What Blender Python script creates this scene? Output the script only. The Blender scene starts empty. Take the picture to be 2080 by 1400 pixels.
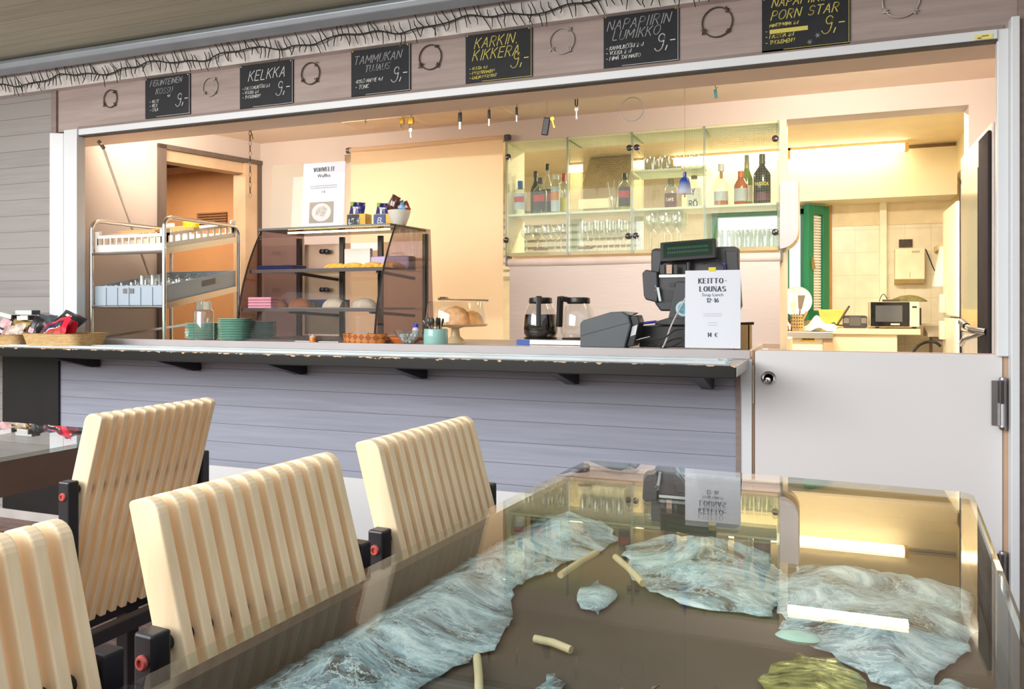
import bpy, bmesh, math, random
from mathutils import Vector, Matrix
random.seed(11)
C = bpy.context.scene.collection
SC = bpy.context.scene

# ------------------------------------------------------------------ camera, world, lights, exposure
F = 1650.0            # focal length in pixels of the 2080 px wide frame
H = 1.116             # eye height
A = math.radians(21.4)
SA, CA = math.sin(A), math.cos(A)
HY = 625.0            # pixel row of the horizon
cam_d = bpy.data.cameras.new('camera'); cam = bpy.data.objects.new('camera', cam_d); C.objects.link(cam)
cam.location = (0, 0, H); cam.rotation_euler = (math.pi/2, 0, A)
cam_d.sensor_width = 36; cam_d.lens = F/2080*36; cam_d.shift_y = -(700-HY)/2080
cam_d.clip_start = 0.02; cam_d.clip_end = 200
SC.camera = cam
SC.view_settings.view_transform = 'Standard'; SC.view_settings.look = 'None'
SC.view_settings.gamma = 1; SC.view_settings.use_curve_mapping = False
SC.view_settings.exposure = 0.5
cy = SC.cycles
cy.use_denoising = True; cy.max_bounces = 14; cy.transparent_max_bounces = 40
cy.diffuse_bounces = 4; cy.glossy_bounces = 6; cy.transmission_bounces = 8
cy.caustics_reflective = False; cy.caustics_refractive = False; cy.sample_clamp_indirect = 6

w = bpy.data.worlds.new('daylight'); SC.world = w; w.use_nodes = True
nt = w.node_tree; nt.nodes.clear()
def N(tree, typ, **kw):
    n = tree.nodes.new(typ)
    for k, v in kw.items(): setattr(n, k, v)
    return n
tc = N(nt, 'ShaderNodeTexCoord'); sp = N(nt, 'ShaderNodeSeparateXYZ'); nt.links.new(tc.outputs['Generated'], sp.inputs[0])
rz = N(nt, 'ShaderNodeValToRGB'); nt.links.new(sp.outputs['Z'], rz.inputs[0])
e = rz.color_ramp.elements; e[0].position = 0.0; e[0].color = (.30, .30, .28, 1); e[1].position = .10; e[1].color = (.90, .96, 1.0, 1)
q = e.new(.012); q.color = (.20, .30, .12, 1); q = e.new(.07); q.color = (.42, .55, .30, 1)
ry = N(nt, 'ShaderNodeValToRGB'); nt.links.new(sp.outputs['Y'], ry.inputs[0])
ry.color_ramp.elements[0].position = 0.0; ry.color_ramp.elements[1].position = .25
mx = N(nt, 'ShaderNodeMix', data_type='RGBA'); nt.links.new(ry.outputs[0], mx.inputs[0]); nt.links.new(rz.outputs[0], mx.inputs[6]); mx.inputs[7].default_value = (.95, .98, 1, 1)
bg = N(nt, 'ShaderNodeBackground'); nt.links.new(mx.outputs[2], bg.inputs[0]); bg.inputs[1].default_value = .95
wo = N(nt, 'ShaderNodeOutputWorld'); nt.links.new(bg.outputs[0], wo.inputs[0])

YLI = 3.275
def area_light(name, loc, rot, sx, sy, power, col):
    d = bpy.data.lights.new(name, 'AREA'); d.shape = 'RECTANGLE'; d.size = sx; d.size_y = sy; d.energy = power; d.color = col
    o = bpy.data.objects.new(name, d); C.objects.link(o); o.location = loc; o.rotation_euler = rot
    return o
# daylight from the open side of the terrace behind the photographer, unseen strips added behind the bar's lintel, and the kitchen's tube
area_light('terrace_daylight', (-3.6, -2.0, 2.5), (math.radians(64), 0, math.radians(-34)), 5.0, 2.2, 230, (1.0, .97, .94))
area_light('bar_fill_light', (-3.15, YLI, 2.09), (math.radians(86), 0, 0), .9, .16, 7, (1.0, .88, .76))
area_light('bar_fill_light.001', (.06, YLI, 2.09), (math.radians(86), 0, 0), .6, .16, 11, (1.0, .88, .76))
area_light('kitchen_tube_light', (-.16, 5.46, 2.364), (0, 0, 0), 1.2, .09, 56, (1.0, .92, .78))
area_light('blind_fill_light', (-2.4, 5.3, 2.364), (0, 0, 0), 1.2, .09, 22, (1.0, .91, .80))  # unseen fill added behind the cream blind to light its cloth
area_light('display_case_light', (-2.25, 3.37, 1.478), (0, 0, 0), .6, .05, .7, (1.0, .86, .62))
area_light('passage_light', (-4.3, 4.1, 2.1), (0, 0, 0), .4, .4, 11, (1.0, .74, .50))

# ------------------------------------------------------------------ where a pixel of the photograph lies
def ray(px): u = (px-1040)/F; return u*CA-SA, u*SA+CA
def P(px, py, Y):
    a, b = ray(px); t = Y/b
    return Vector((t*a, Y, H+(HY-py)/F*t))
def Pz(px, py, z):
    t = (H-z)*F/(py-HY); a, b = ray(px); return Vector((t*a, t*b, z))
def Px(px, py, x):
    a, b = ray(px); t = x/a; return Vector((x, t*b, H+(HY-py)/F*t))
def X(px, Y): a, b = ray(px); return Y/b*a
def mpp(px, Y): return Y/ray(px)[1]/F      # metres per pixel there

# ------------------------------------------------------------------ materials
def lin(c):
    return tuple(((v/255)/12.92 if v/255 <= .04045 else ((v/255+.055)/1.055)**2.4) for v in c[:3])+(1,)
MATS = {}
def M(name, rgb, rough=.5, metal=0, var=.06, vs=6.0, vscale=(1, 1, 1), bump=0, emit=0, spec=.5, coat=0, ecol=None):
    if name in MATS: return MATS[name]
    m = bpy.data.materials.new(name); m.use_nodes = True; t = m.node_tree; b = t.nodes['Principled BSDF']
    col = lin(rgb); b.inputs['Roughness'].default_value = rough; b.inputs['Metallic'].default_value = metal
    b.inputs['Specular IOR Level'].default_value = spec; b.inputs['Coat Weight'].default_value = coat
    co = N(t, 'ShaderNodeTexCoord'); mp = N(t, 'ShaderNodeMapping'); mp.inputs['Scale'].default_value = vscale
    t.links.new(co.outputs['Object'], mp.inputs[0])
    nz = N(t, 'ShaderNodeTexNoise'); nz.inputs['Scale'].default_value = vs; nz.inputs['Detail'].default_value = 4
    t.links.new(mp.outputs[0], nz.inputs['Vector'])
    r = N(t, 'ShaderNodeValToRGB'); t.links.new(nz.outputs['Fac'], r.inputs[0])
    r.color_ramp.elements[0].position = .25; r.color_ramp.elements[1].position = .75
    r.color_ramp.elements[0].color = tuple(max(0, v*(1-2*var)) for v in col[:3])+(1,)
    r.color_ramp.elements[1].color = tuple(min(1, v*(1+2*var)) for v in col[:3])+(1,)
    t.links.new(r.outputs[0], b.inputs['Base Color'])
    if bump:
        bp = N(t, 'ShaderNodeBump'); bp.inputs['Strength'].default_value = bump; bp.inputs['Distance'].default_value = .004
        t.links.new(nz.outputs['Fac'], bp.inputs['Height']); t.links.new(bp.outputs[0], b.inputs['Normal'])
    if emit:
        b.inputs['Emission Color'].default_value = lin(ecol or rgb); b.inputs['Emission Strength'].default_value = emit
    MATS[name] = m
    return m
def schlick(t, k=1.0, pw=5):
    lw = N(t, 'ShaderNodeLayerWeight'); lw.inputs['Blend'].default_value = .5
    p = N(t, 'ShaderNodeMath', operation='POWER'); p.inputs[1].default_value = pw; t.links.new(lw.outputs['Facing'], p.inputs[0])
    a = N(t, 'ShaderNodeMath', operation='MULTIPLY_ADD'); a.inputs[1].default_value = .95*k; a.inputs[2].default_value = .05*k if pw == 5 else .02; a.use_clamp = True
    t.links.new(p.outputs[0], a.inputs[0]); return a
def G(name, tint=(.95, .97, .96), k=1.0, rough=0.0, haze=0, hcol=(230, 235, 230), grid=0, pw=5):
    """thin clear glass or acrylic: what passes is tinted, the rest mirrors by the viewing angle"""
    if name in MATS: return MATS[name]
    m = bpy.data.materials.new(name); m.use_nodes = True; t = m.node_tree; t.nodes.clear()
    out = N(t, 'ShaderNodeOutputMaterial'); tr = N(t, 'ShaderNodeBsdfTransparent'); tr.inputs[0].default_value = tint+(1,)
    gl = N(t, 'ShaderNodeBsdfGlossy'); gl.inputs['Roughness'].default_value = rough; gl.inputs[0].default_value = (1, 1, 1, 1)
    mix = N(t, 'ShaderNodeMixShader'); t.links.new(schlick(t, k, pw).outputs[0], mix.inputs[0])
    base = tr
    if haze or grid:
        df = N(t, 'ShaderNodeBsdfDiffuse'); df.inputs[0].default_value = lin(hcol)
        hm = N(t, 'ShaderNodeMixShader'); t.links.new(tr.outputs[0], hm.inputs[1]); t.links.new(df.outputs[0], hm.inputs[2])
        hm.inputs[0].default_value = haze
        if grid:
            ge = N(t, 'ShaderNodeNewGeometry'); s = N(t, 'ShaderNodeSeparateXYZ'); t.links.new(ge.outputs['Position'], s.inputs[0])
            ms = []
            for ax in ('X', 'Z'):
                d = N(t, 'ShaderNodeMath', operation='DIVIDE'); d.inputs[1].default_value = grid; t.links.new(s.outputs[ax], d.inputs[0])
                f = N(t, 'ShaderNodeMath', operation='FRACT'); t.links.new(d.outputs[0], f.inputs[0])
                g = N(t, 'ShaderNodeMath', operation='LESS_THAN'); g.inputs[1].default_value = .13; t.links.new(f.outputs[0], g.inputs[0]); ms.append(g)
            mxx = N(t, 'ShaderNodeMath', operation='MAXIMUM'); t.links.new(ms[0].outputs[0], mxx.inputs[0]); t.links.new(ms[1].outputs[0], mxx.inputs[1])
            ma = N(t, 'ShaderNodeMath', operation='MULTIPLY_ADD'); ma.inputs[1].default_value = .10; ma.inputs[2].default_value = haze
            t.links.new(mxx.outputs[0], ma.inputs[0]); t.links.new(ma.outputs[0], hm.inputs[0])
        base = hm
    t.links.new(base.outputs[0], mix.inputs[1]); t.links.new(gl.outputs[0], mix.inputs[2]); t.links.new(mix.outputs[0], out.inputs[0])
    MATS[name] = m
    return m
def cloth_mat(name, rgb, thin=.5):
    m = M(name, rgb, .85, var=.015, vs=8, vscale=(30, 1, 30)); t = m.node_tree; b = t.nodes['Principled BSDF']
    tl_ = N(t, 'ShaderNodeBsdfTranslucent'); tl_.inputs[0].default_value = lin(rgb); mx_ = N(t, 'ShaderNodeMixShader'); mx_.inputs[0].default_value = thin
    t.links.new(b.outputs[0], mx_.inputs[1]); t.links.new(tl_.outputs[0], mx_.inputs[2]); t.links.new(mx_.outputs[0], t.nodes['Material Output'].inputs[0])
    return m
def boards(name, rgb, period, phase, axis='Z', grain=(1.2, 30, 30), rough=.65, var=.12, seam=.45, knots=True):
    """wooden boards with a dark seam every `period` metres along `axis`, each board of a slightly different tone"""
    m = bpy.data.materials.new(name); m.use_nodes = True; t = m.node_tree; b = t.nodes['Principled BSDF']; b.inputs['Roughness'].default_value = rough
    ge = N(t, 'ShaderNodeNewGeometry'); s = N(t, 'ShaderNodeSeparateXYZ'); t.links.new(ge.outputs['Position'], s.inputs[0])
    sub = N(t, 'ShaderNodeMath', operation='SUBTRACT'); sub.inputs[1].default_value = phase; t.links.new(s.outputs[axis], sub.inputs[0])
    d = N(t, 'ShaderNodeMath', operation='DIVIDE'); d.inputs[1].default_value = period; t.links.new(sub.outputs[0], d.inputs[0])
    fr = N(t, 'ShaderNodeMath', operation='FRACT'); t.links.new(d.outputs[0], fr.inputs[0])
    fl = N(t, 'ShaderNodeMath', operation='FLOOR'); t.links.new(d.outputs[0], fl.inputs[0])
    mp = N(t, 'ShaderNodeMapping'); mp.inputs['Scale'].default_value = grain; t.links.new(ge.outputs['Position'], mp.inputs[0])
    nz = N(t, 'ShaderNodeTexNoise'); nz.noise_dimensions = '4D'; nz.inputs['Scale'].default_value = 2.2; nz.inputs['Detail'].default_value = 6; nz.inputs['Distortion'].default_value = .4
    t.links.new(mp.outputs[0], nz.inputs['Vector']); t.links.new(fl.outputs[0], nz.inputs['W'])
    wn = N(t, 'ShaderNodeTexWhiteNoise'); wn.noise_dimensions = '1D'; t.links.new(fl.outputs[0], wn.inputs['W'])
    big = N(t, 'ShaderNodeTexNoise'); big.inputs['Scale'].default_value = 3.0; big.inputs['Detail'].default_value = 3
    add = N(t, 'ShaderNodeMath', operation='MULTIPLY_ADD'); t.links.new(wn.outputs['Value'], add.inputs[0]); add.inputs[1].default_value = .35; t.links.new(nz.outputs['Fac'], add.inputs[2])
    ad2 = N(t, 'ShaderNodeMath', operation='MULTIPLY_ADD'); t.links.new(big.outputs['Fac'], ad2.inputs[0]); ad2.inputs[1].default_value = .5; t.links.new(add.outputs[0], ad2.inputs[2])
    r = N(t, 'ShaderNodeValToRGB'); t.links.new(ad2.outputs[0], r.inputs[0]); col = lin(rgb)
    r.color_ramp.elements[0].position = .5; r.color_ramp.elements[1].position = 1.3 if False else 1.0
    r.color_ramp.elements[0].color = tuple(v*(1-1.6*var) for v in col[:3])+(1,); r.color_ramp.elements[1].color = tuple(min(1, v*(1+1.2*var)) for v in col[:3])+(1,)
    lt = N(t, 'ShaderNodeMath', operation='LESS_THAN'); lt.inputs[1].default_value = .03; t.links.new(fr.outputs[0], lt.inputs[0])
    mxr = N(t, 'ShaderNodeMix', data_type='RGBA'); t.links.new(lt.outputs[0], mxr.inputs[0]); t.links.new(r.outputs[0], mxr.inputs[6])
    mxr.inputs[7].default_value = tuple(v*seam for v in col[:3])+(1,)
    last = mxr.outputs[2]
    if knots:
        vo = N(t, 'ShaderNodeTexVoronoi'); vo.inputs['Scale'].default_value = 2.3; t.links.new(ge.outputs['Position'], vo.inputs['Vector'])
        k = N(t, 'ShaderNodeValToRGB'); t.links.new(vo.outputs['Distance'], k.inputs[0])
        k.color_ramp.elements[0].position = .015; k.color_ramp.elements[0].color = (.5, .45, .42, 1); k.color_ramp.elements[1].position = .05; k.color_ramp.elements[1].color = (1, 1, 1, 1)
        mu = N(t, 'ShaderNodeMix', data_type='RGBA', blend_type='MULTIPLY'); mu.inputs[0].default_value = 1
        t.links.new(last, mu.inputs[6]); t.links.new(k.outputs[0], mu.inputs[7]); last = mu.outputs[2]
    t.links.new(last, b.inputs['Base Color'])
    bp = N(t, 'ShaderNodeBump'); bp.inputs['Strength'].default_value = .25; bp.inputs['Distance'].default_value = .003
    t.links.new(nz.outputs['Fac'], bp.inputs['Height']); t.links.new(bp.outputs[0], b.inputs['Normal'])
    MATS[name] = m
    return m
def tiles(name, rgb, grout, bw, bh, rough=.5, plane='XY', mort=.02, var=.12, offset=.5):
    m = bpy.data.materials.new(name); m.use_nodes = True; t = m.node_tree; b = t.nodes['Principled BSDF']; b.inputs['Roughness'].default_value = rough
    ge = N(t, 'ShaderNodeNewGeometry'); s = N(t, 'ShaderNodeSeparateXYZ'); t.links.new(ge.outputs['Position'], s.inputs[0])
    c = N(t, 'ShaderNodeCombineXYZ'); t.links.new(s.outputs[plane[0]], c.inputs[0]); t.links.new(s.outputs[plane[1]], c.inputs[1])
    br = N(t, 'ShaderNodeTexBrick'); t.links.new(c.outputs[0], br.inputs['Vector']); br.offset = offset
    col = lin(rgb); br.inputs['Color1'].default_value = tuple(v*(1-var) for v in col[:3])+(1,); br.inputs['Color2'].default_value = tuple(min(1, v*(1+var)) for v in col[:3])+(1,)
    br.inputs['Mortar'].default_value = lin(grout); br.inputs['Scale'].default_value = 1; br.inputs['Mortar Size'].default_value = mort*bh
    br.inputs['Brick Width'].default_value = bw; br.inputs['Row Height'].default_value = bh
    nz = N(t, 'ShaderNodeTexNoise'); nz.inputs['Scale'].default_value = 9; nz.inputs['Detail'].default_value = 6; t.links.new(ge.outputs['Position'], nz.inputs['Vector'])
    k = N(t, 'ShaderNodeValToRGB'); t.links.new(nz.outputs['Fac'], k.inputs[0]); k.color_ramp.elements[0].color = (.8, .8, .8, 1); k.color_ramp.elements[1].color = (1.1, 1.1, 1.1, 1)
    mu = N(t, 'ShaderNodeMix', data_type='RGBA', blend_type='MULTIPLY'); mu.inputs[0].default_value = 1
    t.links.new(br.outputs['Color'], mu.inputs[6]); t.links.new(k.outputs[0], mu.inputs[7]); t.links.new(mu.outputs[2], b.inputs['Base Color'])
    bp = N(t, 'ShaderNodeBump'); bp.inputs['Strength'].default_value = .4; bp.inputs['Distance'].default_value = .002; bp.invert = True
    t.links.new(br.outputs['Fac'], bp.inputs['Height']); t.links.new(bp.outputs[0], b.inputs['Normal'])
    MATS[name] = m
    return m

# ------------------------------------------------------------------ mesh building
WL = {}
class MB:
    def __init__(s): s.v = []; s.f = []
    def add(s, vs, fs):
        o = len(s.v); s.v += [tuple(v) for v in vs]; s.f += [tuple(i+o for i in f) for f in fs]; return s
    def box(s, x0, x1, y0, y1, z0, z1):
        if x0 > x1: x0, x1 = x1, x0
        if y0 > y1: y0, y1 = y1, y0
        if z0 > z1: z0, z1 = z1, z0
        return s.add([(x0,y0,z0),(x1,y0,z0),(x1,y1,z0),(x0,y1,z0),(x0,y0,z1),(x1,y0,z1),(x1,y1,z1),(x0,y1,z1)],
                     [(3,2,1,0),(4,5,6,7),(0,1,5,4),(1,2,6,5),(2,3,7,6),(3,0,4,7)])
    def obox(s, c, size, R=Matrix.Identity(3)):
        c = Vector(c); hx, hy, hz = size[0]/2, size[1]/2, size[2]/2
        k = [(-1,-1,-1),(1,-1,-1),(1,1,-1),(-1,1,-1),(-1,-1,1),(1,-1,1),(1,1,1),(-1,1,1)]
        return s.add([c+R@Vector((a*hx,b*hy,d*hz)) for a,b,d in k], [(3,2,1,0),(4,5,6,7),(0,1,5,4),(1,2,6,5),(2,3,7,6),(3,0,4,7)])
    def bar(s, p0, p1, w, h, up=(0,0,1)):
        p0 = Vector(p0); p1 = Vector(p1); d = (p1-p0); L = d.length; d.normalize(); u = Vector(up)
        x = d.cross(u)
        if x.length < 1e-4: x = Vector((1,0,0))
        x.normalize(); z = x.cross(d)
        R = Matrix((x, d, z)).transposed()
        return s.obox((p0+p1)/2, (w, L, h), R)
    def tube(s, pts, r, n=8, closed=False, cap=True):
        pts = [Vector(p) for p in pts]; m = len(pts); rings = []
        rr = r if isinstance(r, (list, tuple)) else [r]*m
        prev = None
        for i, p in enumerate(pts):
            a = pts[(i-1) % m] if (i > 0 or closed) else p; b = pts[(i+1) % m] if (i < m-1 or closed) else p
            t = (b-a).normalized() if (b-a).length > 1e-9 else Vector((0,0,1))
            if prev is None:
                q = Vector((0,0,1)) if abs(t.z) < .9 else Vector((1,0,0)); nrm = t.cross(q).normalized()
            else:
                nrm = (prev - t*prev.dot(t)); nrm = nrm.normalized() if nrm.length > 1e-6 else t.orthogonal().normalized()
            prev = nrm; bn = t.cross(nrm)
            rings.append([p + rr[i]*(math.cos(2*math.pi*k/n)*nrm + math.sin(2*math.pi*k/n)*bn) for k in range(n)])
        vs = [v for r_ in rings for v in r_]; fs = []
        for i in range(m if closed else m-1):
            j = (i+1) % m
            for k in range(n): fs.append((i*n+k, i*n+(k+1) % n, j*n+(k+1) % n, j*n+k))
        if not closed and cap: fs.append(tuple(range(n-1, -1, -1))); fs.append(tuple((m-1)*n+k for k in range(n)))
        return s.add(vs, fs)
    def lathe(s, prof, c=(0,0,0), n=24, R=None, sx=1, sy=1):
        c = Vector(c); vs = []; fs = []; m = len(prof)
        for r, z in prof:
            for k in range(n):
                v = Vector((sx*r*math.cos(2*math.pi*k/n), sy*r*math.sin(2*math.pi*k/n), z)); vs.append(c + (R@v if R else v))
        for i in range(m-1):
            for k in range(n): fs.append((i*n+k, i*n+(k+1) % n, (i+1)*n+(k+1) % n, (i+1)*n+k))
        if prof[0][0] > 1e-6: fs.append(tuple(range(n-1, -1, -1)))
        if prof[-1][0] > 1e-6: fs.append(tuple((m-1)*n+k for k in range(n)))
        return s.add(vs, fs)
    def open_lathe(s, prof, c=(0,0,0), n=24, R=None):
        k0 = len(s.f); s.lathe(prof, c, n, R)
        s.f = [f for f in s.f[:k0]]+[f for f in s.f[k0:] if len(f) == 4 or n == 4]
        return s
    def prism(s, poly, fn0, fn1):
        n = len(poly); vs = [fn0(*p) for p in poly]+[fn1(*p) for p in poly]
        fs = [tuple(range(n-1, -1, -1)), tuple(range(n, 2*n))]+[(i, (i+1) % n, n+(i+1) % n, n+i) for i in range(n)]
        return s.add(vs, fs)
    def px(s, poly, x0, x1): return s.prism(poly, lambda a, b: (x0, a, b), lambda a, b: (x1, a, b))
    def py(s, poly, y0, y1): return s.prism(poly, lambda a, b: (a, y0, b), lambda a, b: (a, y1, b))
    def pz(s, poly, z0, z1): return s.prism(poly, lambda a, b: (a, b, z0), lambda a, b: (a, b, z1))
    def poly(s, pts): return s.add(pts, [tuple(range(len(pts)))])
    def grid(s, fn, nu, nv):
        vs = [fn(i/nu, j/nv) for j in range(nv+1) for i in range(nu+1)]
        return s.add(vs, [(j*(nu+1)+i, j*(nu+1)+i+1, (j+1)*(nu+1)+i+1, (j+1)*(nu+1)+i) for j in range(nv) for i in range(nu)])
    def xf(s, fn): s.v = [tuple(fn(Vector(v))) for v in s.v]; return s
    def build(s, name, mat, parent=None, smooth=False, bevel=0, local=False, seg=2):
        if local: org = Vector((0,0,0))
        elif parent is not None: org = WL[parent.name]
        else:
            xs = [v[0] for v in s.v]; ys = [v[1] for v in s.v]; zs = [v[2] for v in s.v]
            org = Vector(((min(xs)+max(xs))/2, (min(ys)+max(ys))/2, min(zs)))
        me = bpy.data.meshes.new(name); me.from_pydata([tuple(Vector(v)-org) for v in s.v], [], s.f)
        bm = bmesh.new(); bm.from_mesh(me); bmesh.ops.recalc_face_normals(bm, faces=bm.faces); bm.to_mesh(me); bm.free()
        me.materials.append(mat); o = bpy.data.objects.new(name, me); C.objects.link(o)
        if parent is not None:
            o.parent = parent; WL[o.name] = org.copy()
        else:
            o.location = org; WL[o.name] = org.copy()
        if smooth:
            me.shade_smooth()
            try: me.set_sharp_from_angle(angle=math.radians(42))
            except Exception: pass
        if bevel:
            md = o.modifiers.new('edge', 'BEVEL'); md.width = bevel; md.segments = seg; md.limit_method = 'ANGLE'; md.angle_limit = math.radians(40)
        return o
def tag(o, label, cat, group=None, kind=None):
    if label: o['label'] = label
    if cat: o['category'] = cat
    if group: o['group'] = group
    if kind: o['kind'] = kind
    return o
def thing(name, label, cat, loc=(0,0,0), group=None, rotz=0):
    o = bpy.data.objects.new(name, None); C.objects.link(o); o.empty_display_size = .05
    o.location = loc; o.rotation_euler = (0, 0, rotz); WL[o.name] = Vector(loc)
    return tag(o, label, cat, group)
def struct(o, label=None): o['kind'] = 'structure'; 
def S(mb, name, mat, **k):
    o = mb.build(name, mat, **k); o['kind'] = 'structure'; return o
def copy_thing(root, loc, label=None, rotz=None, scale=None):
    r = root.copy(); C.objects.link(r); r.location = loc
    if rotz is not None: r.rotation_euler = (0, 0, rotz)
    if scale: r.scale = (scale,)*3
    if label: r['label'] = label
    WL[r.name] = Vector(loc)
    for ch in list(root.children):
        c = ch.copy(); C.objects.link(c); c.parent = r
        for g in list(ch.children):
            d = g.copy(); C.objects.link(d); d.parent = c
    return r
# single-stroke lettering
def arc(cx, cy_, rx, ry_, a0, a1, n=8):
    return [(cx+rx*math.cos(math.radians(a0+(a1-a0)*i/n)), cy_+ry_*math.sin(math.radians(a0+(a1-a0)*i/n))) for i in range(n+1)]
GL = {
'A': [[(0,0),(.3,1),(.6,0)],[(.1,.35),(.5,.35)]], 'B': [[(0,0),(0,1)],[(0,1)]+arc(.25,.76,.27,.24,90,-90)+[(0,.52)],[(0,.52)]+arc(.28,.26,.3,.26,90,-90)+[(0,0)]],
'C': [arc(.33,.5,.33,.5,50,310,10)], 'D': [[(0,0),(0,1)],[(0,1)]+arc(.2,.5,.4,.5,90,-90,10)+[(0,0)]], 'E': [[(0,0),(0,1)],[(0,1),(.5,1)],[(0,.52),(.42,.52)],[(0,0),(.5,0)]],
'F': [[(0,0),(0,1)],[(0,1),(.5,1)],[(0,.52),(.42,.52)]], 'G': [arc(.33,.5,.33,.5,50,340,10)+[(.64,.45),(.4,.45)]], 'H': [[(0,0),(0,1)],[(.55,0),(.55,1)],[(0,.52),(.55,.52)]],
'I': [[(.1,0),(.1,1)]], 'J': [[(.4,1),(.4,.25)]+arc(.2,.22,.2,.22,0,-160,6)], 'K': [[(0,0),(0,1)],[(.52,1),(0,.42)],[(.16,.6),(.56,0)]], 'L': [[(0,1),(0,0)],[(0,0),(.48,0)]],
'M': [[(0,0),(0,1)],[(0,1),(.36,.25)],[(.36,.25),(.72,1)],[(.72,1),(.72,0)]], 'N': [[(0,0),(0,1)],[(0,1),(.56,0)],[(.56,0),(.56,1)]], 'O': [arc(.34,.5,.34,.5,90,450,14)],
'P': [[(0,0),(0,1)],[(0,1)]+arc(.25,.74,.28,.26,90,-90)+[(0,.48)]], 'R': [[(0,0),(0,1)],[(0,1)]+arc(.25,.75,.27,.25,90,-90)+[(0,.5)],[(.2,.5),(.55,0)]],
'S': [arc(.28,.75,.25,.25,30,270,8)+arc(.28,.25,.27,.25,90,-150,8)], 'T': [[(.3,0),(.3,1)],[(0,1),(.6,1)]], 'U': [[(0,1),(0,.28)]+arc(.28,.28,.28,.28,180,360,8)+[(.56,1)]],
'V': [[(0,1),(.3,0)],[(.3,0),(.6,1)]], 'W': [[(0,1),(.22,0)],[(.22,0),(.42,.8)],[(.42,.8),(.62,0)],[(.62,0),(.84,1)]], 'X': [[(0,0),(.55,1)],[(0,1),(.55,0)]],
'Y': [[(0,1),(.28,.5),(.56,1)],[(.28,.5),(.28,0)]], '0': [arc(.28,.5,.28,.5,90,450,12)], '1': [[(.05,.8),(.2,1)],[(.2,1),(.2,0)]], '2': [arc(.27,.72,.26,.28,160,-30,8)+[(0,0)],[(0,0),(.54,0)]],
'4': [[(.4,0),(.4,1)],[(.4,1),(0,.32)],[(0,.32),(.55,.32)]], '5': [[(.5,1),(.08,1),(.04,.55)],[(.04,.55)]+arc(.25,.32,.28,.32,120,-150,9)],
'6': [[(.45,1),(.1,.5)]+arc(.28,.3,.27,.3,160,-200,12)], '8': [arc(.27,.75,.22,.25,90,450,10),arc(.27,.26,.27,.26,90,450,10)],
'9': [arc(.32,.72,.22,.28,20,380,12)+[(.5,.3)]+arc(.18,.2,.3,.42,-20,-150,8)], '-': [[(.05,.48),(.4,.48)]], ',': [[(.14,.12),(.06,-.2)]], '.': [[(.1,0),(.1,.06)]],
'c': [arc(.22,.28,.2,.28,50,310,8)], 'l': [[(.1,0),(.14,1)]], 'e': [arc(.22,.28,.21,.28,0,310,8)+[],[(.03,.28),(.42,.28)]], 'Ö': [arc(.34,.5,.34,.5,90,450,14),[(.2,1.16),(.2,1.24)],[(.46,1.16),(.46,1.24)]],
'Ä': [[(0,0),(.3,1),(.6,0)],[(.1,.35),(.5,.35)],[(.18,1.1),(.18,1.18)],[(.42,1.1),(.42,1.18)]], 'Å': [[(0,0),(.3,1),(.6,0)],[(.1,.35),(.5,.35)],arc(.3,1.14,.08,.08,0,360,6)],
'€': [arc(.38,.5,.33,.5,55,305,10),[(-.02,.58),(.5,.58)],[(-.02,.42),(.46,.42)]], '"': [[(.1,.8),(.1,1)]],
}
def glyph_w(ch):
    if ch == ' ': return .38
    g = GL.get(ch)
    return max(x for pl in g for x, _ in pl) if g else .4
def write(mb, s, org, right, up, h, pen, slant=0, gap=.2, serif=False, align='l', jit=0):
    """letters as flat ribbons lying in the plane of right and up"""
    right = Vector(right).normalized(); up = Vector(up).normalized(); nrm = right.cross(up)
    tot = sum(glyph_w(c)+gap for c in s)-gap
    x = 0 if align == 'l' else (-tot/2 if align == 'c' else -tot)
    for ch in s:
        if ch != ' ' and ch in GL:
            j = (random.random()-.5)*jit
            for pl in GL[ch]:
                pts = [((px_+x)+slant*py_, py_+j) for px_, py_ in pl]
                for (a, b), (c, d) in zip(pts, pts[1:]):
                    p0 = Vector(org)+right*a*h+up*b*h; p1 = Vector(org)+right*c*h+up*d*h
                    dr = (p1-p0)
                    if dr.length < 1e-7: continue
                    dr.normalize(); wd = pen
                    if serif: wd = pen*(.45+1.0*abs(dr.dot(up))**2) if ch not in 'NV' or abs(d-b) < .01 or c > a else pen*.55
                    sd = nrm.cross(dr)*wd/2; ex = dr*pen*.3
                    mb.poly([p0-ex+sd, p0-ex-sd, p1+ex-sd, p1+ex+sd])
                if serif and len(pl) <= 3:
                    for (a, b) in (pts[0], pts[-1]):
                        if abs(b) < .02 or abs(b-1) < .02:
                            p = Vector(org)+right*a*h+up*b*h; e_ = right*h*.13; t_ = up*pen*.22
                            mb.poly([p-e_-t_, p+e_-t_, p+e_+t_, p-e_+t_])
        x += glyph_w(ch)+gap
    return mb
def font_text(s, size, org, right, up, mat, name, parent, align='CENTER', space=1):
    cu = bpy.data.curves.new(name, 'FONT'); cu.body = s; cu.size = size; cu.align_x = align; cu.space_character = space; cu.resolution_u = 2
    o = bpy.data.objects.new(name, cu); C.objects.link(o)
    me = bpy.data.meshes.new_from_object(o.evaluated_get(bpy.context.evaluated_depsgraph_get()))
    bpy.data.objects.remove(o); right = Vector(right).normalized(); up = Vector(up).normalized()
    mb = MB(); mb.add([Vector(org)+right*v.co.x+up*v.co.y for v in me.vertices], [tuple(p.vertices) for p in me.polygons])
    return mb.build(name, mat, parent) if mb.v else None
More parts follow.
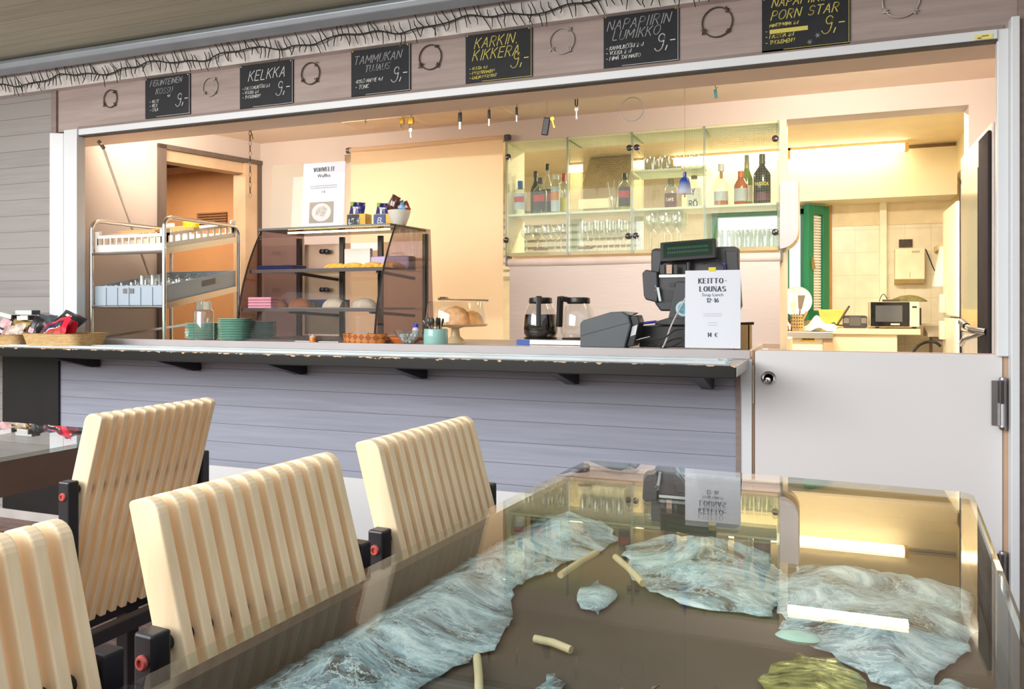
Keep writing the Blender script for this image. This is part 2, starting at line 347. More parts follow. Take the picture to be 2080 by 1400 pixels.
def rrect(x0, x1, y0, y1, r, n=4):
    pts = []
    for cx, cy_, a in ((x1-r, y1-r, 0), (x0+r, y1-r, 90), (x0+r, y0+r, 180), (x1-r, y0+r, 270)):
        for i in range(n+1):
            t = math.radians(a+90*i/n); pts.append((cx+r*math.cos(t), cy_+r*math.sin(t)))
    return pts

# ================================================================== the setting
YF, YL, YB, YK = 3.05, 3.256, 4.40, 7.76          # facade, inner face of the lintel, wall behind the bar, kitchen end wall
ZC = H-.155; ZS = H-.187; ZO = H+.871             # counter top, shelf top, head of the serving opening
YSF = 2.68                                        # front edge of the shelf
m_face = boards('grey_blue_boards', (152, 156, 172), .0857, .8284, grain=(1.0, 26, 26), var=.09)
m_left = boards('grey_boards', (146, 142, 140), .0857, .8284, grain=(1.0, 26, 26), var=.09)
m_fascia = M('fascia_board', (170, 154, 149), .7, var=.09, vs=2.5, vscale=(1, 14, 14), bump=.1)
m_mould = M('brown_moulding', (142, 127, 121), .7, var=.08, vs=3, vscale=(1, 14, 14))
m_roof = boards('roof_boards', (194, 196, 176), .12, .02, axis='Y', grain=(1.0, 26, 26), var=.10, seam=.6, knots=False)
m_white = M('white_lacquer', (222, 226, 230), .35, var=.01)
m_plinth = M('white_panel', (226, 226, 228), .45, var=.02, vs=2)
m_gate = M('pale_grey_laminate', (222, 220, 221), .32, var=.012, vs=1.5)
m_peach = M('peach_plaster', (218, 206, 197), .75, var=.03, vs=1.6, bump=.05)
m_peach2 = M('peach_ceiling', (250, 230, 210), .8, var=.02, vs=1.4)
m_cream = M('cream_plaster', (248, 236, 205), .7, var=.02, vs=1.5)
m_dtrim = M('brown_grey_trim', (112, 98, 88), .6, var=.06, vscale=(8, 8, 1))
m_black = M('black_paint', (22, 19, 20), .45, var=.15, vs=9)
m_floor = tiles('terrace_paving', (136, 112, 104), (168, 148, 138), .21, .068, .75, 'XY', .035, .16)
m_kfloor = M('grey_vinyl', (150, 145, 140), .5)
m_tile = tiles('white_wall_tiles', (250, 240, 214), (236, 222, 190), .2, .2, .22, 'XZ', .012, .01, 0)
m_orange = M('warm_beige_wall', (205, 160, 112), .75, var=.03)
m_steel = M('brushed_steel', (205, 203, 200), .28, 1, var=.04, vscale=(1, 30, 30))
m_chrome = M('chrome', (225, 226, 228), .12, 1, var=.01)
m_alu = M('grey_aluminium', (176, 188, 198), .4, .3, var=.03)

S(MB().box(-9, 6, -9, YF+.02, -.05, 0), 'floor', m_floor)
S(MB().box(-7, 3.5, YF+.04, 9, -.05, 0), 'floor', m_kfloor)
S(MB().box(-9, 6, 1.6, YF-.02, H+1.275, H+1.33), 'ceiling', m_roof)

# facade under the shelf, its plinth and skirting
xl, xr = X(118, YF), X(1504.5, YF)
S(MB().box(xl, xr, YF, YF+.02, .374, ZS-.02), 'wall_front', m_face)
S(MB().box(X(1494, YF)+.002, xr, YF-.008, YF, .374, ZS-.02), 'trim_1', m_mould)
S(MB().box(-6, xr, YF+.004, YF+.02, .047, .374), 'wall_front.001', m_plinth)
S(MB().box(-6, xr, YF-.012, YF+.004, 0, .047), 'baseboard_front', M('grey_skirting', (190, 184, 180), .5))
S(MB().box(xr, X(1527, YF), YF-.003, YF+.015, 0, ZS-.001), 'trim_2', m_white)
# wall beside the opening, fascia above it
S(MB().box(-7, X(108, YF), YF, YF+.03, 0, H+1.24), 'wall_left', m_left)
S(MB().box(X(108, YF), X(118, YF), YF-.012, YF+.03, ZS, H+1.24), 'trim_3', m_mould)
xj0, xj1 = X(118, YF), X(166, YF); xk0, xk1 = X(2024, YF), X(2066, YF)
S(MB().box(xj0, xk1, YF, YF+.03, ZO+.034, H+1.24), 'wall_front.002', m_fascia)
S(MB().box(xj1-.02, xk0+.02, YF-.006, YF, ZO+.034, ZO+.050), 'trim_4', m_mould)
S(MB().box(xk1, 3.2, YF-.004, YF+.03, 0, H+1.24), 'wall_right', m_left)
S(MB().box(xk1, xk1+.045, YF-.016, YF-.004, 0, H+1.24), 'trim_5', m_mould)
# white frame of the opening
j = MB(); zt = H+.877
j.pz([(xj0, YF-.05), (xj0+.02, YF-.062), (xj0+.075, YF-.03), (xj0+.075, YF+.03), (xj0, YF+.03)], ZS, zt+.012)
j.box(xj0+.075, xj1, YF-.03, YF+.022, ZS, ZO+.034)
S(j, 'trim_6', m_white, bevel=.003)
j = MB().box(xk0, xk0+.034, YF-.012, YF+.022, ZC-.004, ZO+.036)
j.box(xk0+.034, xk1, YF-.045, YF+.022, 0, ZO+.062); S(j, 'trim_7', m_white, bevel=.003)
S(MB().box(xj1, xk0, YF-.02, YF+.02, ZO+.003, ZO+.034), 'trim_8', m_white, bevel=.002)
S(MB().box(xj1, xk0, YF-.018, YF+.02, ZO-.003, ZO+.003), 'trim_9', M('dark_gasket', (60, 56, 54), .6))
S(MB().box(-4.7, 1.4, YF+.03, YL, ZO, H+1.24), 'wall_front.003', m_peach2)
# box and rail over the fascia
S(MB().box(-7, 3.2, YF-.04, YF, H+1.118, H+1.23), 'trim_10', M('pale_grey_board', (222, 217, 214), .6, var=.06, vscale=(1, 9, 9), vs=3))
rl = MB(); yr = YF-.115
rl.px([(yr-.025, H+1.218), (yr+.035, H+1.206), (yr+.035, H+1.27), (yr-.02, H+1.262), (yr-.036, H+1.24)], -7, 3.2); S(rl, 'trim_11', m_alu, bevel=.004)
S(MB().box(-7, 3.2, YF-.04, YF, H+1.23, H+1.275), 'trim_12', M('painted_gap_shade', (70, 68, 66), .8))  # dark strip painted as the shade in the gap above the rail

S(MB().box(2.2, 2.3, -2.5, YF-.12, 0, H+1.27), 'sky_block_wall', m_left)  # unseen wall, added to block sky light from this side
# ---- room behind the opening
S(MB().box(-4.7, 1.4, YL, YB+.16, H+1.086, H+1.13), 'ceiling.001', m_peach2)
zdo = H+.967; xo0, xo1 = X(700, YB), X(1968, YB); xc = X(529, YB)
S(MB().box(xc-.05, xo0, YB, YB+.15, 0, H+1.086), 'wall_back', m_peach)
S(MB().box(xo0, xo1, YB, YB+.15, zdo, H+1.086), 'wall_back.001', m_peach)
S(MB().box(xo1, 1.4, YB, YB+.15, 0, H+1.086), 'wall_back.002', m_peach)
xp = X(1583, YB)
S(MB().box(xo0, xp+.03, YB+.02, YB+.15, 0, .84), 'wall_back.003', m_peach)
S(MB().box(xp, xp+.035, YB, YB+.15, .84, zdo), 'wall_back.004', m_cream)
S(MB().box(1.32, 1.4, YL, YB, 0, H+1.086), 'wall_right.001', m_peach)
# two flat hatches in the ceiling
for k, (a, b, y0, y1) in enumerate(((712, 835, 4.06, 4.25), (858, 1036, 4.02, 4.33))):
    S(MB().box(X(a, (y0+y1)/2), X(b, (y0+y1)/2), y0, y1, H+1.080, H+1.086), 'trim_%d' % (13+k), M('ceiling_hatch', (238, 214, 188), .6))
# slanted side wall with a doorway
wd = Vector((-.248, -.969, 0)); wn = Vector((.969, -.248, 0)); w0 = Vector((xc, YB, 0))
def onwall(px):
    a, b = ray(px); s_ = (w0.x - a/b*w0.y)/(a/b*wd.y - wd.x); return s_
def wallbox(mb, s0, s1, z0, z1, d0=-.10, d1=0):
    pts = [w0+wd*s0+wn*d0, w0+wd*s1+wn*d0, w0+wd*s1+wn*d1, w0+wd*s0+wn*d1]
    return mb.pz([(p.x, p.y) for p in pts], z0, z1)
s323, s335, s497, s520 = onwall(323), onwall(335), onwall(497), onwall(522)
zd = H+.935
S(wallbox(MB(), s323, 1.345, 0, H+1.086), 'wall_left.001', m_peach)
S(wallbox(MB(), -.03, s520, 0, H+1.086), 'wall_left.002', m_peach)
S(wallbox(MB(), s520, s323, zd+.03, H+1.086), 'wall_left.003', m_peach)
tr = MB(); wallbox(tr, s335, s323+.012, 0, zd+.03, -.105, .018); wallbox(tr, s520-.10, s323+.012, zd+.006, zd+.034, -.02, .018); wallbox(tr, s520-.035, s520+.004, 0, zd+.01, -.02, .012)
S(tr, 'trim_15', m_dtrim)
tr = MB(); wallbox(tr, s497, s520+.004, 0, zd+.006, -.12, .008); wallbox(tr, s520, s335, zd-.06, zd+.006, -.12, -.012)
S(tr, 'trim_16', M('beige_door_frame', (226, 196, 160), .5))
# passage beyond it, with a flush door
S(MB().box(-6.2, xc-.05, 4.80, 4.9, 0, 2.4), 'wall_passage', m_orange)
S(MB().box(-6.3, -6.2, 3.4, 4.9, 0, 2.4), 'wall_passage.001', m_orange)
S(MB().box(-6.2, w0.x-.2, 4.57, 4.8, 2.28, 2.4).box(-6.2, -4.05, 3.3, 4.6, 2.28, 2.4), 'ceiling.002', m_orange)
dr = thing('door_1', None, None, (X(410, 4.78), 4.78, 0)); dr['kind'] = 'structure'
xa, xb = X(338, 4.78), X(492, 4.78); zh = P(410, 350, 4.78).z
MB().box(xa, xb, 4.77, 4.80, 0, zh).build('door_leaf', M('beige_door', (212, 164, 118), .5, var=.02), dr)
fr = MB().box(xa-.05, xb+.06, 4.755, 4.80, zh, zh+.045).box(xa-.05, xa+.012, 4.755, 4.80, 0, zh); fr.build('door_frame', M('pale_door_frame', (230, 190, 150), .5), dr)
MB().box(xa-.05, xb+.06, 4.75, 4.80, zh+.045, zh+.085).build('head_trim', m_dtrim, dr)
g = MB(); gx0, gx1 = X(402, 4.77), X(462, 4.77); gz0, gz1 = P(430, 455, 4.77).z, P(430, 430, 4.77).z
for i in range(5): g.box(gx0, gx1, 4.755, 4.77, gz0+(gz1-gz0)*i/5, gz0+(gz1-gz0)*(i+.55)/5)
g.build('vent_grille', M('brown_grille', (150, 112, 80), .5), dr)

# ---- kitchen
KX0, KX1 = -3.4, X(1930, YK)
zk = H+1.33
wx0, wx1 = X(1446, YK), X(1638, YK); wz0, wz1 = P(1540, 650, YK).z, P(1540, 428, YK).z
S(MB().box(KX0, wx0, YK, YK+.12, 0, zk).box(wx1, 1.6, YK, YK+.12, 0, zk).box(wx0, wx1, YK, YK+.12, 0, wz0).box(wx0, wx1, YK, YK+.12, wz1, zk), 'wall_kitchen', m_tile)
zt0 = P(1860, 455, YK).z
S(MB().box(X(1692, YK), KX1+.3, YK-.012, YK, zt0, P(1860, 395, YK).z+.3), 'wall_kitchen.001', M('beige_wall_band', (240, 222, 186), .6))
S(MB().box(KX0, wx0, YK-.012, YK, 1.9, zk), 'wall_kitchen.004', m_cream)
S(MB().box(X(1400, YK), KX1, YK-.42, YK-.012, P(1780, 402, YK-.42).z, zk), 'wall_kitchen.005', m_cream)
S(MB().box(1.50, 1.6, YB+.15, YK+.1, 0, zk), 'wall_kitchen.002', m_cream)
S(MB().box(KX0-.1, KX0, YB+.15, YK+.1, 0, zk), 'wall_kitchen.003', m_cream)
S(MB().box(KX0-.1, 1.6, YB+.15, YK+.12, zk, zk+.04), 'ceiling.003', M('kitchen_ceiling', (246, 226, 184), .7, var=.02))
S(MB().box(KX0, 1.5, YB+.15, YB+.16, zdo, zk), 'wall_kitchen.006', m_cream)
S(MB().box(KX1, 1.50, YB+.17, YK, P(1942, 335, 6.9).z, zk), 'wall_kitchen.007', m_cream)
S(MB().box(X(1400, YK-.43), KX1-.01, YK-.43, YK-.42, zk-.035, zk-.008), 'trim_17', M('dark_cornice', (120, 96, 70), .6))
S(MB().box(X(1786, YK), X(1800, YK), YK-.07, YK, .8, P(1790, 405, YK).z), 'trim_18', M('cream_pipe_box', (252, 240, 212), .4))
m_green = M('green_paint', (30, 128, 92), .35, var=.05, vscale=(1, 1, .3))
wf = MB(); t_ = .05
wf.box(wx0, wx1, YK-.03, YK+.06, wz1-t_, wz1).box(wx0, wx1, YK-.03, YK+.06, wz0, wz0+t_).box(wx0, wx0+t_, YK-.03, YK+.06, wz0, wz1).box(wx1-t_, wx1, YK-.03, YK+.06, wz0, wz1)
for px in (1588, ): wf.box(X(px, YK), X(px+15, YK), YK-.03, YK+.05, wz0, wz1)
wo_ = S(wf, 'window_1', m_green, bevel=.004)
pn = MB().box(wx0+t_, wx1-t_, YK+.02, YK+.024, wz0+t_, wz1-t_).build('window_glass', G('window_pane', (.98, .99, .99)), wo_)
# open green sash hinged at the window's edge, with a venetian blind between the panes
sh0 = Vector((X(1680, 7.66), 7.66, 0)); sh1 = Vector((X(1637, 7.42), 7.42, 0)); SLn = (sh1-sh0).length
sz0, sz1 = P(1655, 650, 7.5).z, P(1655, 417, 7.5).z
o = thing('window_2', None, None, (sh0.x, sh0.y, sz0)); o['kind'] = 'structure'
sd = (sh1-sh0).normalized(); sn = Vector((-sd.y, sd.x, 0))
def sbox(mb, a, b, z0, z1, d0=-.025, d1=.025):
    q = [sh0+sd*a+sn*d0, sh0+sd*b+sn*d0, sh0+sd*b+sn*d1, sh0+sd*a+sn*d1]; return mb.pz([(p.x, p.y) for p in q], z0, z1)
f = MB(); sbox(f, 0, .085, sz0, sz1); sbox(f, SLn-.075, SLn, sz0, sz1); sbox(f, .085, SLn-.075, sz0, sz0+.08); sbox(f, .085, SLn-.075, sz1-.08, sz1); f.build('sash_frame', m_green, o, bevel=.004)
f = MB(); n_ = 34
for i in range(n_):
    z = sz0+.085+(sz1-sz0-.17)*i/n_; sbox(f, .095, SLn-.08, z, z+(sz1-sz0-.17)/n_*.72, -.012, .006)
f.build('blind_slats', M('white_blind', (246, 246, 240), .5), o)
h = MB().bar(sh0+sd*(SLn-.04)+sn*.03+Vector((0,0,(sz0+sz1)/2+.04)), sh0+sd*(SLn-.04)+sn*.05+Vector((0,0,(sz0+sz1)/2-.06)), .02, .02); h.build('handle', M('brass', (205, 175, 110), .3, 1), o)
S(MB().box(X(1681, YK), X(1690, YK), YK-.025, YK, sz0, P(1660, 405, YK).z), 'trim_20', M('ochre_trim', (196, 152, 84), .6))

# ---- serving-hatch half door
gx0, gx1 = X(1533, YF), X(2037, YF); zg = ZC
gt = thing('door_2', None, None, ((gx0+gx1)/2, YF, .05)); gt['kind'] = 'structure'
gm = MB().py(rrect(gx0, gx1, .05, zg, .014), YF+.004, YF+.03)
gm.build('door_leaf', m_gate, gt, bevel=.002)
MB().box(gx0+.01, gx1-.005, YF+.012, YF+.032, zg-.001, zg+.003).build('edge_strip', M('pink_brown_edge', (190, 160, 145), .5), gt)
lc = P(1561, 769, YF); R90 = Matrix.Rotation(math.pi/2, 3, 'X')
lk = MB().lathe([(.026, 0), (.026, .002), (.022, .006), (.0165, .0035), (.0165, .0)], (lc.x, YF+.004, lc.z), 24, R90).build('lock_plate', m_chrome, gt, smooth=True)
MB().lathe([(.0115, 0), (.0115, .011), (.009, .013), (0, .013)], (lc.x-.002, YF-.001, lc.z-.006), 18, R90).build('lock_cylinder', m_chrome, gt, smooth=True)
MB().box(lc.x-.0035, lc.x-.0005, YF-.0155, YF-.013, lc.z-.010, lc.z-.002).build('keyhole', M('dark_slot', (20, 20, 20), .5), gt)
xh = X(2037, YF-.012)
for py0, py1 in ((768, 872), (1122, 1216)):
    z1, z0 = P(2037, py0, YF-.012).z, P(2037, py1, YF-.012).z
    hg = MB().lathe([(.0, z0-.004), (.010, z0-.002), (.012, z0+.004), (.012, z0+.012), (.0112, z0+.013), (.0112, (z0+z1)/2-.001), (.0104, (z0+z1)/2), (.0112, (z0+z1)/2+.001), (.0112, z1-.013), (.012, z1-.012), (.012, z1-.004), (.010, z1+.002), (0, z1+.003)], (xh, YF-.012, 0), 16)
    hg.box(xh-.03, xh, YF-.003, YF+.004, z0+.01, z1-.01); hg.build('hinge', M('grey_steel', (150, 148, 150), .3, 1), gt, smooth=True)
S(MB().box(gx1+.002, X(2048, YF), YF+.01, YF+.03, 0, zg-.004), 'trim_21', M('tan_edge', (196, 162, 134), .6))
sl = MB().box(X(1528, YF), X(1532, YF), YF+.002, YF+.02, 0, zg+.0)
S(sl, 'trim_22', M('brown_edge', (150, 118, 92), .6))
MB().box(X(1529, YF), X(1531.5, YF), YF-.002, YF+.003, P(1530, 820, YF).z, P(1530, 742, YF).z).build('strike_plate', m_steel, gt)

# ================================================================== counter and shelf
cx0, cx1 = X(168, YF), X(1524, YF)
bc = thing('bar_counter', 'long white serving counter behind the black-edged shelf', 'counter', ((cx0+cx1)/2, 3.3, 0))
m_ctop = M('counter_laminate', (208, 200, 198), .35, var=.03)
MB().box(-2.98, X(1520, YF)-.004, YF+.02, 3.78, ZC-.034, ZC-.006).build('worktop', m_ctop, bc, bevel=.003)
MB().box(cx0, cx1, YF-.004, YF+.02, ZS, ZC).build('front_rail', M('grey_white_rail', (186, 180, 181), .4, var=.02), bc, bevel=.002)
MB().box(-2.98, X(1520, YF)-.01, YF+.03, 3.74, .02, ZC-.034).build('carcass', M('grey_carcass', (170, 165, 165), .6), bc)
xs0, xs1 = -6.0, X(1496, YSF)
sh = thing('bar_shelf', 'grey drinks shelf with chipped black front edge along the serving opening', 'shelf', (-2, 2.86, ZS))
MB().box(xs0, xs1, YSF+.004, YF-.006, ZS-.034, ZS).build('board', M('grey_shelf_top', (166, 158, 160), .4, var=.04, vscale=(1, 9, 1)), sh)
# chipped black paint: pale wood shows along the upper arris
m_chip = bpy.data.materials.new('chipped_black_paint'); m_chip.use_nodes = True; t = m_chip.node_tree; b = t.nodes['Principled BSDF']; b.inputs['Roughness'].default_value = .3
ge = N(t, 'ShaderNodeNewGeometry'); s_ = N(t, 'ShaderNodeSeparateXYZ'); t.links.new(ge.outputs['Position'], s_.inputs[0])
nz = N(t, 'ShaderNodeTexNoise'); nz.inputs['Scale'].default_value = 34; nz.inputs['Detail'].default_value = 8; mp = N(t, 'ShaderNodeMapping'); mp.inputs['Scale'].default_value = (1, 1, 2.5)
t.links.new(ge.outputs['Position'], mp.inputs[0]); t.links.new(mp.outputs[0], nz.inputs['Vector'])
ma = N(t, 'ShaderNodeMath', operation='SUBTRACT'); t.links.new(s_.outputs['Z'], ma.inputs[0]); ma.inputs[1].default_value = ZS-.010
mb_ = N(t, 'ShaderNodeMath', operation='MULTIPLY_ADD'); t.links.new(ma.outputs[0], mb_.inputs[0]); mb_.inputs[1].default_value = 26; t.links.new(nz.outputs['Fac'], mb_.inputs[2])
gt_ = N(t, 'ShaderNodeMath', operation='GREATER_THAN'); t.links.new(mb_.outputs[0], gt_.inputs[0]); gt_.inputs[1].default_value = .80
mm = N(t, 'ShaderNodeMix', data_type='RGBA'); t.links.new(gt_.outputs[0], mm.inputs[0]); mm.inputs[6].default_value = lin((17, 14, 14)); mm.inputs[7].default_value = lin((206, 178, 140)); t.links.new(mm.outputs[2], b.inputs['Base Color'])
MB().box(xs0, xs1, YSF-.012, YSF+.004, ZS-.041, ZS+.001).build('black_front_edge', m_chip, sh, bevel=.003)
MB().box(xs1, xs1+.003, YSF-.006, YF-.006, ZS-.034, ZS).build('end_cap', M('grey_end_cap', (190, 194, 190), .3, .3), sh)
for y, px, r in ((2.77, 1487, .010), (2.86, 1472, .011), (2.955, 1490, .008)):
    xe = X(px, y); rr_ = MB().px([(y-.018, ZS), (y+.018, ZS), (y+.013, ZS+r), (y-.013, ZS+r)], xj1+.12 if y > 2.8 else xs0, xe-.02)
    rr_.add([(xe-.02, y-.018, ZS), (xe-.02, y+.018, ZS), (xe-.02, y+.013, ZS+r), (xe-.02, y-.013, ZS+r), (xe, y, ZS), (xe, y, ZS+r*.6)], [(0, 3, 5, 4), (3, 2, 5), (2, 1, 4, 5), (0, 4, 1)])
    rr_.build('track_rail', M('white_track', (196, 207, 212), .35), sh)
for px in (165, 372, 590, 838, 1152, 1432):
    xb_ = X(px, 2.95)
    MB().px([(YSF+.03, ZS-.035), (YF-.006, ZS-.035), (YF-.006, ZS-.11), (YF-.05, ZS-.11)], xb_-.02, xb_+.02).build('bracket', m_black, sh, bevel=.002)
# dark panel closing the space under the shelf's far end
MB().box(X(5, YF-.014), X(117, YF-.014)+.004, YF-.014, YF-.001, .05, ZS-.036).build('panel', m_black)
tag(bpy.data.objects['panel'], 'black panel closing the space under the shelf beside the grey boarding', 'panel'); bpy.data.objects['panel'].name = 'cupboard_panel'
# roof and walls read as structure; small yellow sticker on the frame
st = P(1998, 75, YF-.021)
q = MB().box(st.x-.026, st.x+.026, YF-.0225, YF-.0203, st.z-.008, st.z+.008).build('sticker', M('yellow_sticker', (236, 226, 130), .5), None)
tag(q, 'small yellow sticker on the white frame over the serving opening', 'sticker')
q2 = MB(); q2.box(st.x-.018, st.x-.006, YF-.0229, YF-.0224, st.z-.005, st.z-.001).box(st.x-.006, st.x+.014, YF-.0229, YF-.0224, st.z+.001, st.z+.004); WL[q.name] = q.location.copy(); q2.build('print', M('brown_ink', (120, 100, 40), .6), q)

# ================================================================== behind the counter
YC0, YC1 = 4.38, 4.66
SH1 = H+.542; SB = H+.318; SU = H+.752
g_cab = G('wired_glass', (.95, .98, .94), .12, haze=.02, hcol=(214, 226, 206), grid=.0125)
g_clear = G('clear_glass', (.95, .97, .96), 1.3)
g_thin = G('drinking_glass', (.88, .91, .90), 2.4, haze=.04)
m_shelfg = M('pale_green_shelf', (218, 228, 206), .3, var=.02)
m_cabw = M('cream_cabinet', (246, 238, 208), .5, var=.02)
xA, xB, xCc, xD, xE = X(1027, YC0), X(1153, YC0), X(1284, YC0), X(1431, YC0), X(1582, YC0)
zT = H+.967-.004; zB = H+.297
cab = thing('glass_cabinet', 'glass-fronted wall cabinet of bottles and glasses above the white roller blind', 'cabinet', ((xA+xE)/2, 4.5, zB))
MB().box(xA, xE, YC0+.006, YC1, zB, zB+.02).build('bottom_board', M('tan_board', (214, 188, 150), .5), cab)
MB().box(xA, xE, YC0+.006, YC1, zT-.012, zT).build('top_board', m_cabw, cab)
for x in (xA, xCc-.008, xE-.012, xB-.005, xD-.005): MB().box(x, x+.012, YC0+.006 if x in (xA,) else YC0+.03, YC1, zB+.02, zT-.012).build('side_panel', m_cabw if x == xA else G('clear_side', (.93, .96, .92), 1), cab)
MB().box(xA+.012, xE-.012, YC0+.012, YC1, SH1-.012, SH1).build('shelf', m_shelfg, cab)
MB().box(xCc+.006, xD, YC0+.012, YC1, SU-.01, SU).build('shelf', m_shelfg, cab)
m_knob = M('grey_knob', (92, 90, 94), .25, .8)
R90 = Matrix.Rotation(math.pi/2, 3, 'X')
for a, b, hx in ((xA, xB, 1100), (xB, xCc, 1190), (xCc, xD, None), (xD, xE, None)):
    d = MB().box(a+.002, b-.002, YC0-.006, YC0, zB+.002, zT-.002).build('door', g_cab, cab)
    e_ = MB().box(a+.001, a+.005, YC0-.0065, YC0+.0005, zB+.002, zT-.002); e_.build('pane_edge', M('green_glass_edge', (150, 168, 156), .2), d); MB().box(b-.005, b-.001, YC0-.0065, YC0+.0005, zB+.002, zT-.002).build('pane_edge', MATS['green_glass_edge'], d)
    if hx:
        x = X(hx, YC0); MB().bar((x-.04, YC0-.02, zB+.035), (x+.04, YC0-.02, zB+.035), .008, .012).box(x-.036, x-.03, YC0-.02, YC0-.004, zB+.03, zB+.04).box(x+.03, x+.036, YC0-.02, YC0-.004, zB+.03, zB+.04).build('handle', M('bronze', (96, 84, 70), .35, .7), d)
for px, py in ((1033, 319), (1279, 301), (1294, 300), (1575, 282), (1029, 488), (1277, 480), (1292, 479), (1575, 472)):
    p = P(px, py, YC0-.01); MB().lathe([(.006, 0), (.006, .006), (.017, .008), (.017, .014), (.011, .018), (0, .019)], (p.x, YC0-.006, p.z), 16, R90).build('knob', m_knob, cab, smooth=True)
for px, py in ((1036, 322), (1296, 306), (1035, 488), (1294, 482)):
    p = P(px, py, YC0-.012); MB().bar((p.x, YC0-.024, p.z), (p.x+.012, YC0-.028, p.z-.022), .006, .003).build('lock_key', m_steel, cab)

# bottles
def bottle(label, px, ytop, wpx, glass, cap, Y=4.50, base=SH1, shoulder=.62, neck=.32, caph=.13, liquid=None, fill=.5, paper=None, ink=None, pz=(.1, .5), words=None, n=24, tagc=None):
    x = X(px, Y); r = wpx*mpp(px, Y)/2; h = P(px, ytop, Y).z-base
    o = thing('bottle', label, 'bottle', (x, Y, base), 'bottles in the glass cabinet')
    nr = r*neck; hs = h*shoulder
    pr = [(0, .002), (r*.9, 0), (r, r*.12), (r, hs*.93), (r*.93, hs), (nr*1.3, hs+(h-hs)*.36), (nr, hs+(h-hs)*.5), (nr, h*(1-caph)), (nr*1.15, h*(1-caph)), (nr*1.15, h*(1-caph)+.003)]
    MB().lathe(pr, (x, Y, base), n).build('glass_body', glass, o, smooth=True)
    MB().lathe([(nr*1.2, h*(1-caph)), (nr*1.2, h-.002), (nr*1.05, h), (0, h)], (x, Y, base), 16).build('cap', cap, o, smooth=True)
    if liquid: MB().lathe([(0, .004), (r*.93, .004), (r*.95, min(fill*h, hs*.92)), (0, min(fill*h, hs*.92)+.0005)], (x, Y, base), n).build('drink', liquid, o, smooth=True)
    if paper:
        R = r*1.012; z0, z1 = h*pz[0], h*pz[1]
        MB().grid(lambda u, v: (x+R*math.sin((u-.5)*2.4), Y-R*math.cos((u-.5)*2.4), base+z0+(z1-z0)*v), 12, 2).build('paper_label', paper, o, smooth=True)
        if ink:
            R2 = r*1.025; a, b = (.45, .8)
            MB().grid(lambda u, v: (x+R2*math.sin((u-.5)*1.9), Y-R2*math.cos((u-.5)*1.9), base+z0+(z1-z0)*(a+(b-a)*v)), 10, 1).build('label_band', ink, o, smooth=True)
    if words:
        for s, zz, hh, mt in words:
            mbt = MB(); write(mbt, s, (0, 0, 0), (1, 0, 0), (0, 0, 1), hh, hh*.17, align='c'); RR = r*1.04
            mbt.v = [(x+RR*math.sin(v[0]/RR), Y-RR*math.cos(v[0]/RR), base+h*zz+v[2]) for v in mbt.v]
            mbt.build('lettering', mt, o)
    return o
gb_clear = G('bottle_glass_clear', (.86, .90, .88), 1.6, haze=.06)
gb_dark = M('dark_bottle_glass', (38, 32, 26), .08, spec=.6); gb_amber = M('amber_bottle_glass', (176, 84, 22), .1, spec=.6)
gb_green = M('green_bottle_glass', (112, 134, 40), .1, spec=.6); gb_black = M('black_bottle', (34, 30, 30), .15)
i_red = M('red_print', (196, 40, 40), .5); i_black = M('black_print', (30, 30, 32), .5); i_white = M('white_print', (240, 240, 238), .5)
i_yellow = M('yellow_print', (232, 208, 50), .5); i_blue = M('blue_print', (50, 104, 176), .5); i_brown = M('brown_leather', (104, 52, 50), .6)
c_black = M('black_cap', (28, 26, 26), .35); c_blue = M('blue_cap', (24, 104, 190), .35); c_white = M('white_cap', (222, 220, 216), .4); c_red = M('red_yellow_cap', (208, 66, 40), .4); c_olive = M('olive_cap', (120, 108, 74), .5)
c_brass = M('copper_cap', (196, 92, 42), .4); p_cream = M('cream_label', (232, 224, 206), .6); p_pale = M('pale_blue_label', (200, 214, 226), .6); p_grey = M('grey_label', (188, 192, 194), .6)
W = 'bottle in the glass cabinet'
bottle('small clear spirit '+W+' with a blue cap', 1057, 368, 25, gb_clear, c_blue, 4.44, shoulder=.70, neck=.36, caph=.24, paper=p_pale, pz=(.14, .62), ink=i_red)
bottle('dark brown '+W+' behind the red-labelled clear one', 1088, 348, 22, gb_dark, c_black, 4.56)
bottle('squat clear '+W+' with red and black label and black cap', 1097, 361, 28, gb_clear, c_black, 4.46, shoulder=.66, paper=i_black, ink=i_red, pz=(.1, .62), caph=.17)
bottle('tall clear '+W+' with a black stopper and red label', 1112, 333, 22, gb_clear, c_black, 4.54, shoulder=.55, paper=i_black, ink=i_red, pz=(.06, .5))
bottle('clear '+W+' with pale blue, orange and yellow label', 1129, 355, 20, gb_clear, c_white, 4.46, shoulder=.72, neck=.55, paper=p_pale, ink=M('orange_print', (220, 140, 60), .5), pz=(.05, .68))
bottle('slim '+W+' with a red and yellow cap', 1145, 353, 16, gb_clear, c_red, 4.52, shoulder=.72, neck=.5, caph=.2, paper=i_yellow, pz=(.08, .4))
bottle('rum '+W+' with yellow shoulder, red and black label and black cap', 1269, 352, 26, gb_clear, c_black, 4.46, shoulder=.66, paper=i_black, ink=i_red, pz=(.1, .62), caph=.17, liquid=M('yellow_rum', (214, 178, 50), .2), fill=.74)
bottle('clear '+W+' wearing a brown leather tag', 1363, 363, 26, gb_clear, c_olive, 4.47, shoulder=.70, neck=.42, caph=.24, words=[('CAFE', .24, .015, i_white)], paper=i_brown, pz=(.0, .5))
bottle('clear '+W+' with large black letters, beside the hanging bell', 1410, 357, 30, gb_clear, c_olive, 4.52, shoulder=.68, neck=.36, caph=.1, words=[('Y', .40, .032, i_black), ('RÖ', .05, .032, i_black)], paper=M('clear_white_label', (222, 220, 210), .5), pz=(.0, .6))
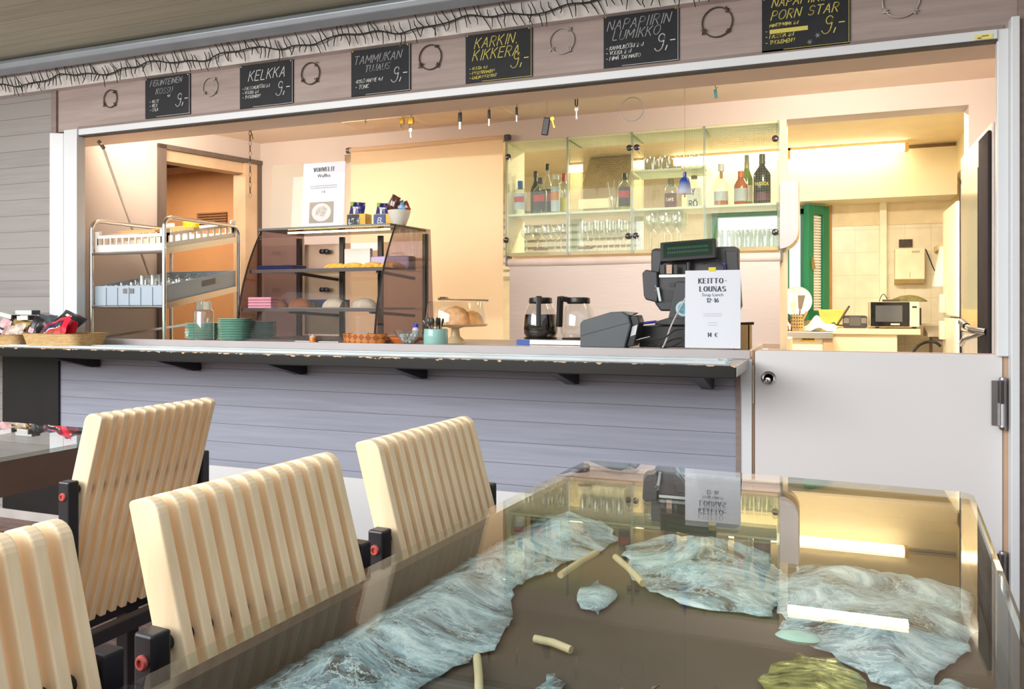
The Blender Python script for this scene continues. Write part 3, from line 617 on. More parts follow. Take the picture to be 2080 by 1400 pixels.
bottle('clear '+W+' with white cap, copper neck and amber rest', 1465, 333, 29, gb_clear, c_white, 4.46, shoulder=.56, neck=.36, caph=.17, liquid=M('amber_liqueur', (208, 104, 34), .15), fill=.2, paper=p_grey, pz=(.12, .34))
bottle('orange liqueur '+W+' with a copper cap and grey square label', 1505, 348, 27, gb_amber, c_brass, 4.44, shoulder=.62, neck=.4, caph=.2, paper=p_grey, pz=(.1, .48))
bottle('tall yellow green '+W+' behind the orange one', 1517, 315, 24, gb_green, M('foil_cap', (150, 150, 120), .4, .5), 4.54, shoulder=.56, neck=.34, caph=.26, paper=p_cream, pz=(.1, .4))
bottle('large black '+W+' with yellow lettering', 1548, 313, 34, gb_black, M('dark_bronze_cap', (70, 62, 50), .4), 4.46, shoulder=.62, neck=.30, caph=.2, words=[('PASSOA', .36, .017, i_yellow)], paper=M('purple_picture', (92, 44, 60), .5), pz=(.06, .22))
MB().tube([(X(1465, 4.46), 4.46, SH1+.150), (X(1465, 4.46), 4.46, SH1+.20)], .0075, 12).build('copper_neck_wrap', c_brass, bpy.data.objects['bottle.009'])

# glasses
def wineglass_mb(r, h):
    return MB().open_lathe([(.0, .001), (r*.82, .0), (r*.8, .002), (.006, .006), (.0045, .012), (.0045, h*.46), (r*.55, h*.53), (r*.95, h*.66), (r, h*.78), (r*.86, h)], (0,0,0), 20)
def tumbler_mb(r, h, inv=False):
    pr = [(0, .004), (r*.80, .004), (r*.83, 0), (r*.88, .004), (r, h)]
    if inv: pr = [(a, h-z) for a, z in pr]
    return MB().open_lathe(pr, (0,0,0), 18)
def repeat(mb, name, mat, spots, cat, group, labels):
    first = None
    for i, p in enumerate(spots):
        if first is None:
            o = mb.build(name, mat, None, smooth=True, local=True); o.location = p; first = o
        else:
            o = first.copy(); C.objects.link(o); o.location = p
        tag(o, labels[i] if isinstance(labels, list) else labels, cat, group); WL[o.name] = Vector(p)
    return first
sp_ = [(X(px, Y), Y, SB+.02-.298+.298) for px, Y in ((1070, 4.46), (1092, 4.55), (1110, 4.46), (1128, 4.56), (1140, 4.46))]
repeat(wineglass_mb(.036, .165), 'wine_glass', g_thin, [(x, y, SB) for x, y, z in sp_], 'wine glass', 'wine glasses in the cabinet below the vodka bottles', 'clear stemmed wine glass in the cabinet bay below the small blue-capped bottle')
sp_ = [(X(px, Y), Y) for px, Y in ((1186, 4.46), (1200, 4.56), (1212, 4.46), (1224, 4.56), (1236, 4.46), (1248, 4.56), (1260, 4.46), (1272, 4.55))]
repeat(MB().open_lathe([(0, .001), (.026, 0), (.026, .002), (.005, .006), (.004, .06), (.018, .075), (.026, .12), (.024, .175)], (0,0,0), 18), 'stemmed_glass', g_thin, [(x, y, SB) for x, y in sp_], 'glass', 'slim stemmed glasses in the second cabinet bay', 'slim stemmed glass in the cabinet bay below the yellow-shouldered rum')
sp_ = [(X(px, Y), Y) for px, Y in ((1322, 4.46), (1336, 4.55), (1350, 4.46), (1364, 4.56), (1376, 4.46), (1384, 4.56))]
repeat(wineglass_mb(.040, .21), 'wine_goblet', g_thin, [(x, y, SB) for x, y in sp_], 'wine glass', 'large goblets in the third cabinet bay', 'large clear goblet in the cabinet bay behind the till display')
sp_ = [(X(px, Y), Y) for px, Y in ((1318, 4.45), (1334, 4.54), (1348, 4.45), (1364, 4.54), (1378, 4.45), (1394, 4.54), (1408, 4.45), (1420, 4.54))]
repeat(tumbler_mb(.031, .075), 'tumbler', g_thin, [(x, y, SU) for x, y in sp_], 'glass', 'tumblers on the small upper shelf', 'short clear tumbler on the upper shelf above the hanging bell')
sp_ = [(X(px, Y), Y) for px, Y in ((1462, 4.46), (1484, 4.47), (1498, 4.56), (1504, 4.46), (1514, 4.55), (1522, 4.46), (1530, 4.57), (1540, 4.46), (1548, 4.56), (1556, 4.46), (1566, 4.57), (1570, 4.46))]
repeat(tumbler_mb(.021, .095, True), 'shot_glass', g_thin, [(x, y, SB) for x, y in sp_], 'glass', 'upturned shot glasses in the last cabinet bay', 'tall shot glass upside down below the black yellow-lettered bottle')
# glass of drinking straws
sx, sy = X(1246, 4.50), 4.50
t_ = thing('straw_glass', 'clear glass holding a few drinking straws beside the rum bottle', 'glass', (sx, sy, SH1))
tumbler_mb(.032, .085).xf(lambda v: v+Vector((sx, sy, SH1))).build('tumbler', g_thin, t_, smooth=True)
for k in range(5):
    a = random.random()*6.3; MB().tube([(sx+.006*math.cos(a), sy+.006*math.sin(a), SH1+.006), (sx+.036*math.cos(a), sy+.036*math.sin(a), SH1+.165+random.random()*.02)], .003, 6).build('straw', M('grey_straw', (196, 190, 176), .5), t_)

# roller blinds
m_bl1 = cloth_mat('cream_blind_cloth', (248, 226, 194), .42); m_bl2 = M('white_blind_cloth', (228, 215, 208), .8, var=.03, vscale=(1, 1, 40), vs=8)
yb = 4.355; xb0, xb1 = X(712, yb), X(1022, yb); zb1 = P(860, 293, yb).z; zb0 = .90
b1 = thing('roller_blind', 'long cream roller blind drawn down behind the cake display case', 'blind', ((xb0+xb1)/2, yb, zb0))
MB().grid(lambda u, v: (xb0+(xb1-xb0)*u, yb+.004+.004*math.sin(u*5), zb0+(zb1-zb0)*v), 16, 6).build('cloth', m_bl1, b1, smooth=True)
MB().tube([(xb0-.01, yb+.012, zb1), (xb1+.012, yb+.012, zb1)], .016, 14).build('roller', m_bl1, b1, smooth=True)
for x in (xb0-.02, xb1+.02): MB().lathe([(0, -.012), (.019, -.012), (.019, .010), (0, .010)], (x, yb+.012, zb1), 14, Matrix.Rotation(math.pi/2, 3, 'Y')).box(x-.012, x+.012, yb+.012, YB+.001, zb1-.006, zb1+.02).build('bracket', M('grey_bracket', (110, 108, 106), .35, .7), b1)
MB().box(xb0, xb1, yb-.004, yb+.010, zb0, zb0+.022).build('bottom_bar', m_bl1, b1)
y2 = 4.33; xb0, xb1 = X(1034, y2), X(1584, y2); zb1 = P(1300, 528, y2).z; zb0 = P(1300, 702, y2).z
b2 = thing('roller_blind', 'wide white roller blind hanging below the glass cabinet', 'blind', ((xb0+xb1)/2, y2, zb0))
MB().grid(lambda u, v: (xb0+(xb1-xb0)*u, y2+.006+.004*math.sin(u*7), zb0+(zb1-zb0)*v), 16, 4).build('cloth', m_bl2, b2, smooth=True)
MB().tube([(xb0-.012, y2+.016, zb1), (xb1+.004, y2+.016, zb1)], .024, 16).build('roller', M('white_roller', (232, 214, 204), .7), b2, smooth=True)
MB().box(xb0, xb1, y2-.004, y2+.014, zb0-.004, zb0+.02).build('bottom_bar', M('pink_grey_bar', (206, 180, 168), .6), b2)
for x in (xb0-.014, xb1+.008): MB().box(x-.004, x+.004, y2-.01, YC0+.02, zb1-.02, zB).build('bracket', M('grey_bracket', (110, 108, 106), .35, .7), b2)

# paper towel dispenser on the end of the cabinet wall
yd = 4.36; xd0, xd1 = X(1584, yd), X(1622, yd); zd1, zd0 = P(1600, 370, yd).z, P(1600, 505, yd).z
pd = thing('towel_dispenser', 'grey rounded paper towel dispenser at the cabinet end by the kitchen doorway', 'dispenser', ((xd0+xd1)/2, yd, zd0))
pl = [(xd0, zd1), (xd1, zd1+.004)]+[(xd1-.00-(xd1-xd0)*(1-math.cos(math.radians(a)))*1.0, zd0+.09-.09*math.sin(math.radians(a))) for a in range(0, 91, 15)]+[(xd0, zd0)]
MB().py(pl, yd, yd+.012).build('front_cover', M('pale_grey_plastic', (200, 198, 202), .4), pd, bevel=.002)
MB().py(pl, yd+.012, yd+.20).build('body', M('kitchen_lit_plastic', (236, 214, 170), .5), pd)  # cream colour paints the warm kitchen light onto the grey body

# ---- tray trolley
YT = 3.115
tx0, tx1 = X(186, YT), X(333.5, YT); ty0, ty1 = YT, 3.66
zta = P(333, 440, YT).z
tr_ = thing('tray_trolley', 'chrome tube trolley with tilted rack and grey crate behind the counter', 'trolley', ((tx0+tx1)/2, 3.4, 0))
def uframe(x):
    pts = [(x, ty0, .06)]; r = .05
    pts += [(x, ty0, zta-r)]+[(x, ty0+r-r*math.cos(math.radians(a)), zta-r+r*math.sin(math.radians(a))) for a in range(15, 91, 15)]
    pts += [(x, ty1-r+r*math.sin(math.radians(a)), zta-r+r*math.cos(math.radians(a))) for a in range(0, 91, 15)]+[(x, ty1, .06)]
    return MB().tube(pts, .0105, 12)
for x in (tx0, tx1): uframe(x).build('tube_frame', m_chrome, tr_, smooth=True)
for x in (tx0, tx1):
    for y in (ty0, ty1): MB().lathe([(0, -.012), (.03, -.012), (.03, .012), (0, .012)], (x, y, .03), 14, Matrix.Rotation(math.pi/2, 3, 'Y')).build('caster', M('grey_rubber', (90, 90, 92), .6), tr_)
tilt = .185
def tl(x, y, z): return (x, y, z+(y-ty0)*tilt)      # shelves rise toward the back
zs1 = P(260, 514, YT).z; zs2 = P(260, 624, YT).z
for z in (zs1, zs2):
    m_ = MB()
    m_.tube([tl(tx0, ty0, z), tl(tx1, ty0, z)], .007, 8).tube([tl(tx0, ty1, z), tl(tx1, ty1, z)], .007, 8)
    m_.add([tl(tx0, ty0, z-.006), tl(tx0+.004, ty0, z-.006), tl(tx0+.004, ty1, z-.006), tl(tx0, ty1, z-.006), tl(tx0, ty0, z+.02), tl(tx0+.004, ty0, z+.02), tl(tx0+.004, ty1, z+.02), tl(tx0, ty1, z+.02)], [(3,2,1,0),(4,5,6,7),(0,1,5,4),(1,2,6,5),(2,3,7,6),(3,0,4,7)])
    m_.add([tl(tx1-.004, ty0, z-.012), tl(tx1, ty0, z-.012), tl(tx1, ty1, z-.012), tl(tx1-.004, ty1, z-.012), tl(tx1-.004, ty0, z+.02), tl(tx1, ty0, z+.02), tl(tx1, ty1, z+.02), tl(tx1-.004, ty1, z+.02)], [(3,2,1,0),(4,5,6,7),(0,1,5,4),(1,2,6,5),(2,3,7,6),(3,0,4,7)])
    m_.build('tray_rail', m_steel, tr_)
MB().bar((tx0-.02, ty0+.06, P(300, 690, YT).z), (tx1, ty0+.25, P(330, 655, 3.3).z), .012, .012).build('push_bar', m_chrome, tr_)
# white slotted dish rack, grey crate: both lie on the tilted rails
def tray(name, label, z, hgt, mat, slots, cut):
    o = thing(name, label, 'crate', (tx0+.25, 3.38, z))
    a0, a1, b0, b1 = tx0+.012, tx1-.010, ty0+.010, ty1-.015
    zz = z+.008; t = .008
    def tb(mb, x0, x1, y0, y1, z0, z1, f=0): return mb.add([tl(x0+f*(0), y0, z0), tl(x1, y0, z0), tl(x1, y1, z0), tl(x0, y1, z0), tl(x0, y0, z1), tl(x1, y0, z1), tl(x1, y1, z1), tl(x0, y1, z1)], [(3,2,1,0),(4,5,6,7),(0,1,5,4),(1,2,6,5),(2,3,7,6),(3,0,4,7)])
    b = MB(); tb(b, a0, a1, b0, b1, zz, zz+.006)
    if slots:
        h0, h1 = zz+hgt*.34, zz+hgt*.66
        for y in (b0, b1-t):
            tb(b, a0+.028, a1-.028, y, y+t, zz+.006, h0); tb(b, a0+.028, a1-.028, y, y+t, h1, zz+hgt*.80)
            for i in range(slots+1):
                xx = a0+.02+(a1-a0-.04)*i/slots; tb(b, xx-.004, xx+.004, y, y+t, h0, h1)
            for xx in (a0, a1-.028): tb(b, xx, xx+.028, y, y+t, zz+.006, zz+hgt)
        for x in (a0, a1-t):
            tb(b, x, x+t, b0+t, b1-t, zz+.006, h0); tb(b, x, x+t, b0+t, b1-t, h1, zz+hgt*.80)
            for i in range(slots+1):
                yy = b0+.02+(b1-b0-.04)*i/slots; tb(b, x, x+t, yy-.006, yy+.006, h0, h1)
            for yy in (b0+t, b1-.028-t): tb(b, x, x+t, yy, yy+.028, h0, zz+hgt)
    else:
        for y in (b0, b1-t): tb(b, a0, a1, y, y+t, zz+.006, zz+hgt)
        for x in (a0, a1-t): tb(b, x, x+t, b0+t, b1-t, zz+.006, zz+hgt)
        for i in range(1, 6):
            xx = a0+(a1-a0)*i/6; tb(b, xx-.004, xx+.004, b0-.005, b0, zz, zz+hgt*.92)
    b.build('body', mat, o)
    if cut:
        d = MB(); xx = (a0+a1)/2; tb(d, xx-.035, xx+.035, b0-.004, b0+t+.001, zz+hgt*.62, zz+hgt*.86); tb(d, a1-t-.001, a1+.002, b0+.26, b0+.36, zz+hgt*.52, zz+hgt*.82); d.build('grip_opening', cut, o)
    return o
tray('dish_rack', 'white slotted plastic dish rack on the trolley top rails', zs1, .105, M('white_plastic', (250, 240, 232), .4), 10, None)
tray('storage_crate', 'grey ribbed plastic crate of glasses on the trolley lower rails', zs2, .098, M('grey_plastic', (176, 190, 204), .45, var=.02), 0, M('grip_shade', (120, 122, 126), .5))
# things on the rack: cutlery trays and a yellow packet
yl = tl(0, 3.35, zs1+.09)[2]
cx_ = X(385, 3.36)
for k, (x, y, a) in enumerate(((tx1-.10, 3.3, .12), (tx1-.22, 3.42, -.1), (tx1-.30, 3.25, .06))):
    o = MB().obox((x, y, tl(0, y, zs1+.088)[2]+.010+.0*k), (.24, .05, .014), Matrix.Rotation(a, 3, 'Z')@Matrix.Rotation(tilt, 3, 'X')).build('wooden_lath', M('pale_wood', (226, 186, 124), .55, vscale=(1, 12, 12)))
    tag(o, ['flat pale wooden lath lying across the white dish rack nearest its chrome handle', 'flat pale wooden lath lying on the middle of the white dish rack', 'flat pale wooden lath lying at the far side of the white dish rack'][k], 'lath', 'laths on the dish rack')
y_ = 3.40; p = Vector((X(388, y_), y_, tl(0, y_, zs1+.105)[2]))
def packet(name, label, cat, c, wdt, hgt, mat, R, thick=.02, group=None, band=None, crimp=True):
    o = thing(name, label, cat, c, group)
    def f(u, v, s):
        a = u*2-1; b = v*2-1; t = thick/2*max(0, (1-abs(a)**3))*max(0, (1-abs(b)**3))
        wob = .004*math.sin(7*a+3*b)
        return Vector(c)+R@Vector((a*wdt/2*(1-.05*math.cos(b*3)), s*t+wob, b*hgt/2))
    m_ = MB().grid(lambda u, v: f(u, v, -1), 10, 10).grid(lambda u, v: f(1-u, v, 1), 10, 10); m_.build('wrapper', mat, o, smooth=True)
    if band:
        for (v0, v1, u0, u1, mt, nm) in band:
            MB().grid(lambda u, v: f(u0+(u1-u0)*u, v0+(v1-v0)*v, -1)+R@Vector((0, -.0012, 0)), 8, 4).build(nm, mt, o, smooth=True)
    return o
packet('snack_bag', 'crumpled yellow packet lying on the white dish rack', 'packet', p, .09, .05, M('yellow_wrapper', (230, 214, 30), .35), Matrix.Rotation(.3, 3, 'Z'), .03)
# glasses upside down in the crate
gl_sp = []
for i in range(6):
    for k in range(5):
        y = ty0+.06+k*.095; gl_sp.append((tx0+.05+i*.072, y, tl(0, y, zs2+.016)[2]+(.035 if (k == 1 and i in (2, 3)) else 0)))
repeat(tumbler_mb(.031, .088, True), 'water_glass', g_thin, gl_sp, 'glass', 'washed glasses in the grey crate', 'small clear glass upside down among others in the grey trolley crate')

# ---- plates, carafe
m_plate = M('mint_glaze', (150, 202, 184), .15, var=.02)
def plate_mb(): return MB().lathe([(0, .004), (.045, .003), (.048, 0), (.055, .001), (.078, .010), (.086, .0125), (.086, .015), (.076, .013), (.052, .006), (0, .0055)], (0,0,0), 32)
first = None; zc = ZC-.006
stacks = [(413, 3.20, 10, 'stack behind the glass carafe'), (480, 3.16, 13, 'tall stack beside the display case'), (525, 3.30, 11, 'stack partly hidden by the display case glass')]
for px, Y, n_, nm in stacks:
    for k in range(n_):
        z = zc+k*.0078
        if first is None: o = plate_mb().build('plate', m_plate, None, smooth=True, local=True); first = o
        else: o = first.copy(); C.objects.link(o)
        o.location = (X(px, Y)+random.uniform(-.002, .002), Y, z)
        tag(o, 'mint green saucer plate in the '+nm, 'plate', 'mint plates in the '+nm)
x, y = X(414, 3.115), 3.115
cr = thing('carafe', 'clear glass carafe with a faceted stopper in front of mint plates', 'carafe', (x, y, zc))
hC = P(414, 612, y).z-zc; rC = 20*mpp(414, y)
MB().open_lathe([(0, .003), (rC*.95, .003), (rC, 0), (rC, .01), (rC, hC*.72), (rC*.96, hC*.76), (rC*.78, hC*.80), (rC*.76, hC*.98)], (x, y, zc), 28).build('glass_body', G('carafe_glass', (.86, .90, .90), 2.0, haze=.07), cr, smooth=True)
MB().lathe([(0, hC*.78), (rC*.70, hC*.79), (rC*.74, hC), (rC*.5, hC*1.01), (0, hC*1.01)], (x, y, zc), 8).build('stopper', G('stopper_glass', (.90, .88, .82), 3.0, haze=.22), cr)

# ---- cake display case
dx0, dx1 = -2.63, -1.865; dy0, dyt, dy1 = 3.11, 3.30, 3.68; dz0 = zc; dz1 = H+.385; dt = .008
g_case = G('smoked_acrylic', (.60, .52, .53), 1.2); g_front = G('curved_front_glass', (.84, .80, .80), .10)
dc = thing('display_case', 'curved smoked glass cake display case lit inside on the counter', 'display case', ((dx0+dx1)/2, 3.4, dz0))
def fcurve(v): # front edge profile y(z)
    return dy0+(dyt-dy0)*(v**2.2*.75+v*.25)
side = [(fcurve(i/12), dz0+(dz1-dz0)*i/12) for i in range(13)]+[(dy1-.04, dz1+.006), (dy1, dz0)]
for x in (dx0, dx1-dt): MB().px(side, x, x+dt).build('side_panel', g_case, dc)
MB().grid(lambda u, v: (dx0+dt+(dx1-dx0-2*dt)*u, fcurve(v)+.002, dz0+(dz1-dz0)*v), 4, 14).build('front_glass', g_front, dc, smooth=True)
for x in (dx0, dx1-dt): MB().tube([(x+dt/2, fcurve(i/12)-.002, dz0+(dz1-dz0)*i/12) for i in range(13)], .0045, 6).build('edge_trim', m_black, dc)
MB().box(dx0-.01, dx1-.03, dyt-.01, dy1-.03, dz1-.004, dz1+.006).build('top_panel', M('dark_case_top', (58, 50, 48), .25), dc)
m_dk = M('case_black_frame', (30, 26, 26), .4)
bk = MB()
for u in (0, .355, .66, 1): xx = dx0+dt+(dx1-dx0-2*dt)*u; bk.box(xx-.012, xx+.012, dy1-.09, dy1-.07, dz0, dz1-.02)
bk.build('rear_frame', m_dk, dc)
MB().box(dx0+.27, dx1-.02, dy1-.055, dy1-.05, dz0+.02, dz1-.05).build('rear_door', G('rear_acrylic', (.78, .74, .72), 1.6), dc)
MB().box(dx0+.02, dx0+.26, dy1-.050, dy1-.042, dz0+.02, dz1-.05).build('rear_door', M('rear_mirror_door', (214, 196, 168), .25, .3), dc)
za, zb_ = dz0+.155, dz0+.340
g_sh = G('shelf_acrylic', (.80, .82, .80), 1.2, haze=.06)
ya, yb2 = fcurve(.30)+.012, fcurve(.64)+.012
for z, y0 in ((za, ya), (zb_, yb2)):
    s_ = MB().box(dx0+dt+.001, dx1-dt-.001, y0, dy1-.10, z-.006, z).build('shelf', g_sh, dc)
    MB().box(dx0+dt+.001, dx1-dt-.001, y0-.003, y0+.002, z-.012, z+.004).build('shelf_lip', M('shelf_lip', (70, 62, 58), .3), s_)
    for x in (dx0+.26, dx1-.06): MB().bar((x, y0+.02, z-.014), (x, dy1-.1, z-.035), .012, .014).build('shelf_bracket', m_dk, s_)
MB().box(dx0+.12, dx1-.03, dyt+.035, dyt+.050, dz1-.020, dz1-.010).build('lamp_bar', m_dk, dc)
led = MB()
for i in range(44):
    xx = dx0+.14+(dx1-dx0-.20)*i/43; led.box(xx-.0035, xx+.0035, dyt+.030, dyt+.036, dz1-.021, dz1-.013)
led.build('light_strip', M('warm_leds', (255, 214, 120), .5, emit=26), dc)
hd = MB()
for z in (dz0+.255, dz0+.455):
    for k in (-1, 1): hd.lathe([(0, -.01), (.013, -.008), (.013, .008), (0, .010)], (dx0+.16+k*.013, dy1-.075, z), 14, R90)
    hd.box(dx0+.145, dx0+.175, dy1-.08, dy1-.068, z-.004, z+.004)
hd.build('door_pull', M('pull_black', (24, 22, 22), .3), dc, smooth=True)
MB().box(dx0+dt, dx1-dt, dy0+.02, dy1-.02, dz0, dz0+.012).build('base_plate', M('case_base', (92, 82, 78), .3), dc)
# food in the case
def lump(name, label, cat, c, sx, sy, sz, mat, seed=0, group=None, amp=.12, fr=3):
    rnd = random.Random(seed); ph = [rnd.random()*6.28 for _ in range(6)]
    def f(u, v):
        th = u*2*math.pi; z = v
        r = math.cos(v*math.pi/2)**.45 if v < 1 else 0
        k = 1+amp*(math.sin(fr*th+ph[0])+.6*math.sin((fr+2)*th+ph[1]+3*v))
        return Vector(c)+Vector((sx*r*k*math.cos(th), sy*r*k*math.sin(th), sz*v*(1+amp*math.sin(2*th+ph[2])*(1-v))))
    m_ = MB().grid(f, 24, 8); m_.poly([f(i/24, 0) for i in range(23, -1, -1)])
    return tag(m_.build(name, mat, None, smooth=True), label, cat, group)
m_tray = M('green_serving_tray', (84, 100, 88), .3, .2)
def serving(name, label, x0, x1, y0, y1, z, mat, h=.012):
    return tag(MB().pz(rrect(x0, x1, y0, y1, .02), z, z+.004).pz(rrect(x0-.004, x1+.004, y0-.004, y1+.004, .022), z+.003, z+h*.5).build(name, mat, bevel=.001), label, 'tray')
xm = dx0+.30
serving('serving_tray', 'oval green tray of golden pastries on the upper case shelf', xm+.03, dx1-.03, yb2+.02, dy1-.13, zb_, m_tray)
serving('serving_tray', 'wide pale steel tray of bread on the lower case shelf', xm-.10, dx1-.03, ya+.02, dy1-.13, za, M('pale_steel_tray', (170, 176, 166), .25, .6))
m_past = M('golden_pastry', (222, 160, 62), .5, var=.3, vs=40, bump=.6); m_roll = M('white_bread', (226, 214, 190), .7, var=.12, vs=30, bump=.4); m_crust = M('brown_crust', (150, 92, 48), .6, var=.25, vs=25, bump=.5)
for k, (dx, nm) in enumerate(((.06, 'beside the black case frame'), (.16, 'in the middle of the tray'), (.27, 'second along from the curved edge'), (.37, 'beside the smoked side panel'))):
    lump('pastry', 'flat golden pastry on the upper case shelf tray, '+nm, 'pastry', (xm+dx, 3.42, zb_+.006), .066, .06, .036, m_past, k, 'pastries on the upper case shelf', .1, 7)
for k, (dx, m_, nm) in enumerate(((-.16, m_crust, 'brown oval wrapped loaf on the lower shelf beside pink napkins'), (-.02, m_crust, 'brown wrapped loaf half on the lower case shelf tray'), (.17, m_roll, 'pale sandwich on the lower case shelf tray'), (.33, m_roll, 'pale sandwich by the smoked panel on the lower case shelf'))):
    lump('bread' if m_ is m_crust else 'sandwich', nm, 'bread' if m_ is m_crust else 'sandwich', (xm+dx, ya+.09, za+.007), .062, .05, .045, m_, 10+k, None, .05, 4)
    if m_ is m_roll:
        lump('lettuce_garnish', ('dark garnish beside the pale tray sandwich' if dx < .3 else 'dark garnish beside the sandwich nearest the smoked panel'), 'garnish', (xm+dx-.08, ya+.05, za+.007), .018, .016, .03, M('dark_garnish', (70, 60, 34), .6, var=.4, vs=50), 30+k, None, .25, 5)
for k in range(4):
    o = MB().pz(rrect(dx0+.035, dx0+.17, ya+.01, ya+.14, .004), za+.001+k*.014, za+.0135+k*.014).build('napkin_pack', M('pink_paper', (240, 150, 176) if k else (250, 176, 196), .8, var=.05) if k != 1 else M('light_pink_paper', (250, 178, 198), .8), bevel=.003)
    tag(o, 'pink folded napkins on the lower case shelf, '+['bottom of the pile', 'second layer from the bottom', 'third layer from the bottom', 'top of the pile'][k], 'napkin', 'pink napkins in the case')
for k in range(3):
    o = MB().pz(rrect(dx0+.04, dx0+.25, yb2+.015, yb2+.12, .004), zb_+.001+k*.008, zb_+.0085+k*.008).build('napkin_pack', M('navy_paper', (36, 40, 96), .7), bevel=.002)
    tag(o, 'navy blue folded napkins on the upper case shelf, '+['lowest', 'middle', 'uppermost'][k]+' of three', 'napkin', 'navy napkins in the case')
o = MB().pz(rrect(dx0+.22, dx0+.42, ya+.17, ya+.30, .004), za+.001, za+.045).build('napkin_pack', M('navy_paper', (36, 40, 96), .7), bevel=.003); tag(o, 'thick navy napkin stack behind the loaves on the lower case shelf', 'napkin')
o = tag(MB().pz(rrect(xm+.20, xm+.42, 3.50, 3.575, .01), zb_+.001, zb_+.075).build('cake_box', M('lilac_box', (176, 172, 226), .3), bevel=.02, seg=4), 'rounded lilac box at the back of the upper case shelf', 'box')
o = tag(MB().box(xm+.02, xm+.17, 3.55, 3.575, zb_+.001, zb_+.12).build('menu_card', M('white_card', (236, 238, 246), .5)), 'white card standing at the back of the upper case shelf', 'card')

# on the case: menu holders, waffle sign, snacks, bowl
ztop = dz1+.006
yv = 3.44
def sign(name, label, pl, pr, pt, pb, Y, mat_stand, mat_paper, zbase, lean=.06):
    x0, x1 = X(pl, Y), X(pr, Y); z1 = P((pl+pr)/2, pt, Y).z
    o = thing(name, label, 'sign', ((x0+x1)/2, Y, zbase)); L = z1-zbase
    def q(a, b, d=0): return Vector((x0+(x1-x0)*a, Y+lean*L*b+d, zbase+L*b))
    MB().poly([q(-.01, 0), q(1.01, 0), q(1.01, 1.0), q(-.01, 1.0)]).build('acrylic_front', mat_stand, o)
    MB().add([q(-.01, 0), q(1.01, 0), q(1.01, 0)+Vector((0, .07, 0)), q(-.01, 0)+Vector((0, .07, 0))]+[v+Vector((0,0,.003)) for v in (q(-.01, 0), q(1.01, 0), q(1.01, 0)+Vector((0, .07, 0)), q(-.01, 0)+Vector((0, .07, 0)))], [(3,2,1,0),(4,5,6,7),(0,1,5,4),(1,2,6,5),(2,3,7,6),(3,0,4,7)]).build('acrylic_foot', mat_stand, o)
    if mat_paper: MB().poly([q(0, .035, .0015), q(1, .035, .0015), q(1, .995, .0015), q(0, .995, .0015)]).add([q(0, .035, .003), q(1, .035, .003), q(1, .995, .003), q(0, .995, .003)], [(3,2,1,0)]).build('paper_sheet', mat_paper, o)
    return o, q
g_acr = G('acrylic_stand', (.97, .97, .97), .25, haze=.0); g_acr2 = G('empty_acrylic', (.93, .95, .92), .5, haze=.12, hcol=(206, 214, 186))
m_paper = M('white_paper', (232, 236, 246), .7, var=.005)
m_ink = M('grey_black_ink', (70, 76, 86), .7)
sign('menu_holder', 'empty clear acrylic menu holder beside the waffle sign', 549, 611, 333, 458, 3.47, g_acr2, None, ztop)
o, q = sign('waffle_sign', 'white waffle price sign in an acrylic holder on the display case', 612, 697, 328, 458, yv, g_acr, m_paper, ztop)
def T(o, q, s, b, h, pen, a=.5, serif=True, **k):
    L = (q(0, 1)-q(0, 0)).length; up = (q(0, 1)-q(0, 0)).normalized()
    return write(MB(), s, q(a, b, -.0005), (1, 0, 0), up, h*L, pen*L, serif=serif, align='c', **k).build('lettering', m_ink, o)
def TF(o, q, s, b, h, a=.5, mat=None, **k):
    L = (q(0, 1)-q(0, 0)).length; up = (q(0, 1)-q(0, 0)).normalized()
    return font_text(s, h*L, q(a, b, -.0005), (1, 0, 0), up, mat or m_ink, 'lettering', o, **k)
T(o, q, 'VOHVELIT', .865, .058, .0085, gap=.30)
TF(o, q, 'Waffles', .775, .075)
for b in (.645, .615): MB().poly([q(.18, b, -.0005), q(.83, b, -.0005), q(.83, b+.010, -.0005), q(.18, b+.010, -.0005)]).build('fine_print', M('faint_ink', (176, 180, 190), .7), o)
TF(o, q, '7 €', .54, .05)
MB().poly([q(.18, .10, -.0004), q(.75, .10, -.0004), q(.75, .41, -.0004), q(.18, .41, -.0004)]).build('photo_print', M('beige_photo', (176, 164, 150), .6, var=.1), o)
def qc(cx, cy_, r, ry, d, n=24): return [q(cx+r*math.cos(2*math.pi*i/n), cy_+ry*math.sin(2*math.pi*i/n), d) for i in range(n)]
MB().poly(qc(.47, .255, .23, .135, -.0008)).build('printed_plate', M('printed_white', (226, 226, 226), .6), o)
MB().poly([q(.33, .22, -.0012), q(.52, .19, -.0012), q(.62, .30, -.0012), q(.52, .35, -.0012), q(.36, .32, -.0012)]).build('printed_waffle', M('printed_cream', (206, 200, 190), .6, var=.15, vs=60), o)

def snackpair(label, px0, px1, pt, Y, fab, tagm, text, tcol, script):
    x0, x1 = X(px0, Y), X(px1, Y); zt = P(px0, pt, Y).z
    o = thing('snack_box', label, 'snack display', ((x0+x1)/2, Y, ztop)); wdt = x1-x0; h = zt-ztop
    MB().box(x0, x1, Y, Y+.06, ztop, ztop+h*.52).build('carton', M('yellow_carton', (236, 182, 50), .5, var=.15, vs=20), o)
    MB().box(x0+.006, x0+wdt*.66, Y-.004, Y-.001, ztop, ztop+h*.50).build('front_card', tagm, o)
    mm_ = MB(); write(mm_, text, (x0+.006+wdt*.33, Y-.0048, ztop+h*.16), (1, 0, 0), (0, 0, 1), h*(.18 if not script else .2), h*.035, slant=.2, align='c'); mm_.build('lettering', tcol, o)
    return o, x0, wdt, h
yq = 3.42
m_wr = M('navy_wrapper', (36, 34, 108), .3, var=.1, vs=30); m_wr2 = M('brown_wrapper', (92, 46, 30), .3, var=.2, vs=30); m_sw = M('white_swirl', (226, 226, 236), .4)
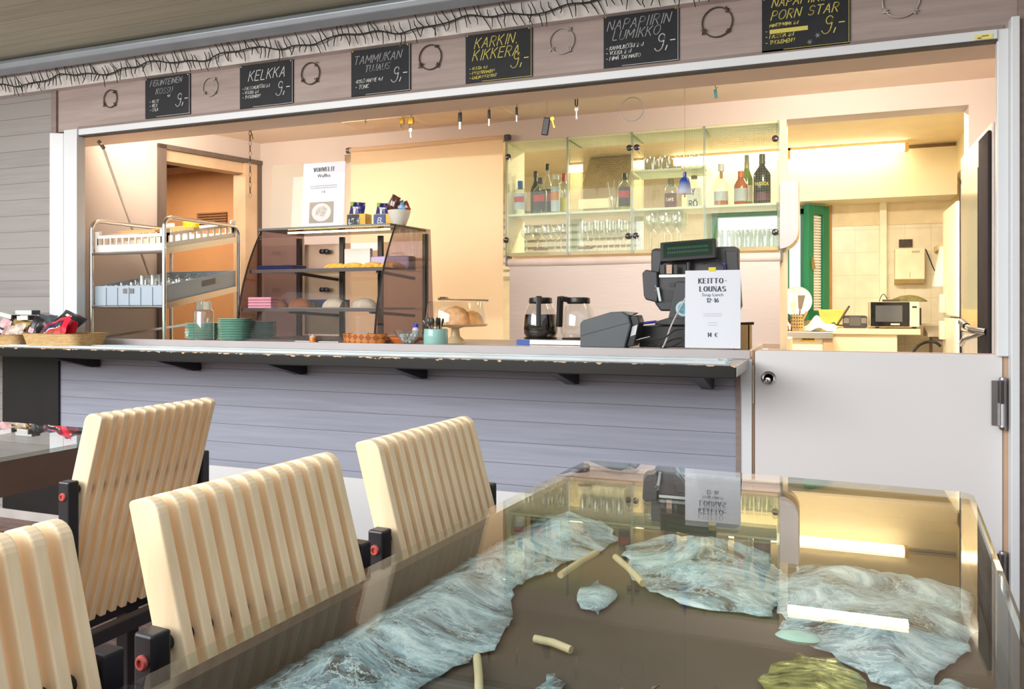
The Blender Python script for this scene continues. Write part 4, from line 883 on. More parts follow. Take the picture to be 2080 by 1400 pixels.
for lab, a, b, pt, tagm, tx, sc in (('small snack carton with a chalk price card beside the waffle sign', 704, 742, 410, M('chalk_tag', (64, 72, 80), .7), '1,5 €', False), ('small snack carton with a blue card beside the white bowl', 758, 796, 412, M('blue_tag', (52, 74, 140), .5), 'EL', True)):
    o, x0, wdt, h = snackpair(lab, a, b, pt, yq, None, tagm, tx, i_white, sc)
    c = (x0+wdt*.42, yq+.025, ztop+h*.66)
    p_ = packet('snack_bag', 'navy snack bag standing in the '+('chalk-priced' if not sc else 'blue-carded')+' carton', 'packet', c, wdt*.8, h*.66, m_wr, Matrix.Rotation(.1, 3, 'Y'), .024, band=[(.2, .7, .35, .5, m_sw, 'printed_swirl'), (.62, .72, .3, .68, m_sw, 'printed_swirl'), (.75, 1, 0, .3, M('lime_print', (130, 180, 50), .4), 'printed_corner')])
x, y = X(811, 3.42), 3.42
bw = thing('bowl', 'white tapered bowl of wrapped chocolates on the display case', 'bowl', (x, y, ztop)); rB = 24*mpp(811, y); hB = P(811, 428, y).z-ztop
MB().lathe([(0, .004), (rB*.5, .0), (rB*.58, .004), (rB*.84, hB*.55), (rB, hB), (rB*.95, hB), (rB*.78, hB*.55), (rB*.5, .012), (0, .012)], (x, y, ztop), 28).build('shell', M('white_ceramic', (236, 232, 220), .2), bw, smooth=True)
for k, (dx, dz, w_, h_, ry, m_, nm) in enumerate(((-.02, .035, .05, .075, .5, m_wr2, 'tall brown chocolate wrapper leaning in the white bowl'), (.004, .02, .05, .05, -.3, M('light_blue_wrapper', (120, 170, 214), .3, var=.3, vs=30), 'light blue chocolate wrapper in the white bowl'), (.03, .02, .035, .05, -.5, M('red_brown_wrapper', (146, 62, 34), .3, var=.25, vs=30), 'red brown chocolate wrapper in the white bowl'))):
    packet('chocolate_bar', nm, 'chocolate', (x+dx, y+(-.02, 0, .012)[k], ztop+hB+dz), w_, h_, m_, Matrix.Rotation(ry, 3, 'Y'), .014, band=[(.3, .6, .3, .7, m_sw, 'printed_swirl')])

# ================================================================== on the counter, in front
def at(px, Y): return X(px, Y), Y
# orange jar
x, y = at(636, 3.09); j_ = thing('jar', 'tiny orange patterned jar in front of the display case', 'jar', (x, y, zc))
MB().lathe([(.012, 0), (.0165, .003), (.0175, .022), (.015, .028), (0, .028)], (x, y, zc), 20).build('body', M('orange_glaze', (226, 120, 36), .3, var=.3, vs=90), j_, smooth=True)
MB().lathe([(.016, .027), (.016, .031), (.008, .034), (.004, .04), (0, .041)], (x, y, zc), 16).build('lid', M('pale_lid', (214, 196, 170), .3), j_, smooth=True)
o = MB().tube([(X(600, 3.1), 3.10, zc+.006), (X(688, 3.1), 3.10, zc+.006)], .004, 8).build('knife', m_steel, smooth=True); tag(o, 'steel knife lying along the foot of the display case', 'knife')
# chip-wood basket
x, y = at(741, 3.135); rb = 49*mpp(741, y); hb = .045
m_chipw = bpy.data.materials.new('woven_chip_wood'); m_chipw.use_nodes = True; t = m_chipw.node_tree; b = t.nodes['Principled BSDF']; b.inputs['Roughness'].default_value = .5
co = N(t, 'ShaderNodeTexCoord'); mp = N(t, 'ShaderNodeMapping'); mp.inputs['Rotation'].default_value = (0, math.radians(42), 0); mp.inputs['Scale'].default_value = (45, 1, 45); ck = N(t, 'ShaderNodeTexChecker'); ck.inputs['Scale'].default_value = 1
ck.inputs['Color1'].default_value = lin((206, 132, 64)); ck.inputs['Color2'].default_value = lin((158, 86, 36)); t.links.new(co.outputs['Object'], mp.inputs[0]); t.links.new(mp.outputs[0], ck.inputs['Vector']); t.links.new(ck.outputs['Color'], b.inputs['Base Color'])
bp = N(t, 'ShaderNodeBump'); bp.inputs['Strength'].default_value = .6; bp.inputs['Distance'].default_value = .003; t.links.new(ck.outputs['Fac'], bp.inputs['Height']); t.links.new(bp.outputs[0], b.inputs['Normal'])
o = MB().lathe([(0, .0), (rb*.93, 0), (rb*.98, hb*.5), (rb, hb), (rb*.96, hb), (rb*.93, hb*.5), (rb*.88, .006), (0, .006)], (x, y, zc), 40, sy=.55).build('wooden_basket', m_chipw, smooth=True); tag(o, 'low woven birch chip basket on the counter edge before the display case', 'basket')
o = MB().obox((x-.02, y-.005, zc+hb-.001), (.07, .04, .003), Matrix.Rotation(.2, 3, 'X')).build('paper_slip', m_paper); tag(o, 'white paper slip lying in the woven chip basket', 'paper')
# orange dish
x, y = at(822, 3.22); o = MB().lathe([(0, 0), (.05, 0), (.075, .022), (.078, .030), (.073, .029), (.05, .006), (0, .006)], (x, y, zc), 28).build('dish', M('terracotta', (206, 116, 54), .35)); tag(o, 'orange shallow dish behind the sugar bowl', 'dish')
# bottle
x, y = at(845, 3.24); v_ = thing('sweetener_bottle', 'small white and lilac bottle with a blue cap behind the sugar bowl', 'bottle', (x, y, zc))
MB().lathe([(.016, 0), (.018, .004), (.018, .062), (.012, .072), (0, .072)], (x, y, zc), 20).build('body', M('lilac_white', (224, 206, 224), .4, var=.1, vs=60), v_, smooth=True)
MB().lathe([(.011, .072), (.011, .088), (0, .088)], (x, y, zc), 14).build('cap', M('royal_blue_cap', (40, 70, 190), .4), v_, smooth=True)
# sugar bowl
x, y = at(829, 3.10); rs = 29*mpp(829, y); hs = P(829, 671, y).z-zc
sb_ = thing('sugar_bowl', 'clear glass bowl heaped with white sugar cubes', 'bowl', (x, y, zc))
MB().lathe([(0, .006), (rs*.32, .006), (rs*.36, 0), (rs*.38, .006), (rs*.7, hs*.5), (rs, hs), (rs*.96, hs), (rs*.66, hs*.5), (rs*.36, .010), (0, .010)], (x, y, zc), 28).build('glass_body', g_thin, sb_, smooth=True)
m_sug = M('sugar', (244, 246, 248), .5); first = None
for k in range(34):
    lev = k // 12; rr_ = rs*(.36+.13*lev)*random.random()**.5; a = random.random()*6.28
    R = Matrix.Rotation(random.random()*3, 3, 'Z')@Matrix.Rotation(random.random()*2, 3, 'X')
    if first is None: o = MB().obox((0,0,0), (.013, .013, .011)).build('sugar_cube', m_sug, local=True, bevel=.001); first = o
    else: o = first.copy(); C.objects.link(o)
    o.location = (x+rr_*math.cos(a), y+rr_*math.sin(a), zc+.017+lev*.0115); o.rotation_euler = R.to_euler()
    tag(o, 'white sugar cube among others in the clear glass bowl', 'sugar cube', 'sugar cubes in the glass bowl')
# mint mug with dark spoons
x, y = at(885, 3.13); rm = 25*mpp(885, y); hm = P(885, 668, y).z-zc
mg = tag(MB().lathe([(0, .004), (rm*.90, .004), (rm*.92, 0), (rm*.98, .004), (rm, hm*.5), (rm*.95, hm*.97), (rm*.93, hm), (rm*.88, hm*.98), (rm*.92, .01), (0, .01)], (x, y, zc), 30).build('cup', M('mint_cup', (150, 196, 188), .12), smooth=True), 'mint green glazed cup full of dark spoons', 'cup')
m_sp = M('dark_grey_spoon', (70, 72, 66), .3, .4); first = None
for k, (dx, tilt_) in enumerate(((-.7, -.55), (-.42, -.3), (-.15, -.12), (.1, .05), (.35, .16), (.55, .35), (.8, .6))):
    if first is None:
        first = o = MB().tube([(0, 0, 0), (0, 0, .075)], .0025, 6).lathe([(0, .070), (.0065, .076), (.0095, .090), (.008, .102), (0, .108)], (0,0,0), 12, sy=.35).build('spoon', m_sp, local=True, smooth=True)
    else: o = first.copy(); C.objects.link(o)
    o.location = (x+dx*rm*.5, y+.006*math.sin(k*2), zc+.012); o.rotation_euler = (.12*math.sin(k*3), tilt_*.75, .3*k)
    tag(o, 'dark spoon standing in the mint green cup'+['', ', at its widest lean']['0' == '1'], 'spoon', 'spoons in the mint cup')
# cake stand, dome, bread, ladle
x, y = at(925, 3.36); zp = P(925, 660, y).z
cs = thing('cake_stand', 'cream footed cake stand under a glass dome', 'cake stand', (x, y, zc)); rp = 68*mpp(925, y)
MB().lathe([(0, .0), (.052, 0), (.050, .006), (.022, .03), (.018, zp-zc-.018), (.04, zp-zc-.010), (rp*.9, zp-zc-.006), (rp, zp-zc+.003), (rp*.98, zp-zc+.004), (rp*.9, zp-zc), (0, zp-zc)], (x, y, zc), 40).build('plate_and_foot', M('cream_ceramic', (240, 214, 172), .3), cs, smooth=True)
rd = 62*mpp(925, y); hd_ = P(925, 613, y).z-zp
dm = tag(MB().open_lathe([(rd*1.0, .0015), (rd*.98, hd_*.3), (rd*.90, hd_*.95), (rd*.87, hd_), (0, hd_+.001)], (x, y, zp), 40).build('glass_dome', G('dome_glass', (.95, .95, .94), 1.6), smooth=True), 'clear flat-topped glass dome covering bread on the cake stand', 'dome')
m_bread = M('orange_bread', (236, 164, 96), .6, var=.2, vs=30, bump=.5)
for k, (dx, dy, s_, nm) in enumerate(((-.055, .01, .8, 'orange brown bread roll under the dome by the display case'), (.012, -.02, 1.15, 'largest orange brown bread roll in the middle of the dome'), (.075, .015, .85, 'orange brown bread roll under the dome beside the cream blind'))):
    lump('bread_roll', nm, 'bread roll', (x+dx, y+dy, zp+.002), .066*s_, .055*s_, .074*s_, m_bread, 60+k, 'rolls under the glass dome', .06, 3)
ld = thing('ladle', 'steel tongs spoon lying on top of the glass dome', 'spoon', (x, y, zp+hd_))
a0, a1 = P(898, 610, y-.02), P(992, 617, y-.02); zl = zp+hd_+.006
MB().tube([(a0.x, y-.02, zl+.008), (a0.x+.05, y-.02, zl+.003), (a1.x-.03, y-.02, zl+.0), (a1.x, y-.02, zl-.002)], [.004, .003, .004, .005], 8).build('handle', m_chrome, ld, smooth=True)
MB().lathe([(0, -.008), (.016, -.006), (.020, 0), (.015, .009), (0, .012)], (a0.x+.006, y-.02, zl+.007), 18, sx=1.35).build('bowl', m_chrome, ld, smooth=True)

# coffee warmer and two pots
yw = 3.36; wx0_, wx1_ = X(1050, yw-.09), X(1205, yw-.09); zw = P(1100, 688, yw).z
cm = thing('coffee_warmer', 'low steel coffee warming plate with a blue end', 'warmer', ((wx0_+wx1_)/2, yw, zc))
MB().box(wx0_, wx1_, yw-.09, yw+.12, zc, zw).build('body', m_steel, cm, bevel=.004)
MB().box(wx0_-.001, wx0_+.058, yw-.092, yw-.085, zc+.001, zw-.002).build('blue_panel', M('blue_plastic', (44, 84, 168), .35), cm)
pots = []
def coffeepot(label, px, fill, hrot):
    x, y = at(px, yw); r = 36*mpp(px, yw); h = P(px, 606, yw).z-zw; z = zw+.004
    o = thing('coffee_pot', label, 'coffee pot', (x, y, zw))
    MB().lathe([(0, 0), (r*.92, 0), (r*.95, .004), (r*.9, .006), (0, .006)], (x, y, zw), 30).build('hot_plate', m_black, o, smooth=True)
    pr = [(r*.86, .003), (r*.98, .02), (r, .045), (r*.94, h*.55), (r*.78, h*.76), (r*.64, h*.86), (r*.60, h*.90)]
    MB().open_lathe(pr, (x, y, z), 32).build('glass_jug', G('pot_glass', (.93, .94, .93), 1.5), o, smooth=True)
    if fill: MB().lathe([(0, .005), (r*.84, .005), (r*.95, .02), (r*.97, .045), (r*.925, h*.5), (r*.90, h*fill), (0, h*fill+.0005)], (x, y, z), 32).build('coffee', M('black_coffee', (24, 12, 8), .06), o, smooth=True)
    MB().lathe([(r*.62, h*.84), (r*.66, h*.86), (r*.66, h*.90), (r*.64, h*.98), (r*.5, h), (0, h)], (x, y, z), 28).build('lid', c_black, o, smooth=True)
    d = Vector((math.sin(hrot), -math.cos(hrot), 0)); b0 = Vector((x, y, z))
    MB().bar(b0+d*r*.55+Vector((0,0,h*.93)), b0+d*r*1.18+Vector((0,0,h*.97)), .026, .022).bar(b0+d*r*1.16+Vector((0,0,h*1.02)), b0+d*r*1.24+Vector((0,0,h*.28)), .024, .020, up=(d.y, -d.x, 0)).build('handle', c_black, o, bevel=.004)
    return o
coffeepot('glass coffee pot full of black coffee with its handle toward the terrace', 1098, .58, .25)
coffeepot('nearly empty glass coffee pot next to the card terminal', 1175, 0, -.75)

# card terminal
yt = 3.14; ct = thing('card_terminal', 'dark grey wedge-shaped card terminal on the counter', 'card terminal', (X(1240, yt), yt, zc))
def tp(px, py, Y=yt): p = P(px, py, Y); return (p.x, p.z)
pl = [tp(1178, 706), tp(1178, 657), tp(1184, 651), tp(1240, 634), tp(1262, 633), tp(1276, 643), tp(1281, 660), tp(1268, 708)]
MB().py(pl, yt, yt+.10).build('body', M('slate_plastic', (86, 92, 98), .5), ct, bevel=.005)
g_ = MB().bar((tp(1180, 682)[0], yt-.0005, tp(1180, 682)[1]), (tp(1279, 655)[0], yt-.0005, tp(1279, 655)[1]), .002, .002); g_.build('seam', M('seam_dark', (60, 64, 70), .6), ct)
pl2 = [tp(1276, 643), tp(1292, 640), tp(1297, 655), tp(1285, 704), tp(1269, 706), tp(1281, 660)]
MB().py(pl2, yt+.02, yt+.11).build('paper_cover', M('black_plastic', (34, 34, 38), .3), ct, bevel=.004)
MB().py([tp(1282, 664), tp(1293, 660), tp(1289, 680), tp(1278, 684)], yt+.017, yt+.021).build('sticker', M('white_sticker', (220, 220, 222), .5), ct)
MB().py([tp(1250, 634.5), tp(1262, 633), tp(1288, 636), tp(1278, 641)], yt+.03, yt+.09).build('key_edge', M('grey_green_keys', (130, 136, 130), .5), ct)

# point-of-sale till
yp = 3.40; m_pos = M('pos_charcoal', (58, 58, 64), .42, var=.04); m_pos2 = M('pos_dark', (36, 36, 40), .4)
po = thing('cash_register', 'charcoal touch-screen till with a green customer display seen from behind', 'till', (X(1410, yp), yp, zc))
def q2(px, py, Y=yp): p = P(px, py, Y); return (p.x, p.z)
def rpx(a, b, c, d, r, Y=yp):
    (x0, z1), (x1, z0) = q2(a, c, Y), q2(b, d, Y); return rrect(min(x0, x1), max(x0, x1), min(z0, z1), max(z0, z1), r, 4)
MB().py(rpx(1317, 1499, 503, 592, .02), yp+.05, yp+.085).build('screen_shell', m_pos, po, bevel=.008, seg=3)
MB().py([q2(1318, 590), q2(1330, 618), q2(1340, 632), q2(1400, 633), q2(1500, 633), q2(1506, 622), q2(1502, 560), q2(1318, 560)], yp+.012, yp+.06).build('rear_housing', m_pos, po, bevel=.008, seg=3)
MB().py([q2(1320, 506), q2(1345, 506), q2(1337, 555), q2(1340, 588), q2(1320, 584)], yp+.03, yp+.06).build('shell_cheek', m_pos, po, bevel=.006)
MB().py([q2(1470, 506), q2(1498, 508), q2(1500, 556), q2(1474, 556)], yp+.03, yp+.06).build('shell_cheek', m_pos, po, bevel=.006)
MB().py([q2(1305, 555), q2(1312, 548), q2(1336, 552), q2(1338, 600), q2(1336, 615), q2(1312, 609), q2(1308, 600)], yp-.01, yp+.03).build('card_reader', m_pos, po, bevel=.006, seg=3)
MB().py(rpx(1338, 1395, 558, 563, .0015), yp+.005, yp+.013).build('port_plate', M('port_metal', (170, 176, 172), .3, .6), po)
for a, b, m__ in ((1354, 1365, M('copper_plug', (202, 164, 140), .4)), (1369, 1376, m_pos2), (1341, 1350, m_pos2)): MB().py(rpx(a, b, 538, 556, .001), yp-.004, yp+.01).build('plug', m__, po)
MB().py(rpx(1358, 1370, 574, 582, .003), yp+.008, yp+.013).build('socket', m_pos2, po)
MB().py(rpx(1355, 1374, 590, 612, .003), yp+.008, yp+.013).build('recess', m_pos2, po)
MB().py([q2(1376, 572), q2(1394, 572), q2(1420, 580), q2(1420, 660), q2(1348, 660), q2(1360, 645)], yp-.03, yp+.012).build('neck', m_pos, po, bevel=.006)
bs = MB().py([q2(1336, 660), q2(1342, 652), q2(1362, 646), q2(1470, 646), q2(1500, 655), q2(1500, 661)], yp-.08, yp+.10).build('foot', m_pos, po, bevel=.004)
z_d = q2(1400, 662)[1]
MB().box(X(1298, 3.3), X(1508, 3.3), 3.30, 3.62, zc, z_d).build('cash_drawer', m_pos2, po, bevel=.004)
zdsp = P(1398, 510, yp)
RD = Matrix.Rotation(math.radians(-3), 3, 'Y')@Matrix.Rotation(math.radians(-14), 3, 'X')
cd = MB().obox((zdsp.x, yp+.0, zdsp.z), (112*mpp(1398, yp), .03, 42*mpp(1398, yp)), RD).build('customer_display', m_pos2, po, bevel=.006, seg=3)
MB().obox(Vector((zdsp.x, yp, zdsp.z))+RD@Vector((0, -.0155, .003)), (98*mpp(1398, yp), .002, 30*mpp(1398, yp)), RD).build('green_lcd', M('green_lcd', (26, 52, 38), .15), cd)
dg = MB()
for r_ in range(2):
    for i in range(18): dg.obox(Vector((zdsp.x, yp, zdsp.z))+RD@Vector(((i-8.5)*.0094, -.0168, .011-.018*r_)), (.0068, .0006, .010), RD)
dg.build('lcd_characters', M('lcd_cells', (40, 72, 54), .3), cd)
MB().tube([P(1398, 530, yp)+Vector((0, .02, .0)), P(1398, 560, yp)+Vector((0, .02, 0))], .012, 10).build('display_post', m_pos2, po)
MB().tube([P(1428, 536, yp-.01), P(1456, 528, yp-.01), P(1470, 540, yp-.01), P(1470, 560, yp-.005)], .003, 8).build('cable', m_pos2, po, smooth=True)
MB().py(rpx(1467, 1471, 534, 546, .0008), yp+.018, yp+.031).build('violet_mark', M('violet_plastic', (98, 74, 200), .4), po)
kl = MB().tube([P(1331, 580, yp-.014), P(1335, 588, yp-.016), P(1331, 590, yp-.014)], .0012, 6).bar(P(1336, 584, yp-.014), P(1341, 612, yp-.014), .010, .004, up=(0, 1, 0)); kl.build('white_tag', M('white_tag', (206, 216, 216), .4), po)
cxy = P(1388, 627, yp-.034); stk = MB().lathe([(0, 0), (.032, 0), (.032, .001), (0, .001)], (cxy.x, yp-.0305, cxy.z), 28, R90).build('round_sticker', M('pale_blue_sticker', (176, 210, 226), .5), po)
MB().lathe([(0, .001), (.022, .001), (.022, .0016), (0, .0016)], (cxy.x, yp-.0305, cxy.z), 24, R90).build('sticker_print', M('teal_print', (92, 158, 176), .5, var=.3, vs=60), stk)
# loose cables, a pen, a cardboard pen box
def cable(label, pts, r, mat):
    o = MB()
    P_ = [Vector(p) for p in pts]; out = []
    for i in range(len(P_)-1):
        p0, p1, p2, p3 = P_[max(0, i-1)], P_[i], P_[i+1], P_[min(len(P_)-1, i+2)]
        for k in range(6):
            t = k/6; out.append(.5*((2*p1)+(-p0+p2)*t+(2*p0-5*p1+4*p2-p3)*t*t+(-p0+3*p1-3*p2+p3)*t**3))
    out.append(P_[-1]); o.tube(out, r, 8); return tag(o.build('cable', mat, smooth=True), label, 'cable')
cable('pale grey cable running down from the till to the counter', [P(1392, 606, 3.33), P(1378, 632, 3.28), P(1362, 665, 3.22), P(1352, 694, 3.17), P(1346, 705, 3.13)], .0032, M('pale_cable', (206, 206, 210), .4))
m_bc = M('black_cable', (30, 30, 32), .4)
cable('black cable curling between the card terminal and the soup sign', [P(1283, 700, 3.22), P(1310, 690, 3.2), P(1345, 688, 3.18), P(1370, 672, 3.18), P(1390, 668, 3.2)], .003, m_bc)
cable('black cable looping low on the counter before the cash drawer', [P(1290, 680, 3.26), P(1320, 695, 3.2), P(1346, 706, 3.15), P(1375, 700, 3.16), P(1386, 688, 3.2), P(1366, 690, 3.22), P(1340, 704, 3.18)], .003, m_bc)
cable('thin white cable lying beside the card terminal', [P(1280, 698, 3.2), P(1296, 690, 3.18), P(1320, 684, 3.2)], .0018, M('white_cable', (220, 220, 220), .4))
o = MB().tube([P(1300, 659, 3.45), P(1334, 655, 3.45)], .006, 10).build('pen', M('blue_pen', (40, 44, 170), .3), smooth=True); tag(o, 'blue pen lying on the cash drawer beside the till foot', 'pen'); o.location.z = z_d+.001
yb_ = 3.2; bx = thing('pen_box', 'beige open cardboard box of pens behind the soup sign', 'box', (X(1514, yb_), yb_, zc))
x0, x1 = X(1490, yb_), X(1522, yb_); zt_ = P(1510, 660, yb_).z
MB().box(x0, x1, yb_, yb_+.004, zc, zt_).box(x0, x1, yb_+.11, yb_+.114, zc, zt_).box(x0, x0+.004, yb_, yb_+.114, zc, zt_).box(x1-.004, x1, yb_, yb_+.114, zc, zt_).build('walls', M('cardboard', (196, 164, 112), .8), bx)
o = MB().tube([(x0+.01, yb_+.03, zt_+.003), (x1+.012, yb_+.05, zt_+.005)], .0055, 8).build('pen', M('black_pen', (32, 30, 30), .3), smooth=True); tag(o, 'black pen lying across the beige pen box', 'pen')
# soup lunch sign
o, q = sign('soup_sign', 'white soup lunch price sign standing at the counter edge before the till', 1391, 1504, 548, 709, 3.075, g_acr, m_paper, zc, .03)
T(o, q, 'KEITTO-', .835, .060, .0095, gap=.36); T(o, q, 'LOUNAS', .735, .060, .0095, gap=.34)
TF(o, q, 'Soup Lunch', .675, .055, mat=M('mid_ink', (120, 126, 138), .7)); T(o, q, '12-16', .60, .048, .007, gap=.24)
for b in (.455, .43, .345, .315): MB().poly([q(.33 if b > .4 else .42, b, -.0005), q(.66 if b > .4 else .58, b, -.0005), q(.66 if b > .4 else .58, b+.008, -.0005), q(.33 if b > .4 else .42, b+.008, -.0005)]).build('fine_print', M('faint_ink2', (206, 208, 216), .7), o)
T(o, q, '14 €', .175, .048, .007, gap=.24)
MB().box(X(1439, 3.08), X(1453, 3.08), 3.084, 3.10, P(1445, 548, 3.08).z-.006, P(1445, 543, 3.08).z).build('yellow_clip', M('yellow_clip', (228, 210, 30), .4), o)

# wicker baskets of sweets at the far end of the shelf
m_wick = bpy.data.materials.new('wicker'); m_wick.use_nodes = True; t = m_wick.node_tree; b = t.nodes['Principled BSDF']; b.inputs['Roughness'].default_value = .7
co = N(t, 'ShaderNodeTexCoord'); mp = N(t, 'ShaderNodeMapping'); mp.inputs['Scale'].default_value = (55, 55, 130); br = N(t, 'ShaderNodeTexBrick'); mp2 = N(t, 'ShaderNodeMapping')
s_ = N(t, 'ShaderNodeSeparateXYZ'); t.links.new(co.outputs['Object'], s_.inputs[0]); ad = N(t, 'ShaderNodeMath', operation='ADD'); t.links.new(s_.outputs['X'], ad.inputs[0]); t.links.new(s_.outputs['Y'], ad.inputs[1]); cb = N(t, 'ShaderNodeCombineXYZ'); t.links.new(ad.outputs[0], cb.inputs[0]); t.links.new(s_.outputs['Z'], cb.inputs[1]); t.links.new(cb.outputs[0], br.inputs['Vector'])
br.inputs['Scale'].default_value = 1; br.inputs['Brick Width'].default_value = .018; br.inputs['Row Height'].default_value = .0055; br.inputs['Mortar Size'].default_value = .0007; br.inputs['Color1'].default_value = lin((236, 204, 150)); br.inputs['Color2'].default_value = lin((214, 176, 116)); br.inputs['Mortar'].default_value = lin((150, 108, 60))
t.links.new(br.outputs['Color'], b.inputs['Base Color']); bp = N(t, 'ShaderNodeBump'); bp.inputs['Strength'].default_value = .6; bp.inputs['Distance'].default_value = .003; bp.invert = True; t.links.new(br.outputs['Fac'], bp.inputs['Height']); t.links.new(bp.outputs[0], b.inputs['Normal'])
def wicker(label, px0, px1, ztop_px, Y, dep):
    x0, x1 = X(px0, Y), X(px1, Y); z1 = P((px0+px1)/2, ztop_px, Y).z; h = z1-ZS
    def ring(f, z, n=6): return [(a, b_, z) for a, b_ in rrect(x0+f, x1-f, Y+f, Y+dep-f, .04, n)]
    rs_ = [ring(.016, ZS+.001), ring(.011, ZS+h*.4), ring(.002, ZS+h), ring(-.004, ZS+h+.004), ring(.006, ZS+h+.002), ring(.022, ZS+.012)]
    m_ = MB(); n = len(rs_[0]); vs = [v for r_ in rs_ for v in r_]; fs = [(i*n+k, i*n+(k+1) % n, (i+1)*n+(k+1) % n, (i+1)*n+k) for i in range(len(rs_)-1) for k in range(n)]
    fs += [tuple(range(n-1, -1, -1)), tuple((len(rs_)-1)*n+k for k in range(n))]; m_.add(vs, fs)
    return tag(m_.build('wicker_basket', m_wick, smooth=True), label, 'basket'), x0, x1, z1
yk_ = 2.74
bA = wicker('wicker basket of sweets beside the white frame of the opening', 36, 150, 679, yk_, .21)
bB = wicker('wicker basket of striped sweet packets cut by the picture edge', -62, 27, 681, yk_, .21)
m_red = M('red_wrapper', (222, 40, 66), .3, var=.06); m_blk = M('black_wrapper', (36, 34, 38), .3, var=.1, vs=40); m_wht = M('white_box', (206, 210, 206), .5, var=.05)
m_drk = M('navy_black_print', (42, 42, 66), .4); m_dred = M('dark_red_print', (186, 50, 40), .35, var=.25, vs=50); m_bub = M('blue_logo', (70, 60, 150), .4)
def sw(px, py, Y): return P(px, py, Y)
p = sw(112, 668, 2.80); packet('sweet_bag', 'red sweet bag with a dark band lying at the front of the wicker basket', 'sweet bag', p, .178, .10, m_red, Matrix.Rotation(-.28, 3, 'Y')@Matrix.Rotation(-.5, 3, 'X'), .03, 'sweet bags in the wicker basket', band=[(.42, .72, .05, .86, m_drk, 'printed_band'), (.02, .40, .04, .84, m_dred, 'printed_sweets'), (.80, .92, .2, .36, m_bub, 'printed_badge'), (.40, .46, .1, .8, i_white, 'printed_letters')])
p = sw(140, 671, 2.86); packet('sweet_bag', 'plain red sweet bag behind the dark-banded one', 'sweet bag', p, .09, .11, m_red, Matrix.Rotation(.35, 3, 'Y'), .03, 'sweet bags in the wicker basket')
p = sw(142, 652, 2.90); packet('sweet_bag', 'black sweet bag with a white zigzag topmost in the wicker basket', 'sweet bag', p, .15, .09, m_blk, Matrix.Rotation(.3, 3, 'Y')@Matrix.Rotation(-.7, 3, 'X'), .03, 'sweet bags in the wicker basket', band=[(.3, .42, .35, .95, i_white, 'printed_zigzag'), (.6, .75, .3, .5, i_white, 'printed_letters')])
p = sw(70, 668, 2.82); packet('sweet_bag', 'black twisted sweet bag beside the red bags', 'sweet bag', p, .08, .12, m_blk, Matrix.Rotation(.4, 3, 'Y')@Matrix.Rotation(-.3, 3, 'X'), .03, 'sweet bags in the wicker basket', band=[(.3, .5, .3, .7, M('pink_print', (220, 170, 180), .5), 'printed_letters')])
p = sw(92, 652, 2.92); packet('sweet_bag', 'dark grey shiny sweet bag behind the red one', 'sweet bag', p, .13, .07, M('grey_foil', (90, 98, 104), .25, .3), Matrix.Rotation(.05, 3, 'Y')@Matrix.Rotation(-.5, 3, 'X'), .02, 'sweet bags in the wicker basket')
for k, (px, py, Y, w_, a, nm) in enumerate(((56, 635, 2.93, .125, 0, 'long white carton topmost above the wicker baskets'), (18, 641, 2.88, .105, .18, 'tilted white carton at the picture edge above the baskets'), (54, 646, 2.86, .085, -.03, 'short white carton below the long one above the baskets'))):
    p = sw(px, py, Y); o = thing('sweet_carton', nm, 'carton', p, 'white cartons over the wicker baskets'); R = Matrix.Rotation(a, 3, 'Y')
    MB().obox(p, (w_, .04, .022), R).build('carton', m_wht, o, bevel=.001); MB().obox(p+R@Vector((w_/2-.004, 0, 0)), (.009, .041, .0225), R).build('dark_end', m_blk, o)
for k, (px, py, Y, w_, h_, m__, a, nm) in enumerate(((42, 661, 2.86, .10, .045, M('gold_foil', (200, 168, 96), .25, .5, var=.3, vs=40), .1, 'gold foil sweet bag between the two wicker baskets'), (30, 672, 2.80, .10, .05, M('clear_wrap', (206, 186, 172), .2, var=.3, vs=40), -.15, 'clear-wrapped sweets bag between the two wicker baskets'), (4, 668, 2.82, .05, .08, M('pink_stripe', (232, 186, 190), .4), .3, 'pink and navy striped sweet bag at the picture edge'), (34, 654, 2.92, .10, .03, m_blk, -.1, 'flat black sweet bag under the white cartons'))):
    p = sw(px, py, Y); packet('sweet_bag', nm, 'sweet bag', p, w_*1.3, h_*1.3, m__, Matrix.Rotation(a, 3, 'Y')@Matrix.Rotation(-.4, 3, 'X'), .03, 'sweet bags over the wicker baskets', band=[(.2, .3, .1, .9, m_drk, 'printed_band'), (.45, .55, .1, .9, m_drk, 'printed_band')] if 'striped' in nm else None)

# ================================================================== hanging from the lintel and over the opening
YH = YL-.006; zL = ZO
def hook(x, y=YH): return [(x, y, zL+.001), (x, y, zL-.010), (x+.005, y-.004, zL-.014), (x+.009, y-.004, zL-.010)]
m_gold = M('brass_lock', (204, 156, 52), .3, .8); m_key = M('key_steel', (172, 166, 154), .35, .8)
def key_mb(p, L=.045, ry=0):
    R = Matrix.Rotation(ry, 3, 'Y'); m_ = MB(); p = Vector(p)
    m_.lathe([(0, -.001), (.009, -.001), (.009, .001), (0, .001)], p+R@Vector((0, 0, -.009)), 14, R@R90); m_.obox(p+R@Vector((0, 0, -.018-(L-.02)/2)), (.005, .002, L-.018), R); m_.obox(p+R@Vector((.003, 0, -L+.006)), (.004, .002, .010), R)
    return m_
x = X(742, YH); o = MB().tube(hook(x)+[(x, YH, zL-.022)], .002, 6).build('hook', m_key, smooth=True); tag(o, 'bare bent wire hook hanging from the lintel', 'hook')
